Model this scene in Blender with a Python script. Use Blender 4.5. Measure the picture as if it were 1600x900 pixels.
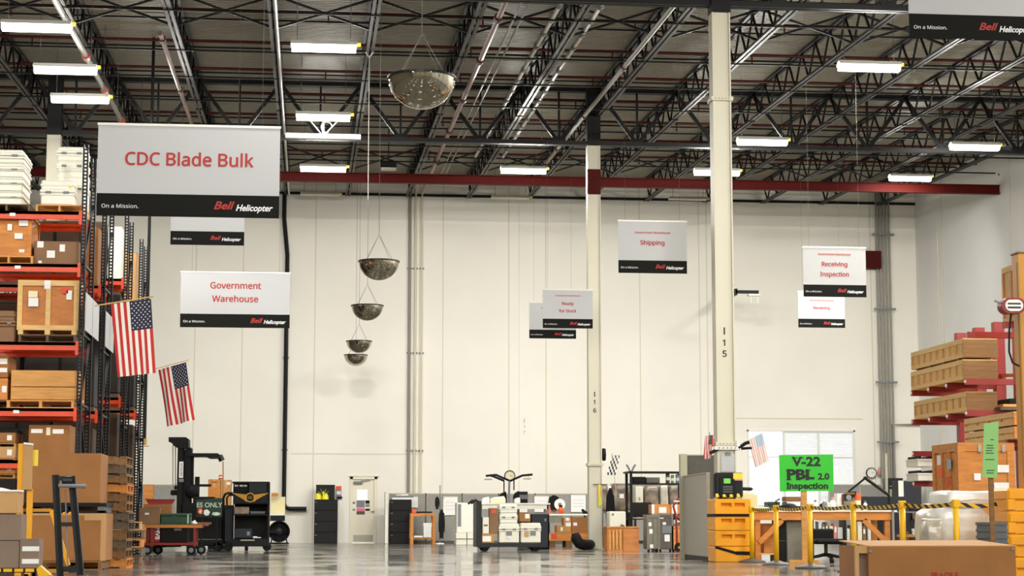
import bpy, math, random
from mathutils import Vector, Matrix, noise
random.seed(7)
S = bpy.context.scene
COL = S.collection
for _o in list(bpy.data.objects): bpy.data.objects.remove(_o)

# ---------------------------------------------------------------- camera
FPX = 3000.0; CAM_H = 0.67
TH = math.atan(366 / FPX); PS = math.atan(320 * math.cos(TH) / FPX)
cam_d = bpy.data.cameras.new('camera'); cam_d.sensor_width = 36; cam_d.lens = FPX / 1600 * 36
cam_d.clip_end = 300; cam_d.clip_start = .1
cam = bpy.data.objects.new('camera', cam_d); COL.objects.link(cam)
cam.location = (0, 0, CAM_H); cam.rotation_euler = (math.pi / 2 + TH, 0, -PS)
S.camera = cam
_fw = Vector((math.sin(PS) * math.cos(TH), math.cos(PS) * math.cos(TH), math.sin(TH)))
_rt = Vector((math.cos(PS), -math.sin(PS), 0)); _up = _rt.cross(_fw)
def at(px, py, d):
    """world point seen at a pixel of the photograph on the plane Y = d (metres from the photographer)"""
    v = _fw * FPX + _rt * (px - 800) + _up * (450 - py); t = d / v.y
    return Vector((v.x * t, d, v.z * t + CAM_H))
# ---------------------------------------------------------------- world, exposure
W = bpy.data.worlds.new('world'); S.world = W; W.use_nodes = True
W.node_tree.nodes['Background'].inputs[0].default_value = (.93, .96, 1, 1)
W.node_tree.nodes['Background'].inputs[1].default_value = 1.5
S.view_settings.view_transform = 'Standard'; S.view_settings.look = 'None'
S.view_settings.exposure = -0.15; S.view_settings.gamma = 1; S.view_settings.use_curve_mapping = False
LAMP_W = 560.0; LAMP_UP = 26.0
LAMP_COL = (1.0, .988, .945)

# ---------------------------------------------------------------- materials
def lin(h):
    if not isinstance(h, str): return h
    r = [int(h[i:i + 2], 16) / 255 for i in (0, 2, 4)]
    return tuple(c / 12.92 if c <= .04045 else ((c + .055) / 1.055) ** 2.4 for c in r)
MATS = {}
def mat(name, col, rough=.6, metal=0, var=.0, scale=4, stretch=(1, 1, 1), bump=0, bscale=None, col2=None, emit=0, spec=.5, rvar=0, coords='Object'):
    m = bpy.data.materials.new(name); m.use_nodes = True; nt = m.node_tree; b = nt.nodes['Principled BSDF']
    c = lin(col); b.inputs['Base Color'].default_value = (*c, 1)
    b.inputs['Roughness'].default_value = rough; b.inputs['Metallic'].default_value = metal
    b.inputs['Specular IOR Level'].default_value = spec
    if emit:
        b.inputs['Emission Color'].default_value = (*c, 1); b.inputs['Emission Strength'].default_value = emit
    if var or bump or col2 or rvar:
        tc = nt.nodes.new('ShaderNodeTexCoord'); mp = nt.nodes.new('ShaderNodeMapping')
        mp.inputs['Scale'].default_value = stretch
        nt.links.new(tc.outputs[coords], mp.inputs[0])
        n = nt.nodes.new('ShaderNodeTexNoise'); n.inputs['Scale'].default_value = scale; n.inputs['Detail'].default_value = 5
        nt.links.new(mp.outputs[0], n.inputs['Vector'])
        if var or col2:
            c2 = lin(col2) if col2 else tuple(x * (1 - var) for x in c)
            r = nt.nodes.new('ShaderNodeValToRGB')
            r.color_ramp.elements[0].position = .35; r.color_ramp.elements[1].position = .68
            r.color_ramp.elements[0].color = (*c2, 1); r.color_ramp.elements[1].color = (*c, 1)
            nt.links.new(n.outputs['Fac'], r.inputs[0]); nt.links.new(r.outputs[0], b.inputs['Base Color'])
        if rvar:
            mr = nt.nodes.new('ShaderNodeMapRange'); mr.inputs[1].default_value = .3; mr.inputs[2].default_value = .7
            mr.inputs[3].default_value = rough - rvar; mr.inputs[4].default_value = rough + rvar
            nt.links.new(n.outputs['Fac'], mr.inputs[0]); nt.links.new(mr.outputs[0], b.inputs['Roughness'])
        if bump:
            n2 = nt.nodes.new('ShaderNodeTexNoise'); n2.inputs['Scale'].default_value = bscale or scale * 3
            nt.links.new(mp.outputs[0], n2.inputs['Vector'])
            bp = nt.nodes.new('ShaderNodeBump'); bp.inputs['Strength'].default_value = bump; bp.inputs['Distance'].default_value = .02
            nt.links.new(n2.outputs['Fac'], bp.inputs['Height']); nt.links.new(bp.outputs[0], b.inputs['Normal'])
    MATS[name] = m; return m
M = MATS
mat('wall_paint', 'F0EBDE', .75, var=.05, scale=.5, bump=.05, bscale=6)
mat('wall_paint_right', 'F3F2EE', .75, var=.05, scale=.5, bump=.05, bscale=6)
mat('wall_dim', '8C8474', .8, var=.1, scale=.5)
mat('joint', 'D8D0BA', .8)
mat('concrete', '76726A', .13, var=.3, scale=.9, rvar=.08, bump=.05, bscale=1.4, stretch=(1, .45, 1), spec=.85)
mat('floor_line', 'C9C6BA', .35)
mat('deck', '89826F', .45, var=.12, scale=2, metal=.15)
mat('steel_black', '0E0D0C', .5, spec=.3, var=.15, scale=6)
mat('steel_chord_lit', '2A2824', .5, metal=.1, var=.3, scale=5)  # black paint greyed to carry lamp light on the bottom chords
mat('pipe_red', '4E1610', .5, spec=.25, var=.2, scale=3)
mat('pipe_orange', 'D8532B', .4)
mat('pipe_brown', '80564A', .4, var=.3, scale=2)
mat('pipe_white', 'CFCBC0', .4)
mat('pipe_grey', '8C887E', .5, metal=.2)
mat('beam_red', '541009', .6, spec=.12, var=.1, scale=2)
mat('band_red', '480D08', .6, spec=.12)
mat('column_paint', 'D3CDB8', .5, var=.03, scale=2)
mat('black_paint', '0B0B0A', .5, spec=.25)
mat('black_soft', '121211', .75, spec=.25, var=.2, scale=8)
mat('black_rubber', '111110', .7, spec=.25)
mat('lamp_tube', 'FFF6E2', .5, emit=9)
mat('lamp_off', 'D6D0BE', .5)
mat('white_metal', 'E4E2DA', .4)
mat('mirror', 'B2AD9D', .03, metal=1)
mat('wire', '57544C', .6)
mat('chrome', 'C8C8C6', .2, metal=1)
mat('banner_white', 'BABABA', .6)
mat('banner_black', '161613', .7, spec=.12)
mat('print_red', 'A8231A', .6)
mat('print_pale', 'C25A45', .6)
mat('print_white', 'F2F2F2', .6)
mat('print_black', '1C1C1A', .6)
mat('rack_black', '15171B', .5, spec=.28, var=.2, scale=8)
mat('rack_orange', 'E0481A', .4, var=.12, scale=5)
mat('rack_red', '8E1E15', .45, var=.15, scale=5)
mat('cardboard', 'A06C3A', .85, var=.14, scale=3, bump=.05)
mat('cardboard_dark', '8D6A4C', .85, var=.15, scale=3)
mat('cardboard_light', 'C69A64', .85, var=.12, scale=3)
mat('cardboard_grey', '8A7564', .85, var=.12, scale=3)
mat('wood_pine', 'DDA055', .65, var=.22, scale=3, stretch=(1, 5, 8), bump=.08)
mat('wood_pale', 'E6BC78', .65, var=.15, scale=3, stretch=(1, 5, 8))
mat('wood_orange', 'D98A3A', .6, var=.25, scale=3, stretch=(1, 4, 6))
mat('plywood', 'CC7F3C', .6, var=.3, scale=3.5, stretch=(1, 1, 2.5))
mat('wood_grey', '6F5C45', .8, var=.35, scale=3, stretch=(1, 5, 8))
mat('wood_brown', '8A6236', .75, var=.3, scale=3, stretch=(1, 5, 8))
mat('plastic_white', 'EDEADB', .5, var=.04, scale=5)
mat('plastic_white2', 'E8E4D2', .5)
mat('plastic_grey', '5C5F60', .5)
mat('wrap_white', 'E8E6DF', .22, var=.12, scale=4, bump=.35, bscale=5, spec=.8)
mat('wrap_brown', '9E8A74', .25, var=.45, scale=5, col2='62564A', bump=.3, bscale=6, spec=.8)
mat('wrap_clear', 'CFC6B2', .2, var=.3, scale=5, bump=.4, bscale=7, spec=.8)
mat('yellow', 'F0A90F', .4, var=.08, scale=4)
mat('yellow_safety', 'F2B705', .4, var=.06, scale=4)
mat('yellow_protector', 'F5A414', .38, var=.08, scale=3)
mat('yellow_dark', 'C98A16', .5, var=.1, scale=3)
mat('green_sign', '2EC42A', .5)
mat('green_board', '8BC070', .6)
mat('green_box', '234A33', .5, var=.15, scale=5)
mat('green_dark', '16301F', .5)
mat('flag_red', 'C62B27', .75)
mat('flag_white', 'F0EAE0', .75)
mat('flag_white_backlit', 'DEDBD4', .7)  # flag white toned for cloth seen against the window light
mat('flag_blue', '23253F', .75)
mat('flag_blue_pale', '9DB3C6', .7)  # flag blue paled for backlight; also the can and sticker colour
mat('flag_red_backlit', 'DBA69D', .7)  # backlight from the window painted into the flag red
mat('dark_load', '2E2823', .8, var=.3, scale=3)  # dark tone for the shaded gaps behind the front rack
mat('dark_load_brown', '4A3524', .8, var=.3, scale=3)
mat('paper', 'EFEDE8', .7)
mat('paper_cream', 'EFE3BE', .7)
mat('paper_teal', 'B5CDB6', .7)
mat('sticker_red', 'E0492F', .6)
mat('sticker_orange', 'F0602A', .6)
mat('sticker_yellow', 'F2D440', .6)
mat('sticker_pink', 'D98F8F', .6)
mat('tape_tan', 'C9A070', .5)
mat('partition_grey', '97938C', .85, var=.1, scale=14)
mat('partition_dark', '5A574F', .85, var=.15, scale=20)
mat('partition_beige', 'B9B2A2', .85, var=.14, scale=30)
mat('trim_beige', 'AEAA90', .5)
mat('door_paint', 'E6DFC8', .5, var=.04, scale=3)
mat('dark_blue', '141824', .55, var=.15, scale=5)
mat('navy', '262C45', .7)
mat('monitor', '08090B', .2)
mat('screen_green', '6FBF4A', .4, emit=.3)
mat('grey_case', '7C7666', .5, var=.2, scale=5)
mat('grey_case_dark', '5B544A', .55, var=.2, scale=5)
mat('red_paint', '8B2219', .45, var=.15, scale=4)
mat('red_bin', '9A1F1C', .4)
mat('gold', 'B98A35', .35, metal=.6)
mat('brass', 'C79A4A', .4)
mat('tan_wall', 'E6D9A6', .7)
mat('clock_face', 'EADFBC', .5)
mat('hat_yellow', 'F2E33A', .4)
mat('hivis', 'D9E63A', .6)
mat('blind', 'E9EAE8', .6)
mat('photo_grey', '7A7C80', .6)
mat('photo_pink', 'D8718A', .6)
mat('photo_brown', '5A4438', .6)
mat('kraft', 'C08C52', .8, var=.1, scale=5)
mat('stretcher_steel', '1D2021', .4, metal=.3)
g = mat('glass', 'FFFFFF', .02)
_nt = g.node_tree; _b = _nt.nodes['Principled BSDF']; _tr = _nt.nodes.new('ShaderNodeBsdfTransparent'); _mx = _nt.nodes.new('ShaderNodeMixShader')
_mx.inputs[0].default_value = .12; _nt.links.new(_tr.outputs[0], _mx.inputs[1]); _nt.links.new(_b.outputs[0], _mx.inputs[2])
_nt.links.new(_mx.outputs[0], _nt.nodes['Material Output'].inputs[0])

# ---------------------------------------------------------------- mesh builder
class MB:
    def __init__(s): s.v = []; s.f = []; s.m = []; s.smooth = False
    def _add(s, vs, fs, mi=0):
        o = len(s.v); s.v += [tuple(v) for v in vs]; s.f += [tuple(i + o for i in f) for f in fs]; s.m += [mi] * len(fs); return s
    def box(s, c, d, mi=0, rot=None, bev=0):
        hx, hy, hz = d[0] / 2, d[1] / 2, d[2] / 2; c = Vector(c); h = (hx, hy, hz)
        if not bev:
            vs = [Vector((x * hx, y * hy, z * hz)) for z in (-1, 1) for y in (-1, 1) for x in (-1, 1)]
            fs = [(0, 2, 3, 1), (4, 5, 7, 6), (0, 1, 5, 4), (2, 6, 7, 3), (0, 4, 6, 2), (1, 3, 7, 5)]
        else:
            bev = min(bev, min(h) * .9); idx = {}; vs = []; fs = []
            for sx in (-1, 1):
                for sy in (-1, 1):
                    for sz in (-1, 1):
                        for a in range(3):
                            sg = (sx, sy, sz); idx[sg, a] = len(vs)
                            vs.append(Vector([sg[k] * (h[k] - (0 if k == a else bev)) for k in range(3)]))
            for a in range(3):
                b1, b2 = (a + 1) % 3, (a + 2) % 3
                for sg in (-1, 1):
                    q = []
                    for u, w in ((-1, -1), (1, -1), (1, 1), (-1, 1)):
                        k = [0, 0, 0]; k[a] = sg; k[b1] = u; k[b2] = w; q.append(idx[tuple(k), a])
                    fs.append(q)
                for s1 in (-1, 1):
                    for s2 in (-1, 1):
                        k0 = [0, 0, 0]; k0[b1] = s1; k0[b2] = s2; k0[a] = -1; k1 = list(k0); k1[a] = 1
                        fs.append([idx[tuple(k0), b1], idx[tuple(k1), b1], idx[tuple(k1), b2], idx[tuple(k0), b2]])
            for sx in (-1, 1):
                for sy in (-1, 1):
                    for sz in (-1, 1): fs.append([idx[(sx, sy, sz), a] for a in range(3)])
            g = []
            for f in fs:
                p = [vs[i] for i in f]; n = (p[1] - p[0]).cross(p[2] - p[0]); cc = sum(p, Vector()) / len(p)
                g.append(f if n.dot(cc) > 0 else f[::-1])
            fs = g
        if rot is not None: vs = [rot @ v for v in vs]
        return s._add([v + c for v in vs], fs, mi)
    def span(s, a, b, mi=0, bev=0):
        a = Vector(a); b = Vector(b)
        return s.box((a + b) / 2, [abs(x) for x in (b - a)], mi, bev=bev)
    def bar(s, p0, p1, w, h=None, mi=0, upv=(0, 0, 1)):
        p0 = Vector(p0); p1 = Vector(p1); h = h or w; t = (p1 - p0); L = t.length; t.normalize()
        u = Vector(upv)
        if abs(t.dot(u)) > .98: u = Vector((0, 1, 0))
        r = t.cross(u).normalized(); u = r.cross(t)
        R = Matrix((r, t, u)).transposed()
        return s.box((p0 + p1) / 2, (w, L, h), mi, rot=R)
    def tube(s, pts, r, n=8, mi=0, cap=True):
        pts = [Vector(p) for p in pts]; rings = []; N = len(pts); rs = r if isinstance(r, (list, tuple)) else [r] * N
        ref = None
        for i in range(N):
            t = (pts[min(i + 1, N - 1)] - pts[max(i - 1, 0)]).normalized()
            if ref is None: ref = (Vector((0, 0, 1)) if abs(t.z) < .9 else Vector((1, 0, 0))).cross(t)
            a = (ref - t * ref.dot(t)).normalized(); b = t.cross(a).normalized(); ref = a
            rings.append([pts[i] + (a * math.cos(2 * math.pi * k / n) + b * math.sin(2 * math.pi * k / n)) * rs[i] for k in range(n)])
        vs = [v for q in rings for v in q]; fs = []
        for i in range(N - 1):
            for k in range(n): fs.append((i * n + k, i * n + (k + 1) % n, (i + 1) * n + (k + 1) % n, (i + 1) * n + k))
        if cap: fs += [tuple(range(n))[::-1], tuple((N - 1) * n + k for k in range(n))]
        return s._add(vs, fs, mi)
    def lathe(s, prof, n=20, mi=0, c=(0, 0, 0), axis='z', ang=2 * math.pi):
        vs = []; fs = []; N = len(prof); c = Vector(c)
        for k in range(n):
            a = 2 * math.pi * k / n
            for r, z in prof:
                p = Vector((r * math.cos(a), r * math.sin(a), z))
                if axis == 'y': p = Vector((p.x, p.z, p.y))
                if axis == 'x': p = Vector((p.z, p.x, p.y))
                vs.append(p + c)
        for k in range(n):
            k2 = (k + 1) % n
            for i in range(N - 1):
                fs.append((k * N + i, k2 * N + i, k2 * N + i + 1, k * N + i + 1))
        return s._add(vs, fs, mi)
    def prism(s, poly, y0, y1, mi=0, plane='xz'):
        """outline in a plane, extruded along the remaining axis"""
        def P(a, b, t): return (a, t, b) if plane == 'xz' else ((t, a, b) if plane == 'yz' else (a, b, t))
        n = len(poly); vs = [P(a, b, y0) for a, b in poly] + [P(a, b, y1) for a, b in poly]
        fs = [tuple(range(n)), tuple(range(2 * n - 1, n - 1, -1))] + [(i, i + n, (i + 1) % n + n, (i + 1) % n) for i in range(n)]
        return s._add(vs, fs, mi)
    def quad(s, a, b, c, d, mi=0): return s._add([a, b, c, d], [(0, 1, 2, 3)], mi)
    def mesh(s, name, mats):
        me = bpy.data.meshes.new(name); me.from_pydata(s.v, [], s.f)
        for m in (mats if isinstance(mats, (list, tuple)) else [mats]): me.materials.append(M[m])
        if any(s.m): me.polygons.foreach_set('material_index', s.m)
        if s.smooth: me.polygons.foreach_set('use_smooth', [True] * len(me.polygons))
        me.update(); return me
def smooth(mb): mb.smooth = True; return mb
def mo(name, me, parent=None, loc=(0, 0, 0), rot=None):
    o = bpy.data.objects.new(name, me); COL.objects.link(o); o.location = loc
    if rot: o.rotation_euler = rot
    if parent: o.parent = parent
    return o
def part(root, name, mb, mats, label=None, loc=(0, 0, 0), rot=None):
    o = mo(name, mb.mesh(name, mats), root, loc, rot)
    if label: o['label'] = label
    return o
def tag(o, label, cat=None, group=None, kind=None):
    o['label'] = label
    if cat: o['category'] = cat
    if group: o['group'] = group
    if kind: o['kind'] = kind
    return o
def thing(name, label, cat, loc=(0, 0, 0), rz=0, group=None, kind=None):
    o = bpy.data.objects.new(name, None); COL.objects.link(o); o.empty_display_size = .1
    o.location = loc; o.rotation_euler = (0, 0, rz)
    return tag(o, label, cat, group, kind)
def single(name, mb, mats, label, cat, loc=(0, 0, 0), rz=0, group=None):
    o = mo(name, mb.mesh(name, mats), None, loc, (0, 0, rz)); return tag(o, label, cat, group)
def struct(name, mb, mats, label, loc=(0, 0, 0)):
    o = mo(name, mb.mesh(name, mats), None, loc); o['kind'] = 'structure'; o['label'] = label; return o
def copy_tree(o, parent=None):
    c = o.copy(); COL.objects.link(c); c.parent = parent
    for ch in list(o.children): copy_tree(ch, c)
    return c
def relabel(o, label, group=None):
    o['label'] = label
    if group: o['group'] = group
    return o
_tm = {}
try:
    import os
    FONT = bpy.data.fonts.load(os.path.join(bpy.utils.system_resource('DATAFILES'), 'fonts', 'NotoSansMath-Regular.woff2'))
except Exception:
    FONT = None   # Blender's built-in face
def text_mesh(txt, size, shear=0, bold=0, sx=1, align='CENTER', space=1, plain=False):
    k = (txt, size, shear, bold, sx, align, space, plain)
    if k in _tm: return _tm[k]
    cu = bpy.data.curves.new('lettering', 'FONT'); cu.body = txt
    if FONT and not plain and not bold: cu.font = FONT
    cu.size = size; cu.shear = shear; cu.offset = bold
    cu.align_x = align; cu.align_y = 'CENTER'; cu.space_character = space; cu.resolution_u = 4; cu.extrude = .0015
    o = bpy.data.objects.new('lettering', cu)
    me = bpy.data.meshes.new_from_object(o); bpy.data.objects.remove(o); bpy.data.curves.remove(cu)
    if sx != 1: me.transform(Matrix.Scale(sx, 4, (1, 0, 0)))
    _tm[k] = me; return me
def fatten(me, f):
    """heavier strokes: the glyph faces repeated with small shifts"""
    vs = [v.co.copy() for v in me.vertices]; fs = [tuple(q.vertices) for q in me.polygons]; V = []; F_ = []
    for i, (dx, dy) in enumerate(((0, 0), (f, 0), (-f, 0), (0, f), (0, -f))):
        o = len(V); V += [(v.x + dx, v.y + dy, v.z + .0003 * i) for v in vs]; F_ += [tuple(j + o for j in q) for q in fs]
    m2 = bpy.data.meshes.new('lettering'); m2.from_pydata(V, [], F_); return m2
def text(root, txt, size, loc, m, name='lettering', rot=(math.pi / 2, 0, 0), fat=0, **kw):
    me = text_mesh(txt, size, **kw).copy()
    if fat: me = fatten(me, fat)
    me.materials.clear(); me.materials.append(M[m])
    return mo(name, me, root, loc, rot)
def text_fit(root, txt, x0, x1, z, h, m, y=-.006, name='lettering', **kw):
    """lettering stretched to run from x0 to x1, h = letter size"""
    me = text_mesh(txt, h, **kw).copy(); xs = [v.co.x for v in me.vertices]; s = (x1 - x0) / (max(xs) - min(xs))
    me.transform(Matrix.Scale(s, 4, (1, 0, 0))); off = x0 - min(xs) * s
    me.materials.clear(); me.materials.append(M[m]); return mo(name, me, root, (off, y, z), (math.pi / 2, 0, 0))
def B(name, label, cat, x0, y0, x1, y1, d, dep, z0=None, group=None):
    """a thing whose front fills the pixel rectangle at distance d; returns root, w, h, dep (local base-centred frame, front at -dep/2)"""
    ym = (y0 + y1) / 2; a = at(x0, ym, d); b = at(x1, ym, d); t = at((x0 + x1) / 2, y0, d).z; bt = at((x0 + x1) / 2, y1, d).z if z0 is None else z0
    r = thing(name, label, cat, ((a.x + b.x) / 2, d + dep / 2, bt), group=group)
    return r, b.x - a.x, t - bt, dep
def paper(root, x, z, w, h, y, m='paper', name='paper_label', ry=0):
    return part(root, name, MB().box((0, 0, 0), (w, .004, h)), m, loc=(x, y - .003, z), rot=(0, ry, 0))
# ================================================================= the building
DW = 63.0; XR = 20.5; XL = -24.0; YB = -14.0
MS = .034
def deck(y): return 12.17 + MS * (y - DW)
# floor
struct('floor', MB().box(((XL + XR) / 2, (DW + YB) / 2, -.15), (XR - XL, DW - YB, .3)), 'concrete', 'polished grey concrete warehouse floor')
fo = bpy.data.objects['floor']
for a, b in (((3.4, 33.0), (9.6, 33.9)), ((5.6, 42.4), (8.6, 41.2))):
    d_ = Vector((b[0] - a[0], b[1] - a[1], 0)); n_ = Vector((-d_.y, d_.x, 0)).normalized() * .05
    A_ = Vector((*a, .002)); B_ = Vector((*b, .002))
    part(fo, 'painted_line', MB().prism([(A_.x - n_.x, A_.y - n_.y), (B_.x - n_.x, B_.y - n_.y), (B_.x + n_.x, B_.y + n_.y), (A_.x + n_.x, A_.y + n_.y)], .0, .003, plane='xy'), 'floor_line')
# corrugated roof deck, ribs across the room
mb = MB(); y = YB; prof = []
while y < DW:
    z = deck(y); prof += [(y, z), (y + .06, z), (y + .075, z - .038), (y + .135, z - .038), (y + .15, z)]; y += .15
prof.append((DW + .2, deck(DW)))
vs = []
for yy, zz in prof: vs += [(XL, yy, zz), (XR + .1, yy, zz)]
mb._add(vs, [(2 * i, 2 * i + 1, 2 * i + 3, 2 * i + 2) for i in range(len(prof) - 1)])
y0_, y1_ = YB, DW + .2
mb._add([(XL, y0_, deck(y0_) + .3), (XR + .1, y0_, deck(y0_) + .3), (XR + .1, y1_, deck(y1_) + .3), (XL, y1_, deck(y1_) + .3)], [(0, 1, 2, 3)])
struct('ceiling', mb, 'deck', 'ribbed grey metal roof deck')
# back wall with openings for the window and the small pane of the door
WX0, WX1 = at(1168, 740, DW).x, at(1337, 740, DW).x; WZ1 = at(1250, 672, DW).z; WZ0 = at(1250, 790, DW).z
DX0, DX1 = at(546.5, 800, DW).x, at(589, 800, DW).x; DZ1 = at(567, 744.5, DW).z
mb = MB(); T = .3
def wallpiece(x0, x1, z0, z1): mb.span((x0, DW, z0), (x1, DW + T, z1))
top = deck(DW) + .3
wallpiece(XL, DX0, 0, top); wallpiece(DX0, DX1, DZ1, top); wallpiece(DX1, WX0, 0, top)
wallpiece(WX0, WX1, 0, WZ0); wallpiece(WX0, WX1, WZ1, top); wallpiece(WX1, XR + .3, 0, top)
wb = struct('wall_back', mb, 'wall_paint', 'tall cream tilt-up wall at the far end')
for px in (160, 305, 379, 492, 655, 692, 795, 853, 1000, 1093, 1105, 1362):
    X = at(px, 500, DW).x
    part(wb, 'panel_joint', MB().span((X - .018, DW - .006, .0), (X + .018, DW + .002, top - .1)), 'joint')
for (xa, ya, xb, yb) in ((455, 709, 660, 710), (1150, 653.5, 1348, 653.5)):
    a = at(xa, ya, DW); b = at(xb, yb, DW)
    part(wb, 'wall_seam', MB().span((a.x, DW - .01, a.z - .02), (b.x, DW + .002, a.z + .02)), 'joint')
mb = MB(); mb.span((XR, YB, 0), (XR + .3, DW + .3, deck(DW) + .3))
wr = struct('wall_right', mb, 'wall_paint_right', 'tall white side wall on the right')
for yy in (60.2, 54.0, 47.0, 40.0): part(wr, 'panel_joint', MB().span((XR - .006, yy - .02, 0), (XR + .002, yy + .02, deck(yy) - .1)), 'joint')
struct('wall_left', MB().span((XL - .3, YB, 0), (XL, DW + .3, deck(DW) + .3)), 'wall_dim', 'dull side wall on the left')
struct('wall_front', MB().span((XL - .3, YB - .3, 0), (XR + .3, YB, deck(YB) + .4)), 'wall_dim', 'dull wall at the near end of the hall')
# window: frame, mullions, glass panes, blinds
win = thing('window_1', 'wide bright window with lowered blinds in the back wall', None, ((WX0 + WX1) / 2, DW, WZ0), kind='structure')
ww = WX1 - WX0; wh = WZ1 - WZ0; fy = .12
for nm, a, b in (('window_frame', (-ww / 2, -.03, 0), (-ww / 2 + .06, fy + .06, wh)), ('window_frame', (ww / 2 - .06, -.03, 0), (ww / 2, fy + .06, wh)),
                 ('window_frame', (-ww / 2, -.03, wh - .05), (ww / 2, fy + .06, wh)), ('window_sill', (-ww / 2 - .05, -.08, -.05), (ww / 2 + .05, fy, .03))):
    part(win, nm, MB().span(a, b), 'white_metal')
xs = [-ww / 2 + .06, -ww / 2 + ww * .345, -ww / 2 + ww * .665, ww / 2 - .06]
for x in xs[1:3]: part(win, 'mullion', MB().span((x - .025, 0, 0), (x + .025, fy + .05, wh)), 'white_metal')
tz = wh * .64
for i in range(3):
    part(win, 'transom', MB().span((xs[i], .03, tz - .02), (xs[i + 1], fy + .03, tz + .02)), 'white_metal')
    for z0, z1 in ((0.03, tz), (tz, wh - .05)):
        part(win, 'pane', MB().span((xs[i] + .025, fy - .004, z0), (xs[i + 1] - .025, fy, z1)), 'glass')
    z = wh - .1; zl = tz + .05 if i == 0 else (.1 if i == 2 else tz - .5)
    if i:
        bl = part(win, 'blind_rail', MB().span((xs[i] + .03, .015, wh - .1), (xs[i + 1] - .03, .06, wh - .05)), 'blind')
        while z > zl:
            part(win, 'blind_slat', MB().box(((xs[i] + xs[i + 1]) / 2, .04, z), (xs[i + 1] - xs[i] - .08, .05, .004), rot=Matrix.Rotation(.9, 3, 'X')), 'blind'); z -= .06
# personnel door with a small pane
dr = thing('door_1', 'cream steel personnel door with posters taped to it', None, ((DX0 + DX1) / 2, DW, 0), kind='structure')
dw = DX1 - DX0; dh = DZ1
for a, b in (((-dw / 2, -.04, 0), (-dw / 2 + .09, .14, dh)), ((dw / 2 - .09, -.04, 0), (dw / 2, .14, dh)), ((-dw / 2, -.04, dh - .09), (dw / 2, .14, dh))):
    part(dr, 'door_frame', MB().span(a, b), 'door_paint')
part(dr, 'drip_cap', MB().span((-dw / 2 - .05, -.06, dh), (dw / 2 + .05, 0, dh + .025)), 'door_paint')
px0, px1 = at(558, 773, DW).x - dr.location.x, at(574, 773, DW).x - dr.location.x; pz0, pz1 = at(566, 781, DW).z, at(566, 765, DW).z
leaf = MB(); l0, l1 = -dw / 2 + .09, dw / 2 - .09
for a, b in (((l0, .02, .01), (px0, .07, dh - .09)), ((px1, .02, .01), (l1, .07, dh - .09)), ((px0, .02, .01), (px1, .07, pz0)), ((px0, .02, pz1), (px1, .07, dh - .09))): leaf.span(a, b)
lf = part(dr, 'door_leaf', leaf, 'door_paint')
part(lf, 'pane', MB().span((px0, .04, pz0), (px1, .045, pz1)), 'glass')
part(lf, 'vision_frame', MB().span((px0 - .02, .008, pz1), (px1 + .02, .022, pz1 + .02)).span((px0 - .02, .008, pz0 - .02), (px1 + .02, .022, pz0)).span((px0 - .02, .008, pz0), (px0, .022, pz1)).span((px1, .008, pz0), (px1 + .02, .022, pz1)), 'white_metal')
part(lf, 'kick_plate', MB().span((l0 + .03, .012, .05), (l1 - .03, .02, .26)), 'trim_beige')
part(dr, 'door_closer', MB().box((-.18, -.04, dh - .2), (.3, .08, .08), bev=.01).bar((-.1, -.08, dh - .15), (.22, -.03, dh - .12), .025), 'photo_grey')
hx = at(585, 799, DW).x - dr.location.x
part(dr, 'door_handle', MB().tube([(hx, .02, at(0, 799, DW).z), (hx, -.06, at(0, 799, DW).z), (hx - .12, -.06, at(0, 799, DW).z)], .016).lathe([(0, 0), (.035, 0), (.035, .02), (0, .02)], 12, c=(hx, .0, at(0, 799, DW).z), axis='y'), 'chrome')
for (xa, ya, xb, yb, m) in ((557, 781.5, 570, 793, 'photo_grey'), (571, 782, 577.5, 787, 'black_soft'), (571, 788, 577.5, 792, 'photo_grey'), (549, 784, 555, 787.5, 'photo_grey'), (549, 789, 555, 791, 'paper'),
                            (557, 794, 570, 799, 'photo_pink'), (557, 799, 570, 804, 'photo_brown'), (549, 795, 555, 798, 'photo_grey'), (571, 795, 578, 798, 'black_soft')):
    a = at(xa, yb, DW) - dr.location; b = at(xb, ya, DW) - dr.location
    part(lf, 'poster', MB().span((a.x, .014, a.z), (b.x, .019, b.z)), m)

# ---------------------------------------------------------------- columns
def column(px, d, label, zsplice, letters, band, ztop, zblack):
    X = at(px, 500, d).x; zt = ztop
    r = thing('steel_column', label, 'column', (X, d, 0), group='painted steel columns')
    w = .30
    part(r, 'shaft', MB().span((-w / 2 + .01, -w / 2 + .03, 0), (w / 2 - .01, w / 2 - .03, zblack)), 'column_paint')
    for sx in (-1, 1):
        part(r, 'flange', MB().span((sx * w / 2 - .012, -w / 2, 0), (sx * w / 2 + .012, w / 2, zblack)), 'column_paint')
    part(r, 'column_head', MB().span((-w / 2 - .02, -w / 2 - .01, zblack), (w / 2 + .02, w / 2 + .01, zt)), 'black_paint')
    for z in zsplice:
        sp = part(r, 'splice_plate', MB().span((-w / 2 - .045, -w / 2 - .03, z - .035), (w / 2 + .045, w / 2 + .03, z + .035)), 'column_paint')
        for k in range(5): part(sp, 'bolt', MB().lathe([(0, -.012), (.014, -.012), (.014, 0)], 6, axis='y', c=(-.12 + .06 * k, -w / 2 - .03, z)), 'trim_beige')
    part(r, 'base_plate', MB().span((-.22, -.22, 0), (.22, .22, .03)), 'column_paint')
    if band: part(r, 'painted_band', MB().span((-w / 2 - .016, -w / 2 - .004, band[0]), (w / 2 + .016, w / 2 + .004, band[1])), 'band_red')
    for t, z in letters: text(r, t, .175 if t == 'I' else .22, (-.01, -w / 2 + .026, z), 'print_black', plain=(t == 'I'), fat=.004)
    return r
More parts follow.
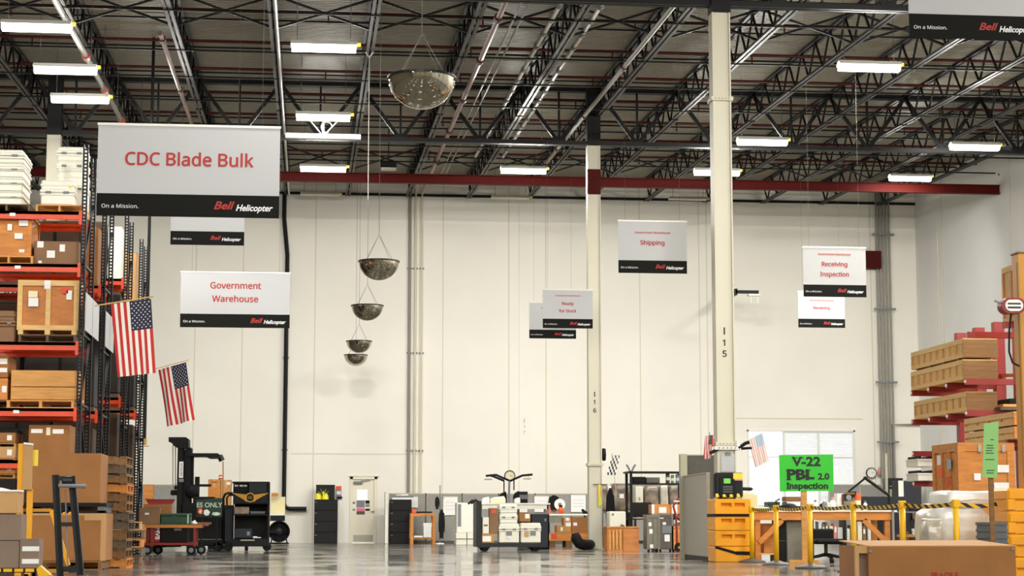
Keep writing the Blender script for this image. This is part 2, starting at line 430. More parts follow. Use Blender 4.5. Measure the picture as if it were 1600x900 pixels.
L15 = [(c, at(1135, y, 32.6).z) for c, y in (('I', 519), ('1', 537), ('5', 554))]
L16 = [(c, at(929, y, 47.3).z) for c, y in (('I', 617), ('1', 629), ('6', 642))]
C15 = column(1130, 32.6, 'near column marked I 15 wearing a yellow protector at its foot', [at(1130, 157, 32.6).z, at(1130, 694, 32.6).z], L15, None, 11.1, 9.6)
C16 = column(928, 47.3, 'column marked I 16 with a red painted band near its top', [at(928, 726, 47.3).z], L16, (at(928, 305, 47.3).z, at(928, 266, 47.3).z), 11.55, at(928, 229, 47.3).z)
CH = column(77, 47.3, 'column at the upper left rising behind the white cases on the rack', [], [], None, 11.55, at(77, 212, 47.3).z)
wc = thing('wall_column', 'slim wall column painted with vertical I 17 numerals', None, (at(819, 600, DW).x, DW, 0), kind='structure')
wc.name = 'trim_1'
part(wc, 'pilaster', MB().span((-.17, -.035, 0), (.17, .01, deck(DW) - .2)), 'wall_paint')
for c, y in (('I', 658), ('1', 667), ('7', 676)): text(wc, c, .2, (0, -.045, at(819, y, DW).z), 'photo_grey', plain=(c == 'I'))
# corner column with conduits and a red panel
cx = at(1388, 500, 62.4).x
cc = thing('conduit_riser', 'bundle of grey vertical conduits in the far right corner', 'conduit', (cx, 62.8, 0))
for i in range(5): part(cc, 'conduit', MB().tube([(-.22 + .11 * i, 0, .6), (-.22 + .11 * i, 0, deck(62) - .3)], .035), 'pipe_grey')
for y in (364, 481, 596, 690): part(cc, 'strut', MB().box((0, -.05, at(1388, y, 62.4).z), (.75, .06, .06)), 'photo_grey')
a = at(1354, 419, 62.6); b = at(1377, 392, 62.6)
struct('trim_2', MB().span((a.x, 62.6, a.z), (b.x, 62.98, b.z)), 'band_red', 'dark red painted square high on the wall corner')
# ---------------------------------------------------------------- joist girders
JX0 = 7.2; JS = 2.0
def girder(Y, zb, x0, x1, label, zt=None):
    zt = zt or deck(Y) - .1
    r = thing('joist_girder', label, 'girder', (0, Y, zb), group='black girders across the hall', kind='structure')
    h = zt - zb
    for z in (0, h): part(r, 'chord', MB().span((x0, -.1, z - .05), (x1, -.02, z + .05)).span((x0, .02, z - .05), (x1, .1, z + .05)), 'steel_black')
    k0 = math.ceil((x0 - JX0) / JS); k1 = math.floor((x1 - JX0) / JS)
    dme = MB().bar((0, 0, h), (JS / 2, 0, 0), .09, .09).mesh('diagonal', 'steel_black'); dm2 = MB().bar((0, 0, h), (-JS / 2, 0, 0), .09, .09).mesh('diagonal', 'steel_black')
    vme = MB().bar((0, 0, 0), (0, 0, h), .05, .05).mesh('vertical', 'steel_black'); gme = MB().box((0, 0, .06), (.34, .03, .2)).mesh('gusset', 'steel_black')
    for k in range(k0, k1 + 1):
        X = JX0 + k * JS
        if X + JS / 2 < x1:
            mo('diagonal', dme, r, (X, 0, 0)); mo('vertical', vme, r, (X + JS / 2, 0, 0)); mo('gusset', gme, r, (X + JS / 2, 0, 0))
        if X - JS / 2 > x0: mo('diagonal', dm2, r, (X, 0, 0))
    return r
girder(47.3, at(1022, 227, 47.3).z, -13.0, XR, 'girder at the second column row, above the red beam')
girder(32.6, 9.78, -9.0, XR, 'nearest girder, at the very top of the picture')
# open web joists
def joist_proto(Y0, Y1):
    L = Y1 - Y0; h = .76; n = 24; st = L / n
    r = thing('bar_joist', 'x', 'joist', (0, Y0, 0), group='black open-web roof joists', kind='structure')
    def z(y): return MS * y
    def sl(x0, x1, zz, hh):
        m_ = MB(); m_._add([(x, y, z(y) + zz + q) for y in (0, L) for q in (0, hh) for x in (x0, x1)], [(0, 1, 3, 2), (4, 6, 7, 5), (0, 4, 5, 1), (2, 3, 7, 6), (0, 2, 6, 4), (1, 5, 7, 3)]); return m_
    m_ = sl(-.09, -.02, -.06, .06); m2 = sl(.02, .09, -.06, .06); m_._add(m2.v, m2.f); part(r, 'top_chord', m_, 'steel_black')
    m_ = sl(-.085, -.02, -h, .05); m2 = sl(.02, .085, -h, .05); m_._add(m2.v, m2.f); part(r, 'bottom_chord', m_, 'steel_chord_lit')
    up = MB().bar((0, 0, 0), (0, st, h - .06 + MS * st), .04, .04).mesh('web_member', 'steel_black'); dn = MB().bar((0, 0, 0), (0, st, -(h - .06) + MS * st), .04, .04).mesh('web_member', 'steel_black')
    for i in range(n):
        y = i * st
        mo('web_member', dn if i % 2 == 0 else up, r, (0, y, z(y) - (.03 if i % 2 == 0 else h - .03)))
    return r
for (Y0, Y1, xa, xb, nm) in ((32.7, 47.2, -7, 20, 'in the nearer bay'), (47.4, 62.9, -11, 20, 'in the far bay')):
    pr = joist_proto(Y0, Y1); first = True
    k = math.ceil((xa - JX0) / JS); lst = []
    while JX0 + k * JS < xb: lst.append(JX0 + k * JS); k += 1
    for i, X in enumerate(lst):
        o = pr if first else copy_tree(pr); first = False
        o.location = (X, Y0, deck(Y0) - .03)
        relabel(o, ('leftmost open-web joist ' if i == 0 else ('rightmost open-web joist ' if i == len(lst) - 1 else 'open-web joist number %d from the left ' % (i + 1))) + nm)
# bridging rows (crossed angles) and long horizontal rods
def rod(name, Y, z, r_, m, x0, x1, label, cat, group):
    return single(name, MB().tube([(x0, 0, 0), (x1, 0, 0)], r_, 6), m, label, cat, (0, Y, z), group=group)
for Y in (38.1, 57.0):
    br = thing('cross_bridging', 'row of crossed bracing angles between joists, ' + ('nearer row' if Y < 45 else 'far row'), 'bracing', (0, Y, deck(Y)), kind='structure')
    k = -8
    b1 = MB().bar((0, 0, -.08), (JS, 0, -.76), .045).mesh('brace', 'steel_black'); b2 = MB().bar((0, 0, -.76), (JS, 0, -.08), .045).mesh('brace', 'steel_black')
    while JX0 + k * JS < 18.5:
        X = JX0 + k * JS
        if X > -11: mo('brace', b1, br, (X, 0, 0)); mo('brace', b2, br, (X, .06, 0))
        k += 1
ords = ['first', 'second', 'third', 'fourth', 'fifth', 'sixth', 'seventh', 'eighth', 'ninth', 'tenth']
for i, Y in enumerate((34.6, 36.6, 40.3, 43.2, 46.1, 49.4, 52.3, 55.2, 58.6)):
    for lv, zz in (('upper', -.1), ('lower', -.79)):
        rod('bridging_rod', Y, deck(Y) + zz, .022, 'steel_black', -12, XR, '%s bridging rod across the joists, %s row from the front' % (lv, ords[i]), 'rod', 'thin bridging rods under the roof')['kind'] = 'structure'
for i, Y in enumerate((35.8, 38.8, 41.8, 44.8, 47.8, 50.8, 53.8, 56.8)):
    r = thing('sprinkler_line', 'dark red sprinkler pipe across the roof, %s from the front' % ords[i], 'sprinkler pipe', (0, Y, deck(Y) - .26), group='sprinkler branch pipes')
    part(r, 'pipe', MB().tube([(-12, 0, 0), (XR, 0, 0)], .035, 8), 'pipe_red')
    X = -9.3
    hm = MB().tube([(0, 0, 0), (0, 0, -.2)], .018, 6).lathe([(0, -.2), (.045, -.2), (.045, -.215), (0, -.215)], 8).mesh('sprinkler_head', 'pipe_red')
    while X < 20: mo('sprinkler_head', hm, r, (X, 0, 0)); X += 3.2
# pipes that run along the hall under the joists
def along(name, label, X, off, Y0, Y1, r_, m, coup=None, cm='pipe_orange', n=8):
    r = thing(name, label, 'pipe', (X, Y0, 0))
    part(r, 'pipe', MB().tube([(0, 0, deck(Y0) + off), (0, Y1 - Y0, deck(Y1) + off)], r_, n), m)
    for y in (coup or ()):
        part(r, 'coupling', MB().tube([(0, y - Y0 - .1, deck(y) + off), (0, y - Y0 + .1, deck(y) + off)], r_ * 1.5, 10), cm)
    return r
along('sprinkler_main', 'grey sprinkler main with orange couplings, upper left', -4.75, -1.0, 33, 50.5, .06, 'pipe_grey', (37.2, 40.2, 44, 48, 50))
along('sprinkler_main', 'thin red pipe slanting down to the large banner', -3.05, -.95, 38, 54, .05, 'pipe_brown', (38.6, 44), 'pipe_red')
along('sprinkler_main', 'brown-red sprinkler main right of the nearest dome mirror', 3.55, -.92, 33, 60.8, .06, 'pipe_brown', (36, 40, 44.5, 49, 54), 'pipe_red')
along('sprinkler_main', 'grey pipe slanting to the red beam left of column I 16', 6.65, -1.0, 33, 53.5, .05, 'pipe_grey', (40, 46, 51), 'pipe_red')
for i, (X, nm) in enumerate(((4.75, 'white segmented conduit run beside the twin conduits'), (5.55, 'pale conduit run left of the middle joists'))):
    along('conduit_run', nm, X, -.62, 33, 55, .045, 'pipe_white', [33.5 + 1.25 * k for k in range(17)], 'photo_grey')
for i, X in enumerate((3.95, 4.1)): along('conduit_run', ('left' if i == 0 else 'right') + ' one of the thin twin conduits under the roof', X, -.7, 33, 58, .022, 'pipe_grey')
along('conduit_run', 'conduit clipped along the joist above the left banner edge', -.72, -.88, 33, 62, .03, 'pipe_white')
# the red steel beam
bz = at(1000, 286, 54.9).z
rb = thing('red_beam', 'long dark red steel beam spanning the hall below the joists', 'beam', (0, 54.9, bz), kind='structure')
x0, x1 = -12, at(1568, 293, 54.9).x
part(rb, 'web', MB().span((x0, -.01, -.13), (x1, .01, .13)), 'beam_red')
for z in (-.13, .12): part(rb, 'flange', MB().span((x0, -.1, z - .012), (x1, .1, z + .012)), 'beam_red')
part(rb, 'end_plate', MB().span((x1, -.14, -.2), (x1 + .03, .14, .2)), 'beam_red')
part(rb, 'bracket', MB().bar((x1, 0, .1), (XR, 0, .5), .05).bar((x1, 0, 0), (XR, 0, -.02), .05), 'steel_black')
# black ledger along the back wall
struct('trim_3', MB().span((XL, DW - .09, at(800, 308, DW).z - .04), (XR, DW, at(800, 308, DW).z + .04)), 'steel_black', 'black horizontal ledger high on the back wall')
# ---------------------------------------------------------------- lamps
def lamp(X, Y, Z, label, on=True, real=True, power=1.0):
    r = thing('strip_light', label, 'light', (X, Y, Z), group='fluorescent high-bay lights')
    part(r, 'housing', MB().prism([(-.17, 0), (-.06, .09), (.06, .09), (.17, 0), (.15, 0), (.05, .07), (-.05, .07), (-.15, 0)], -.62, .62, plane='yz'), 'white_metal' if on else 'lamp_off')
    if on:
        part(r, 'lens', MB().prism([(-.15, .0), (-.12, -.09), (-.06, -.11), (.06, -.11), (.12, -.09), (.15, .0)], -.6, .6, plane='yz'), 'lamp_tube')
    else:
        for dy in (-.06, .06): part(r, 'tube', MB().tube([(-.6, dy, .03), (.6, dy, .03)], .025, 8), 'lamp_off')
    if real:
        part(r, 'end_cap', MB().box((.66, 0, .04), (.07, .06, .06)), 'sticker_yellow')
        for sx in (-.5, .5): part(r, 'hanger_wire', MB().tube([(sx, 0, .09), (sx, 0, deck(Y) - Z - .05)], .006, 4), 'chrome')
    if on:
        for nm, p, zz, rx in ((('lamp_light', LAMP_W * power, -.12, math.radians(51)), ('lamp_light', LAMP_W * power, -.12, math.radians(-51)), ('lamp_uplight', LAMP_UP * power, .13, math.pi))[:3 if real else 2]):
            ld = bpy.data.lights.new(nm, 'AREA'); ld.shape = 'RECTANGLE'; ld.size = 1.2; ld.size_y = .2 if abs(rx) < 2 else .1
            ld.energy = p; ld.color = LAMP_COL
            if abs(rx) < 2: ld.spread = math.radians(122)
            lo = bpy.data.objects.new(nm, ld); COL.objects.link(lo); lo.parent = r; lo.location = (0, math.copysign(.06, rx) if abs(rx) < 2 else 0, zz); lo.rotation_euler = (rx, 0, 0)
    return r
for (px, py, d, t) in ((506, 72, 35.5, 'lit strip light left of the nearest dome mirror'), (505, 181, 42.9, 'lit strip light above the white ceiling bracket'), (505, 262, 50.8, 'lit strip light over the left end of the red beam'),
                       (818, 265, 50.5, 'lit strip light between red beam and girder, left of column I 16'), (1120, 268, 50.1, 'lit strip light half hidden behind column I 15'), (1358, 103, 36, 'lit strip light alone high at right, under the cut-off banner'),
                       (1191, 220, 45, 'lit strip light just right of column I 15'), (1523, 228, 45.1, 'lit strip light farthest right in the hall'), (1422, 277, 53.5, 'lit strip light above the right end of the red beam'), (57, 40, 34.3, 'lit strip light in the top left corner, uppermost of three'),  # fixture over the right beam end is switched on to brighten the right wall
                       (102, 107, 38.2, 'lit strip light upper left, middle one of three'), (125, 153, 41.4, 'lit strip light upper left, lowest of three, with hanging cord')):
    p = at(px, py, d); lamp(p.x, p.y, p.z, t, power=(.55 if px < 600 else (.66 if px < 900 else (.62 if px < 1400 else .3))) if d > 48 else (.42 if px < 600 else (1.1 if px > 1500 else .6)))
for (px, py, d, t) in ((500, 305, 60.5, 'unlit strip light high on the back wall at left'), (798, 310, 60.5, 'unlit strip light high on the back wall left of column I 16'), (1075, 312, 60.5, 'unlit strip light high on the back wall near column I 15')):
    p = at(px, py, d); lamp(p.x, p.y, p.z, t, on=False)
lamp(-3.6, 46.2, 9.9, 'lit strip light hidden behind the top of the large banner', power=.35)
# the rest of the lighting grid over the part of the hall behind and beside the photographer
n_ = 0
for iy, Y in enumerate((-8, 0, 8, 16, 24.5)):
    for ix, X in enumerate((-18, -9, 0.2, 10.9, 17)): lamp(X, Y, deck(Y) - 1.3, 'strip light over the near hall, %s in the %s row from the rear' % (ords[ix], ords[iy]), real=False, power=.6)
for Y in (27.5, 32.5, 38.5): lamp(17.2, Y, deck(Y) - 1.3, 'strip light by the right side wall out of the picture, %s one' % ('nearest' if Y < 30 else ('middle' if Y < 35 else 'farthest')), real=False, power=1.2).rotation_euler.z = math.pi / 2  # added lamps outside the view, turned to throw light onto the right wall
for Y in (36, 50):
    for X in (-19, -12): lamp(X, Y, deck(Y) - 1.3, 'strip light over the racking aisles, %s and %s' % ('farther left' if X < -15 else 'nearer the racks', 'front' if Y < 40 else 'back'), real=False, power=.4)
# small white extras up there
p = at(505, 213, 45.5)
r = thing('ceiling_bracket', 'white steel bar and forked bracket below a strip light', 'bracket', p)
part(r, 'bar', MB().span((-.9, -.05, -.06), (.9, .05, .06)), 'white_metal')
for dx in (-.42, 0, .45): part(r, 'prong', MB().bar((0, 0, 0), (dx, 0, .5 if dx else .5), .06, .03), 'white_metal')
part(r, 'coil', MB().tube([(.08 + .13 * math.cos(a_), -.03, .22 + .13 * math.sin(a_)) for a_ in [i * math.pi / 8 for i in range(14)]], .02, 6), 'white_metal')
p = at(577, 90, 40); q = at(577, 312, 40)
single('cord', MB().tube([(0, 0, 0), (0, 0, q.z - p.z)], .009, 6).bar((0, 0, 0), (-.08, 0, .12), .03).bar((0, 0, 0), (.08, 0, .12), .03), 'pipe_white', 'white drop cord with a forked top left of the nearest mirror', 'cord', p)
p = at(607, 258, 54)
r = thing('unit_heater', 'small black box hung above the red beam left of centre', 'heater', p)
part(r, 'body', MB().box((0, 0, 0), (.45, .3, .18), bev=.02), 'black_paint'); part(r, 'louver', MB().box((0, -.02, -.12), (.43, .28, .05)), 'lamp_off')
part(r, 'hanger', MB().bar((0, 0, .08), (0, 0, deck(54) - p.z), .03), 'steel_black')
# ================================================================= banners
def banner(x0, y0, x1, y1, d, label, lines, wide=False, small=None, rz=0):
    a = at(x0, (y0 + y1) / 2, d); b = at(x1, (y0 + y1) / 2, d); zt = at((x0 + x1) / 2, y0, d).z; zb = at((x0 + x1) / 2, y1, d).z
    w = b.x - a.x; h = zt - zb
    r = thing('hanging_banner', label, 'banner', ((a.x + b.x) / 2, d, zb), rz, group='white and black ceiling banners')
    k = .245; hb = h * k
    part(r, 'banner_sheet', MB().span((-w / 2, -.004, hb), (w / 2, .004, h)), 'banner_white')
    bb = part(r, 'black_strip', MB().span((-w / 2, -.004, 0), (w / 2, .004, hb)), 'banner_black')
    part(r, 'top_rail', MB().span((-w / 2 - .01, -.014, h - .012), (w / 2 + .01, .014, h + .02)), 'white_metal')
    for sx in (-.4, .4): part(r, 'hanging_wire', MB().tube([(sx * w, 0, h), (sx * w, 0, deck(d) - .05 - zb)], .0018, 4), 'wire')
    for t, dy, sz, m, kw in lines: text(r, t, sz * w, (0, -.007, hb + dy * (h - hb)), m, fat=sz * w * (.012 if sz < .1 else .016), **kw)
    u = w if wide else w * 1.28
    text_fit(bb, 'On a Mission.', -w / 2 + .028 * u, -w / 2 + .228 * u, hb * .43, .042 * u, 'print_white')
    text_fit(bb, 'Bell', w / 2 - .36 * u, w / 2 - .245 * u, hb * .52, .062 * u, 'print_red', name='logo', shear=.35, bold=.0013 * u)
    text_fit(bb, 'Helicopter', w / 2 - .238 * u, w / 2 - .035 * u, hb * .43, .05 * u, 'print_white', name='logo', shear=.3, bold=.001 * u)
    return r
R_ = 'print_red'; P_ = 'print_pale'
banner(152, 197, 437, 339, 25.6, 'largest banner, reading CDC Blade Bulk', [('CDC Blade Bulk', .5, .146, R_, {})], wide=True)
banner(267, 296, 382, 383, 31.6, 'banner mostly hidden behind the CDC Blade Bulk banner', [('Government Warehouse', .78, .065, P_, {}), ('Bulk', .5, .12, R_, {})])
banner(282, 426, 453, 512, 42.4, 'banner reading Government Warehouse in large letters, above the forklift', [('Government', .68, .118, R_, {}), ('Warehouse', .36, .118, R_, {})], wide=True)
GW = ('Government Warehouse', .71, .068, P_, {})
banner(966, 346, 1073, 427, 33.8, 'banner reading Shipping, between the two columns', [GW, ('Shipping', .45, .13, R_, {})])
banner(848, 453, 926, 513, 46.0, 'banner reading Ready for Stock beside column I 16', [('Government Warehouse', .8, .066, P_, {}), ('Ready', .52, .125, R_, {}), ('for Stock', .27, .125, R_, {})])
banner(827, 473, 900, 529, 49.3, 'banner partly hidden behind the Ready for Stock banner', [('Government Warehouse', .8, .066, P_, {}), ('Stock', .27, .12, R_, {})])
banner(1255, 387, 1353, 464, 36.9, 'banner reading Receiving Inspection', [('Government Warehouse', .82, .068, P_, {}), ('Receiving', .55, .14, R_, {}), ('Inspection', .28, .14, R_, {})])
banner(1247, 456, 1320, 512, 49.5, 'banner reading Receiving, below the Receiving Inspection one', [('Government Warehouse', .68, .066, P_, {}), ('Receiving', .4, .12, R_, {})])
banner(1419, -90, 1620, 61, 18.0, 'banner cut off by the top right corner of the picture', [])
# ================================================================= dome mirrors
def dome(px, py, wpx, d, label, n=32):
    p = at(px, py, d); R = (at(px + wpx / 2, py, d).x - at(px - wpx / 2, py, d).x) / 2
    r = thing('dome_mirror', label, 'mirror', p, group='ceiling dome mirrors')
    prof = [(R * math.sin(t), -R * .93 * math.cos(t)) for t in [i * (math.pi / 2) / 14 for i in range(15)]]
    part(r, 'mirror_shell', smooth(MB().lathe(prof, n)), 'mirror')
    part(r, 'rim', MB().lathe([(R * .98, -.012), (R * 1.03, -.012), (R * 1.03, .014), (R * .98, .014), (R * .98, -.012)], n), 'black_paint')
    part(r, 'lid', MB().lathe([(0, .02), (R * .98, .01)], n), 'photo_grey')
    top = R * 1.35
    for k in range(4):
        a = math.pi / 4 + k * math.pi / 2
        part(r, 'chain', MB().tube([(R * .9 * math.cos(a), R * .9 * math.sin(a), .01), (0, 0, top)], .004, 4), 'wire')
    part(r, 'drop_chain', MB().tube([(0, 0, top), (0, 0, deck(d) - .05 - p.z)], .0045, 4), 'wire')
dome(659, 122, 105, 21.3, 'largest and nearest of the hanging dome mirrors')
dome(592, 409, 63, 35.0, 'second largest dome mirror, highest of the distant four')
dome(574, 478, 50, 44.5, 'third dome mirror down the row, middle of the distant ones')
dome(561, 533.5, 40, 56, 'fourth dome mirror, just above the smallest one')
dome(556, 555, 36.5, 61, 'smallest and lowest dome mirror of the row')
# ================================================================= flags
def flag(root, origin, uvec, vlen, ulen, pal=('flag_red', 'flag_white', 'flag_blue'), wave=.02, drift=(0, 0, 0), folds=3, seed=0):
    """u runs along the pole (hoist), v hangs down (fly); canton at the outer end of the pole"""
    U = Vector(uvec).normalized(); o = Vector(origin); nu, nv = 13, 20
    N = U.cross(Vector((0, 0, -1))).normalized()
    def P(u, v, off=0):
        wob = wave * (0.2 + v) * math.sin(folds * 2 * math.pi * u + 2.2 * v + seed)
        return o + U * (u * ulen) * (1 - .06 * v) + Vector((0, 0, -1)) * (v * vlen) + Vector(drift) * v + N * (wob + off)
    mb = MB(); fs = []
    vs = [P(i / nu, j / nv) for j in range(nv + 1) for i in range(nu + 1)]
    mb._add(vs, [])
    for j in range(nv):
        for i in range(nu):
            can = i >= 6 and j < 8
            mb.f.append((j * (nu + 1) + i, j * (nu + 1) + i + 1, (j + 1) * (nu + 1) + i + 1, (j + 1) * (nu + 1) + i))
            mb.m.append(2 if can else (0 if i % 2 == 0 else 1))
    part(root, 'flag_cloth', smooth(mb), list(pal))
    st = MB()
    for a in range(9):
        for b in range(11):
            if (a + b) % 2 == 0:
                uu = 6.0 / 13 + (a + 1) / 10 * 7 / 13; vv = (b + 1) / 12 * 8 / 20; rr = ulen * .023
                for sd in (-.004, .004):
                    pts = []
                    for q in range(10):
                        R2 = rr if q % 2 == 0 else rr * .5; an = math.pi / 2 + q * math.pi / 5
                        pts.append(P(uu, vv, sd) + U * (R2 * math.cos(an)) + Vector((0, 0, 1)) * R2 * math.sin(an))
                    st._add(pts, [tuple(range(10))])
    s_ = part(root, 'stars', st, 'flag_white'); s_['kind'] = 'stuff'
def flagpole(root, a, b, r=.012, m='wood_pale'):
    part(root, 'pole', MB().tube([a, b], r, 6).lathe([(0, -.02), (.02, 0), (0, .02)], 8, c=b), m)
p0 = at(148, 478, 30.2); p1 = at(238, 463.5, 30.0)
r = thing('flag', 'larger American flag hanging from a pole on the rack end', 'flag', p0)
flagpole(r, (0, 0, 0), p1 - p0); f0 = at(173, 474.5, 30.15) - p0; f1 = at(236, 467, 30.0) - p0
flag(r, f0, f1 - f0, at(0, 467, 30).z - at(0, 583, 30).z, (f1 - f0).length, wave=.012, drift=(.13, 0, 0))
p0 = at(246, 578, 40.6); p1 = at(294, 562.5, 40.4)
r = thing('flag', 'smaller American flag hanging in front of the wall above the forklift', 'flag', p0)
flagpole(r, (-.55, .05, -.12), p1 - p0, .009); f0 = at(247, 578, 40.6) - p0; f1 = at(291, 566, 40.4) - p0
flag(r, f0, f1 - f0, at(0, 566, 40.4).z - at(0, 656, 40.4).z, (f1 - f0).length, wave=.05, drift=(.22, 0, 0), folds=1.6, seed=1.2)
# ================================================================= pipes and bits on the back wall
a = at(449, 398, 62.7); z2 = at(449, 795, 62.7).z; x2 = at(479, 796, 62.7).x - a.x
r = thing('drain_pipe', 'black downpipe on the back wall turning right at its foot', 'pipe', (a.x, 62.82, 0))
zt = at(443, 300, 62.7).z
part(r, 'pipe', MB().tube([(-.12, 0, zt), (-.12, 0, a.z + 1.2), (0, 0, a.z), (0, 0, z2 + .18), (.05, 0, z2 + .05), (.18, 0, z2), (x2, 0, z2)], .07, 8), 'black_paint')
for z in (3, 6, 8.5): part(r, 'clip', MB().box((0, .04, z), (.2, .08, .05)), 'photo_grey')
for px, nm, m, rr in ((641, 'pale grey conduit running down the wall right of the door', 'pipe_grey', .05), (650, 'thin cream conduit beside the pale grey one', 'column_paint', .035), (660, 'thin vertical wire conduit right of the cream one', 'joint', .025)):
    a = at(px, 330, 62.8); b = at(px, 770, 62.8)
    r = thing('wall_conduit', nm, 'conduit', (a.x, 62.9, 0), group='wall conduits')
    part(r, 'pipe', MB().tube([(0, 0, a.z + .8), (0, 0, b.z)], rr, 8), m)
    for z in (3, 6.2, 9): part(r, 'clip', MB().box((0, .04, z), (.16, .06, .04)), 'photo_grey')
a = at(234, 330, 42.6); b = at(234, 690, 42.6)
r = thing('standpipe', 'black vertical pipe with a valve beside the last rack row', 'pipe', (a.x, 42.6, 0))
part(r, 'pipe', MB().tube([(0, 0, deck(42.6) - .04), (0, 0, b.z)], .035, 8), 'black_paint'); part(r, 'elbow', MB().tube([(-.35, 0, b.z + .05), (0, 0, b.z + .05)], .03, 8), 'black_paint')
part(r, 'valve', MB().lathe([(0, -.08), (.05, -.06), (.05, .06), (0, .08)], 8, c=(0, 0, b.z)).bar((-.1, 0, b.z - .1), (.1, 0, b.z - .1), .02), 'brass')
a = at(1149, 456, 60); 
r = thing('camera_arm', 'black arm with a small white fixture on the wall right of column I 15', 'bracket', a)
part(r, 'arm', MB().span((0, -.05, -.05), (at(1185, 456, 60).x - a.x, .05, .05)), 'black_paint'); part(r, 'wall_mount', MB().span((-.02, -.05, -.1), (.06, 3.0, .1)), 'black_paint')
q = at(1178, 462, 60) - a
part(r, 'fixture', MB().box((q.x, 0, q.z + .02), (.4, .2, .06)).bar((q.x - .1, 0, q.z), (q.x - .1, 0, q.z - .25), .03).bar((q.x + .12, 0, q.z), (q.x + .12, 0, q.z - .25), .03), 'white_metal')
for (x0, y0, x1, y1) in ((1393, 650, 1425, 651), (1397, 663, 1440, 661)):
    a = at(x0, y0, 62.7); b = at(x1, y1, 62.7)
    single('wall_conduit', MB().tube([(0, 0, -2.6 if y0 > 655 else 0), (0, 0, 0), (b.x - a.x, 0, 0)], .04, 8), 'pipe_grey', ('lower' if y0 > 655 else 'upper') + ' bent conduit in the far right corner', 'conduit', (a.x, 62.9, a.z))
a = at(1462, 320, 60); single('wall_conduit', MB().tube([(0, 0, 0), (0, 0, 9)], .02, 6), 'joint', 'thin conduit down the right side wall near the corner', 'conduit', (XR - .04, 60.6, 1.5))

# ================================================================= pallets (shared mesh)
def make_pallet(m, w=1.02, l=1.2, label='x', group='pallets'):
    r = thing('pallet', label, 'pallet', group=group)
    st = MB().box((0, 0, 0), (.045, l, .09)).mesh('stringer', m_(m)) if False else MB().box((0, 0, 0), (.045, l, .09)).mesh('stringer', m)
    bd = MB().box((0, 0, 0), (w, .1, .018)).mesh('deck_board', m)
    for x in (-w / 2 + .03, 0, w / 2 - .03): mo('stringer', st, r, (x, 0, .063))
    for k in range(7): mo('deck_board', bd, r, (0, -l / 2 + .05 + k * (l - .1) / 6, .118))
    for k in range(4): mo('bottom_board', bd, r, (0, -l / 2 + .05 + k * (l - .1) / 3, .009))
    return r
PAL = {}
def pallet(m, label, loc, rz=0, group='pallets', sc=(1, 1, 1)):
    if m not in PAL: PAL[m] = make_pallet(m); o = PAL[m]
    else: o = copy_tree(PAL[m])
    o.location = loc; o.rotation_euler = (0, 0, rz); o.scale = sc; return relabel(o, label, group)
# ================================================================= pallet racks at left
XE = -3.55
def rack(Yf, Yb, label, levels, x_len, zt, detail=True):
    r = thing('pallet_rack', label, 'rack', (XE, Yf, 0), group='rows of pallet racking')
    dep = Yb - Yf
    def post():
        m_ = MB(); w = .085; p = .058; n = int(zt / p)
        for sx in (-1, 1): m_.span((sx * w / 2 - .024 * (sx > 0), -.03, 0), (sx * w / 2 + .024 * (sx < 0), .03, zt))
        m_.span((-w / 2, .0, 0), (-w / 2 + .012, .06, zt))
        for k in range(n): m_.span((-w / 2, -.03, k * p), (w / 2, -.026, k * p + .027))
        return m_
    pm = post().mesh('upright_post', 'rack_black')
    for x in (0, -x_len):
        for y in (0, dep): mo('upright_post', pm, r, (x, y, 0))
        z = .3; k = 0
        while z < zt - 1.2:
            part(r, 'brace', MB().bar((x, .03, z if k % 2 == 0 else z + 1.1), (x, dep, z + 1.1 if k % 2 == 0 else z), .035, .035), 'rack_black')
            part(r, 'strut', MB().bar((x, .03, z), (x, dep, z), .035, .035), 'rack_black'); z += 1.1; k += 1
        for y in (0, dep): part(r, 'foot_plate', MB().span((x - .08, y - .08, 0), (x + .08, y + .08, .012)), 'rack_black')
    for z in levels:
        for y in (-.045, dep + .045):
            bm = part(r, 'beam', MB().span((-x_len, y - .025, z - .125), (-.045, y + .025, z)).span((-x_len, y - .025, z - .05), (-.045, y + (.06 if y < 0 else -.06), z)), 'rack_orange')
            part(bm, 'beam_connector', MB().span((-.075, y - .03, z - .2), (-.03, y + .03, z + .02)), 'rack_orange')
        if detail:
            part(r, 'level_tag', MB().box((-.9 - random.random() * .6, -.075, z - .06), (.09, .004, .05)), 'paper')
    return r
YA, YA2 = 30.4, 31.6
LV = [at(60, y, YA).z for y in (331, 413, 535, 638)] + [1.62]
rack(YA, YA2, 'front row of black and orange pallet racking, loaded with crates', LV, 2.75, 6.6)
LB = [at(150, 447, 33.4).z, at(150, 643, 33.4).z]; LC = [at(180, 437, 37.5).z, at(180, 622, 37.5).z]; LD = [at(210, 472, 40.75).z, at(210, 642, 40.75).z]
rack(33.4, 34.6, 'second row of racking from the front, end frame only in view', LB, 2.75, 6.6, False)
rack(37.4, 38.4, 'third row of racking from the front, end frame only in view', LC, 2.75, 6.6, False)
rack(40.7, 41.8, 'rearmost row of racking, beside the black standpipe', LD, 2.75, 6.6, False)
# end-of-aisle sign boards
for (Yf, Yb, ya, yb, nm) in ((30.4, 31.6, 457, 516, 'front'), (33.4, 34.6, 486, 541, 'second')):
    z1 = at(131, ya, Yf).z; z0 = at(131, yb, Yf).z
    for i in range(2):
        y0 = Yf - .02 + i * (.98 if Yf < 32 else .72); single('aisle_board', MB().span((0, 0, 0), (.012, .92 if Yf < 32 else .66, z1 - z0)), 'banner_white', '%s white aisle board on the end of the %s rack row' % (('nearer', 'farther')[i], nm), 'sign', (XE + .055, y0, z0), group='white aisle boards on rack ends')
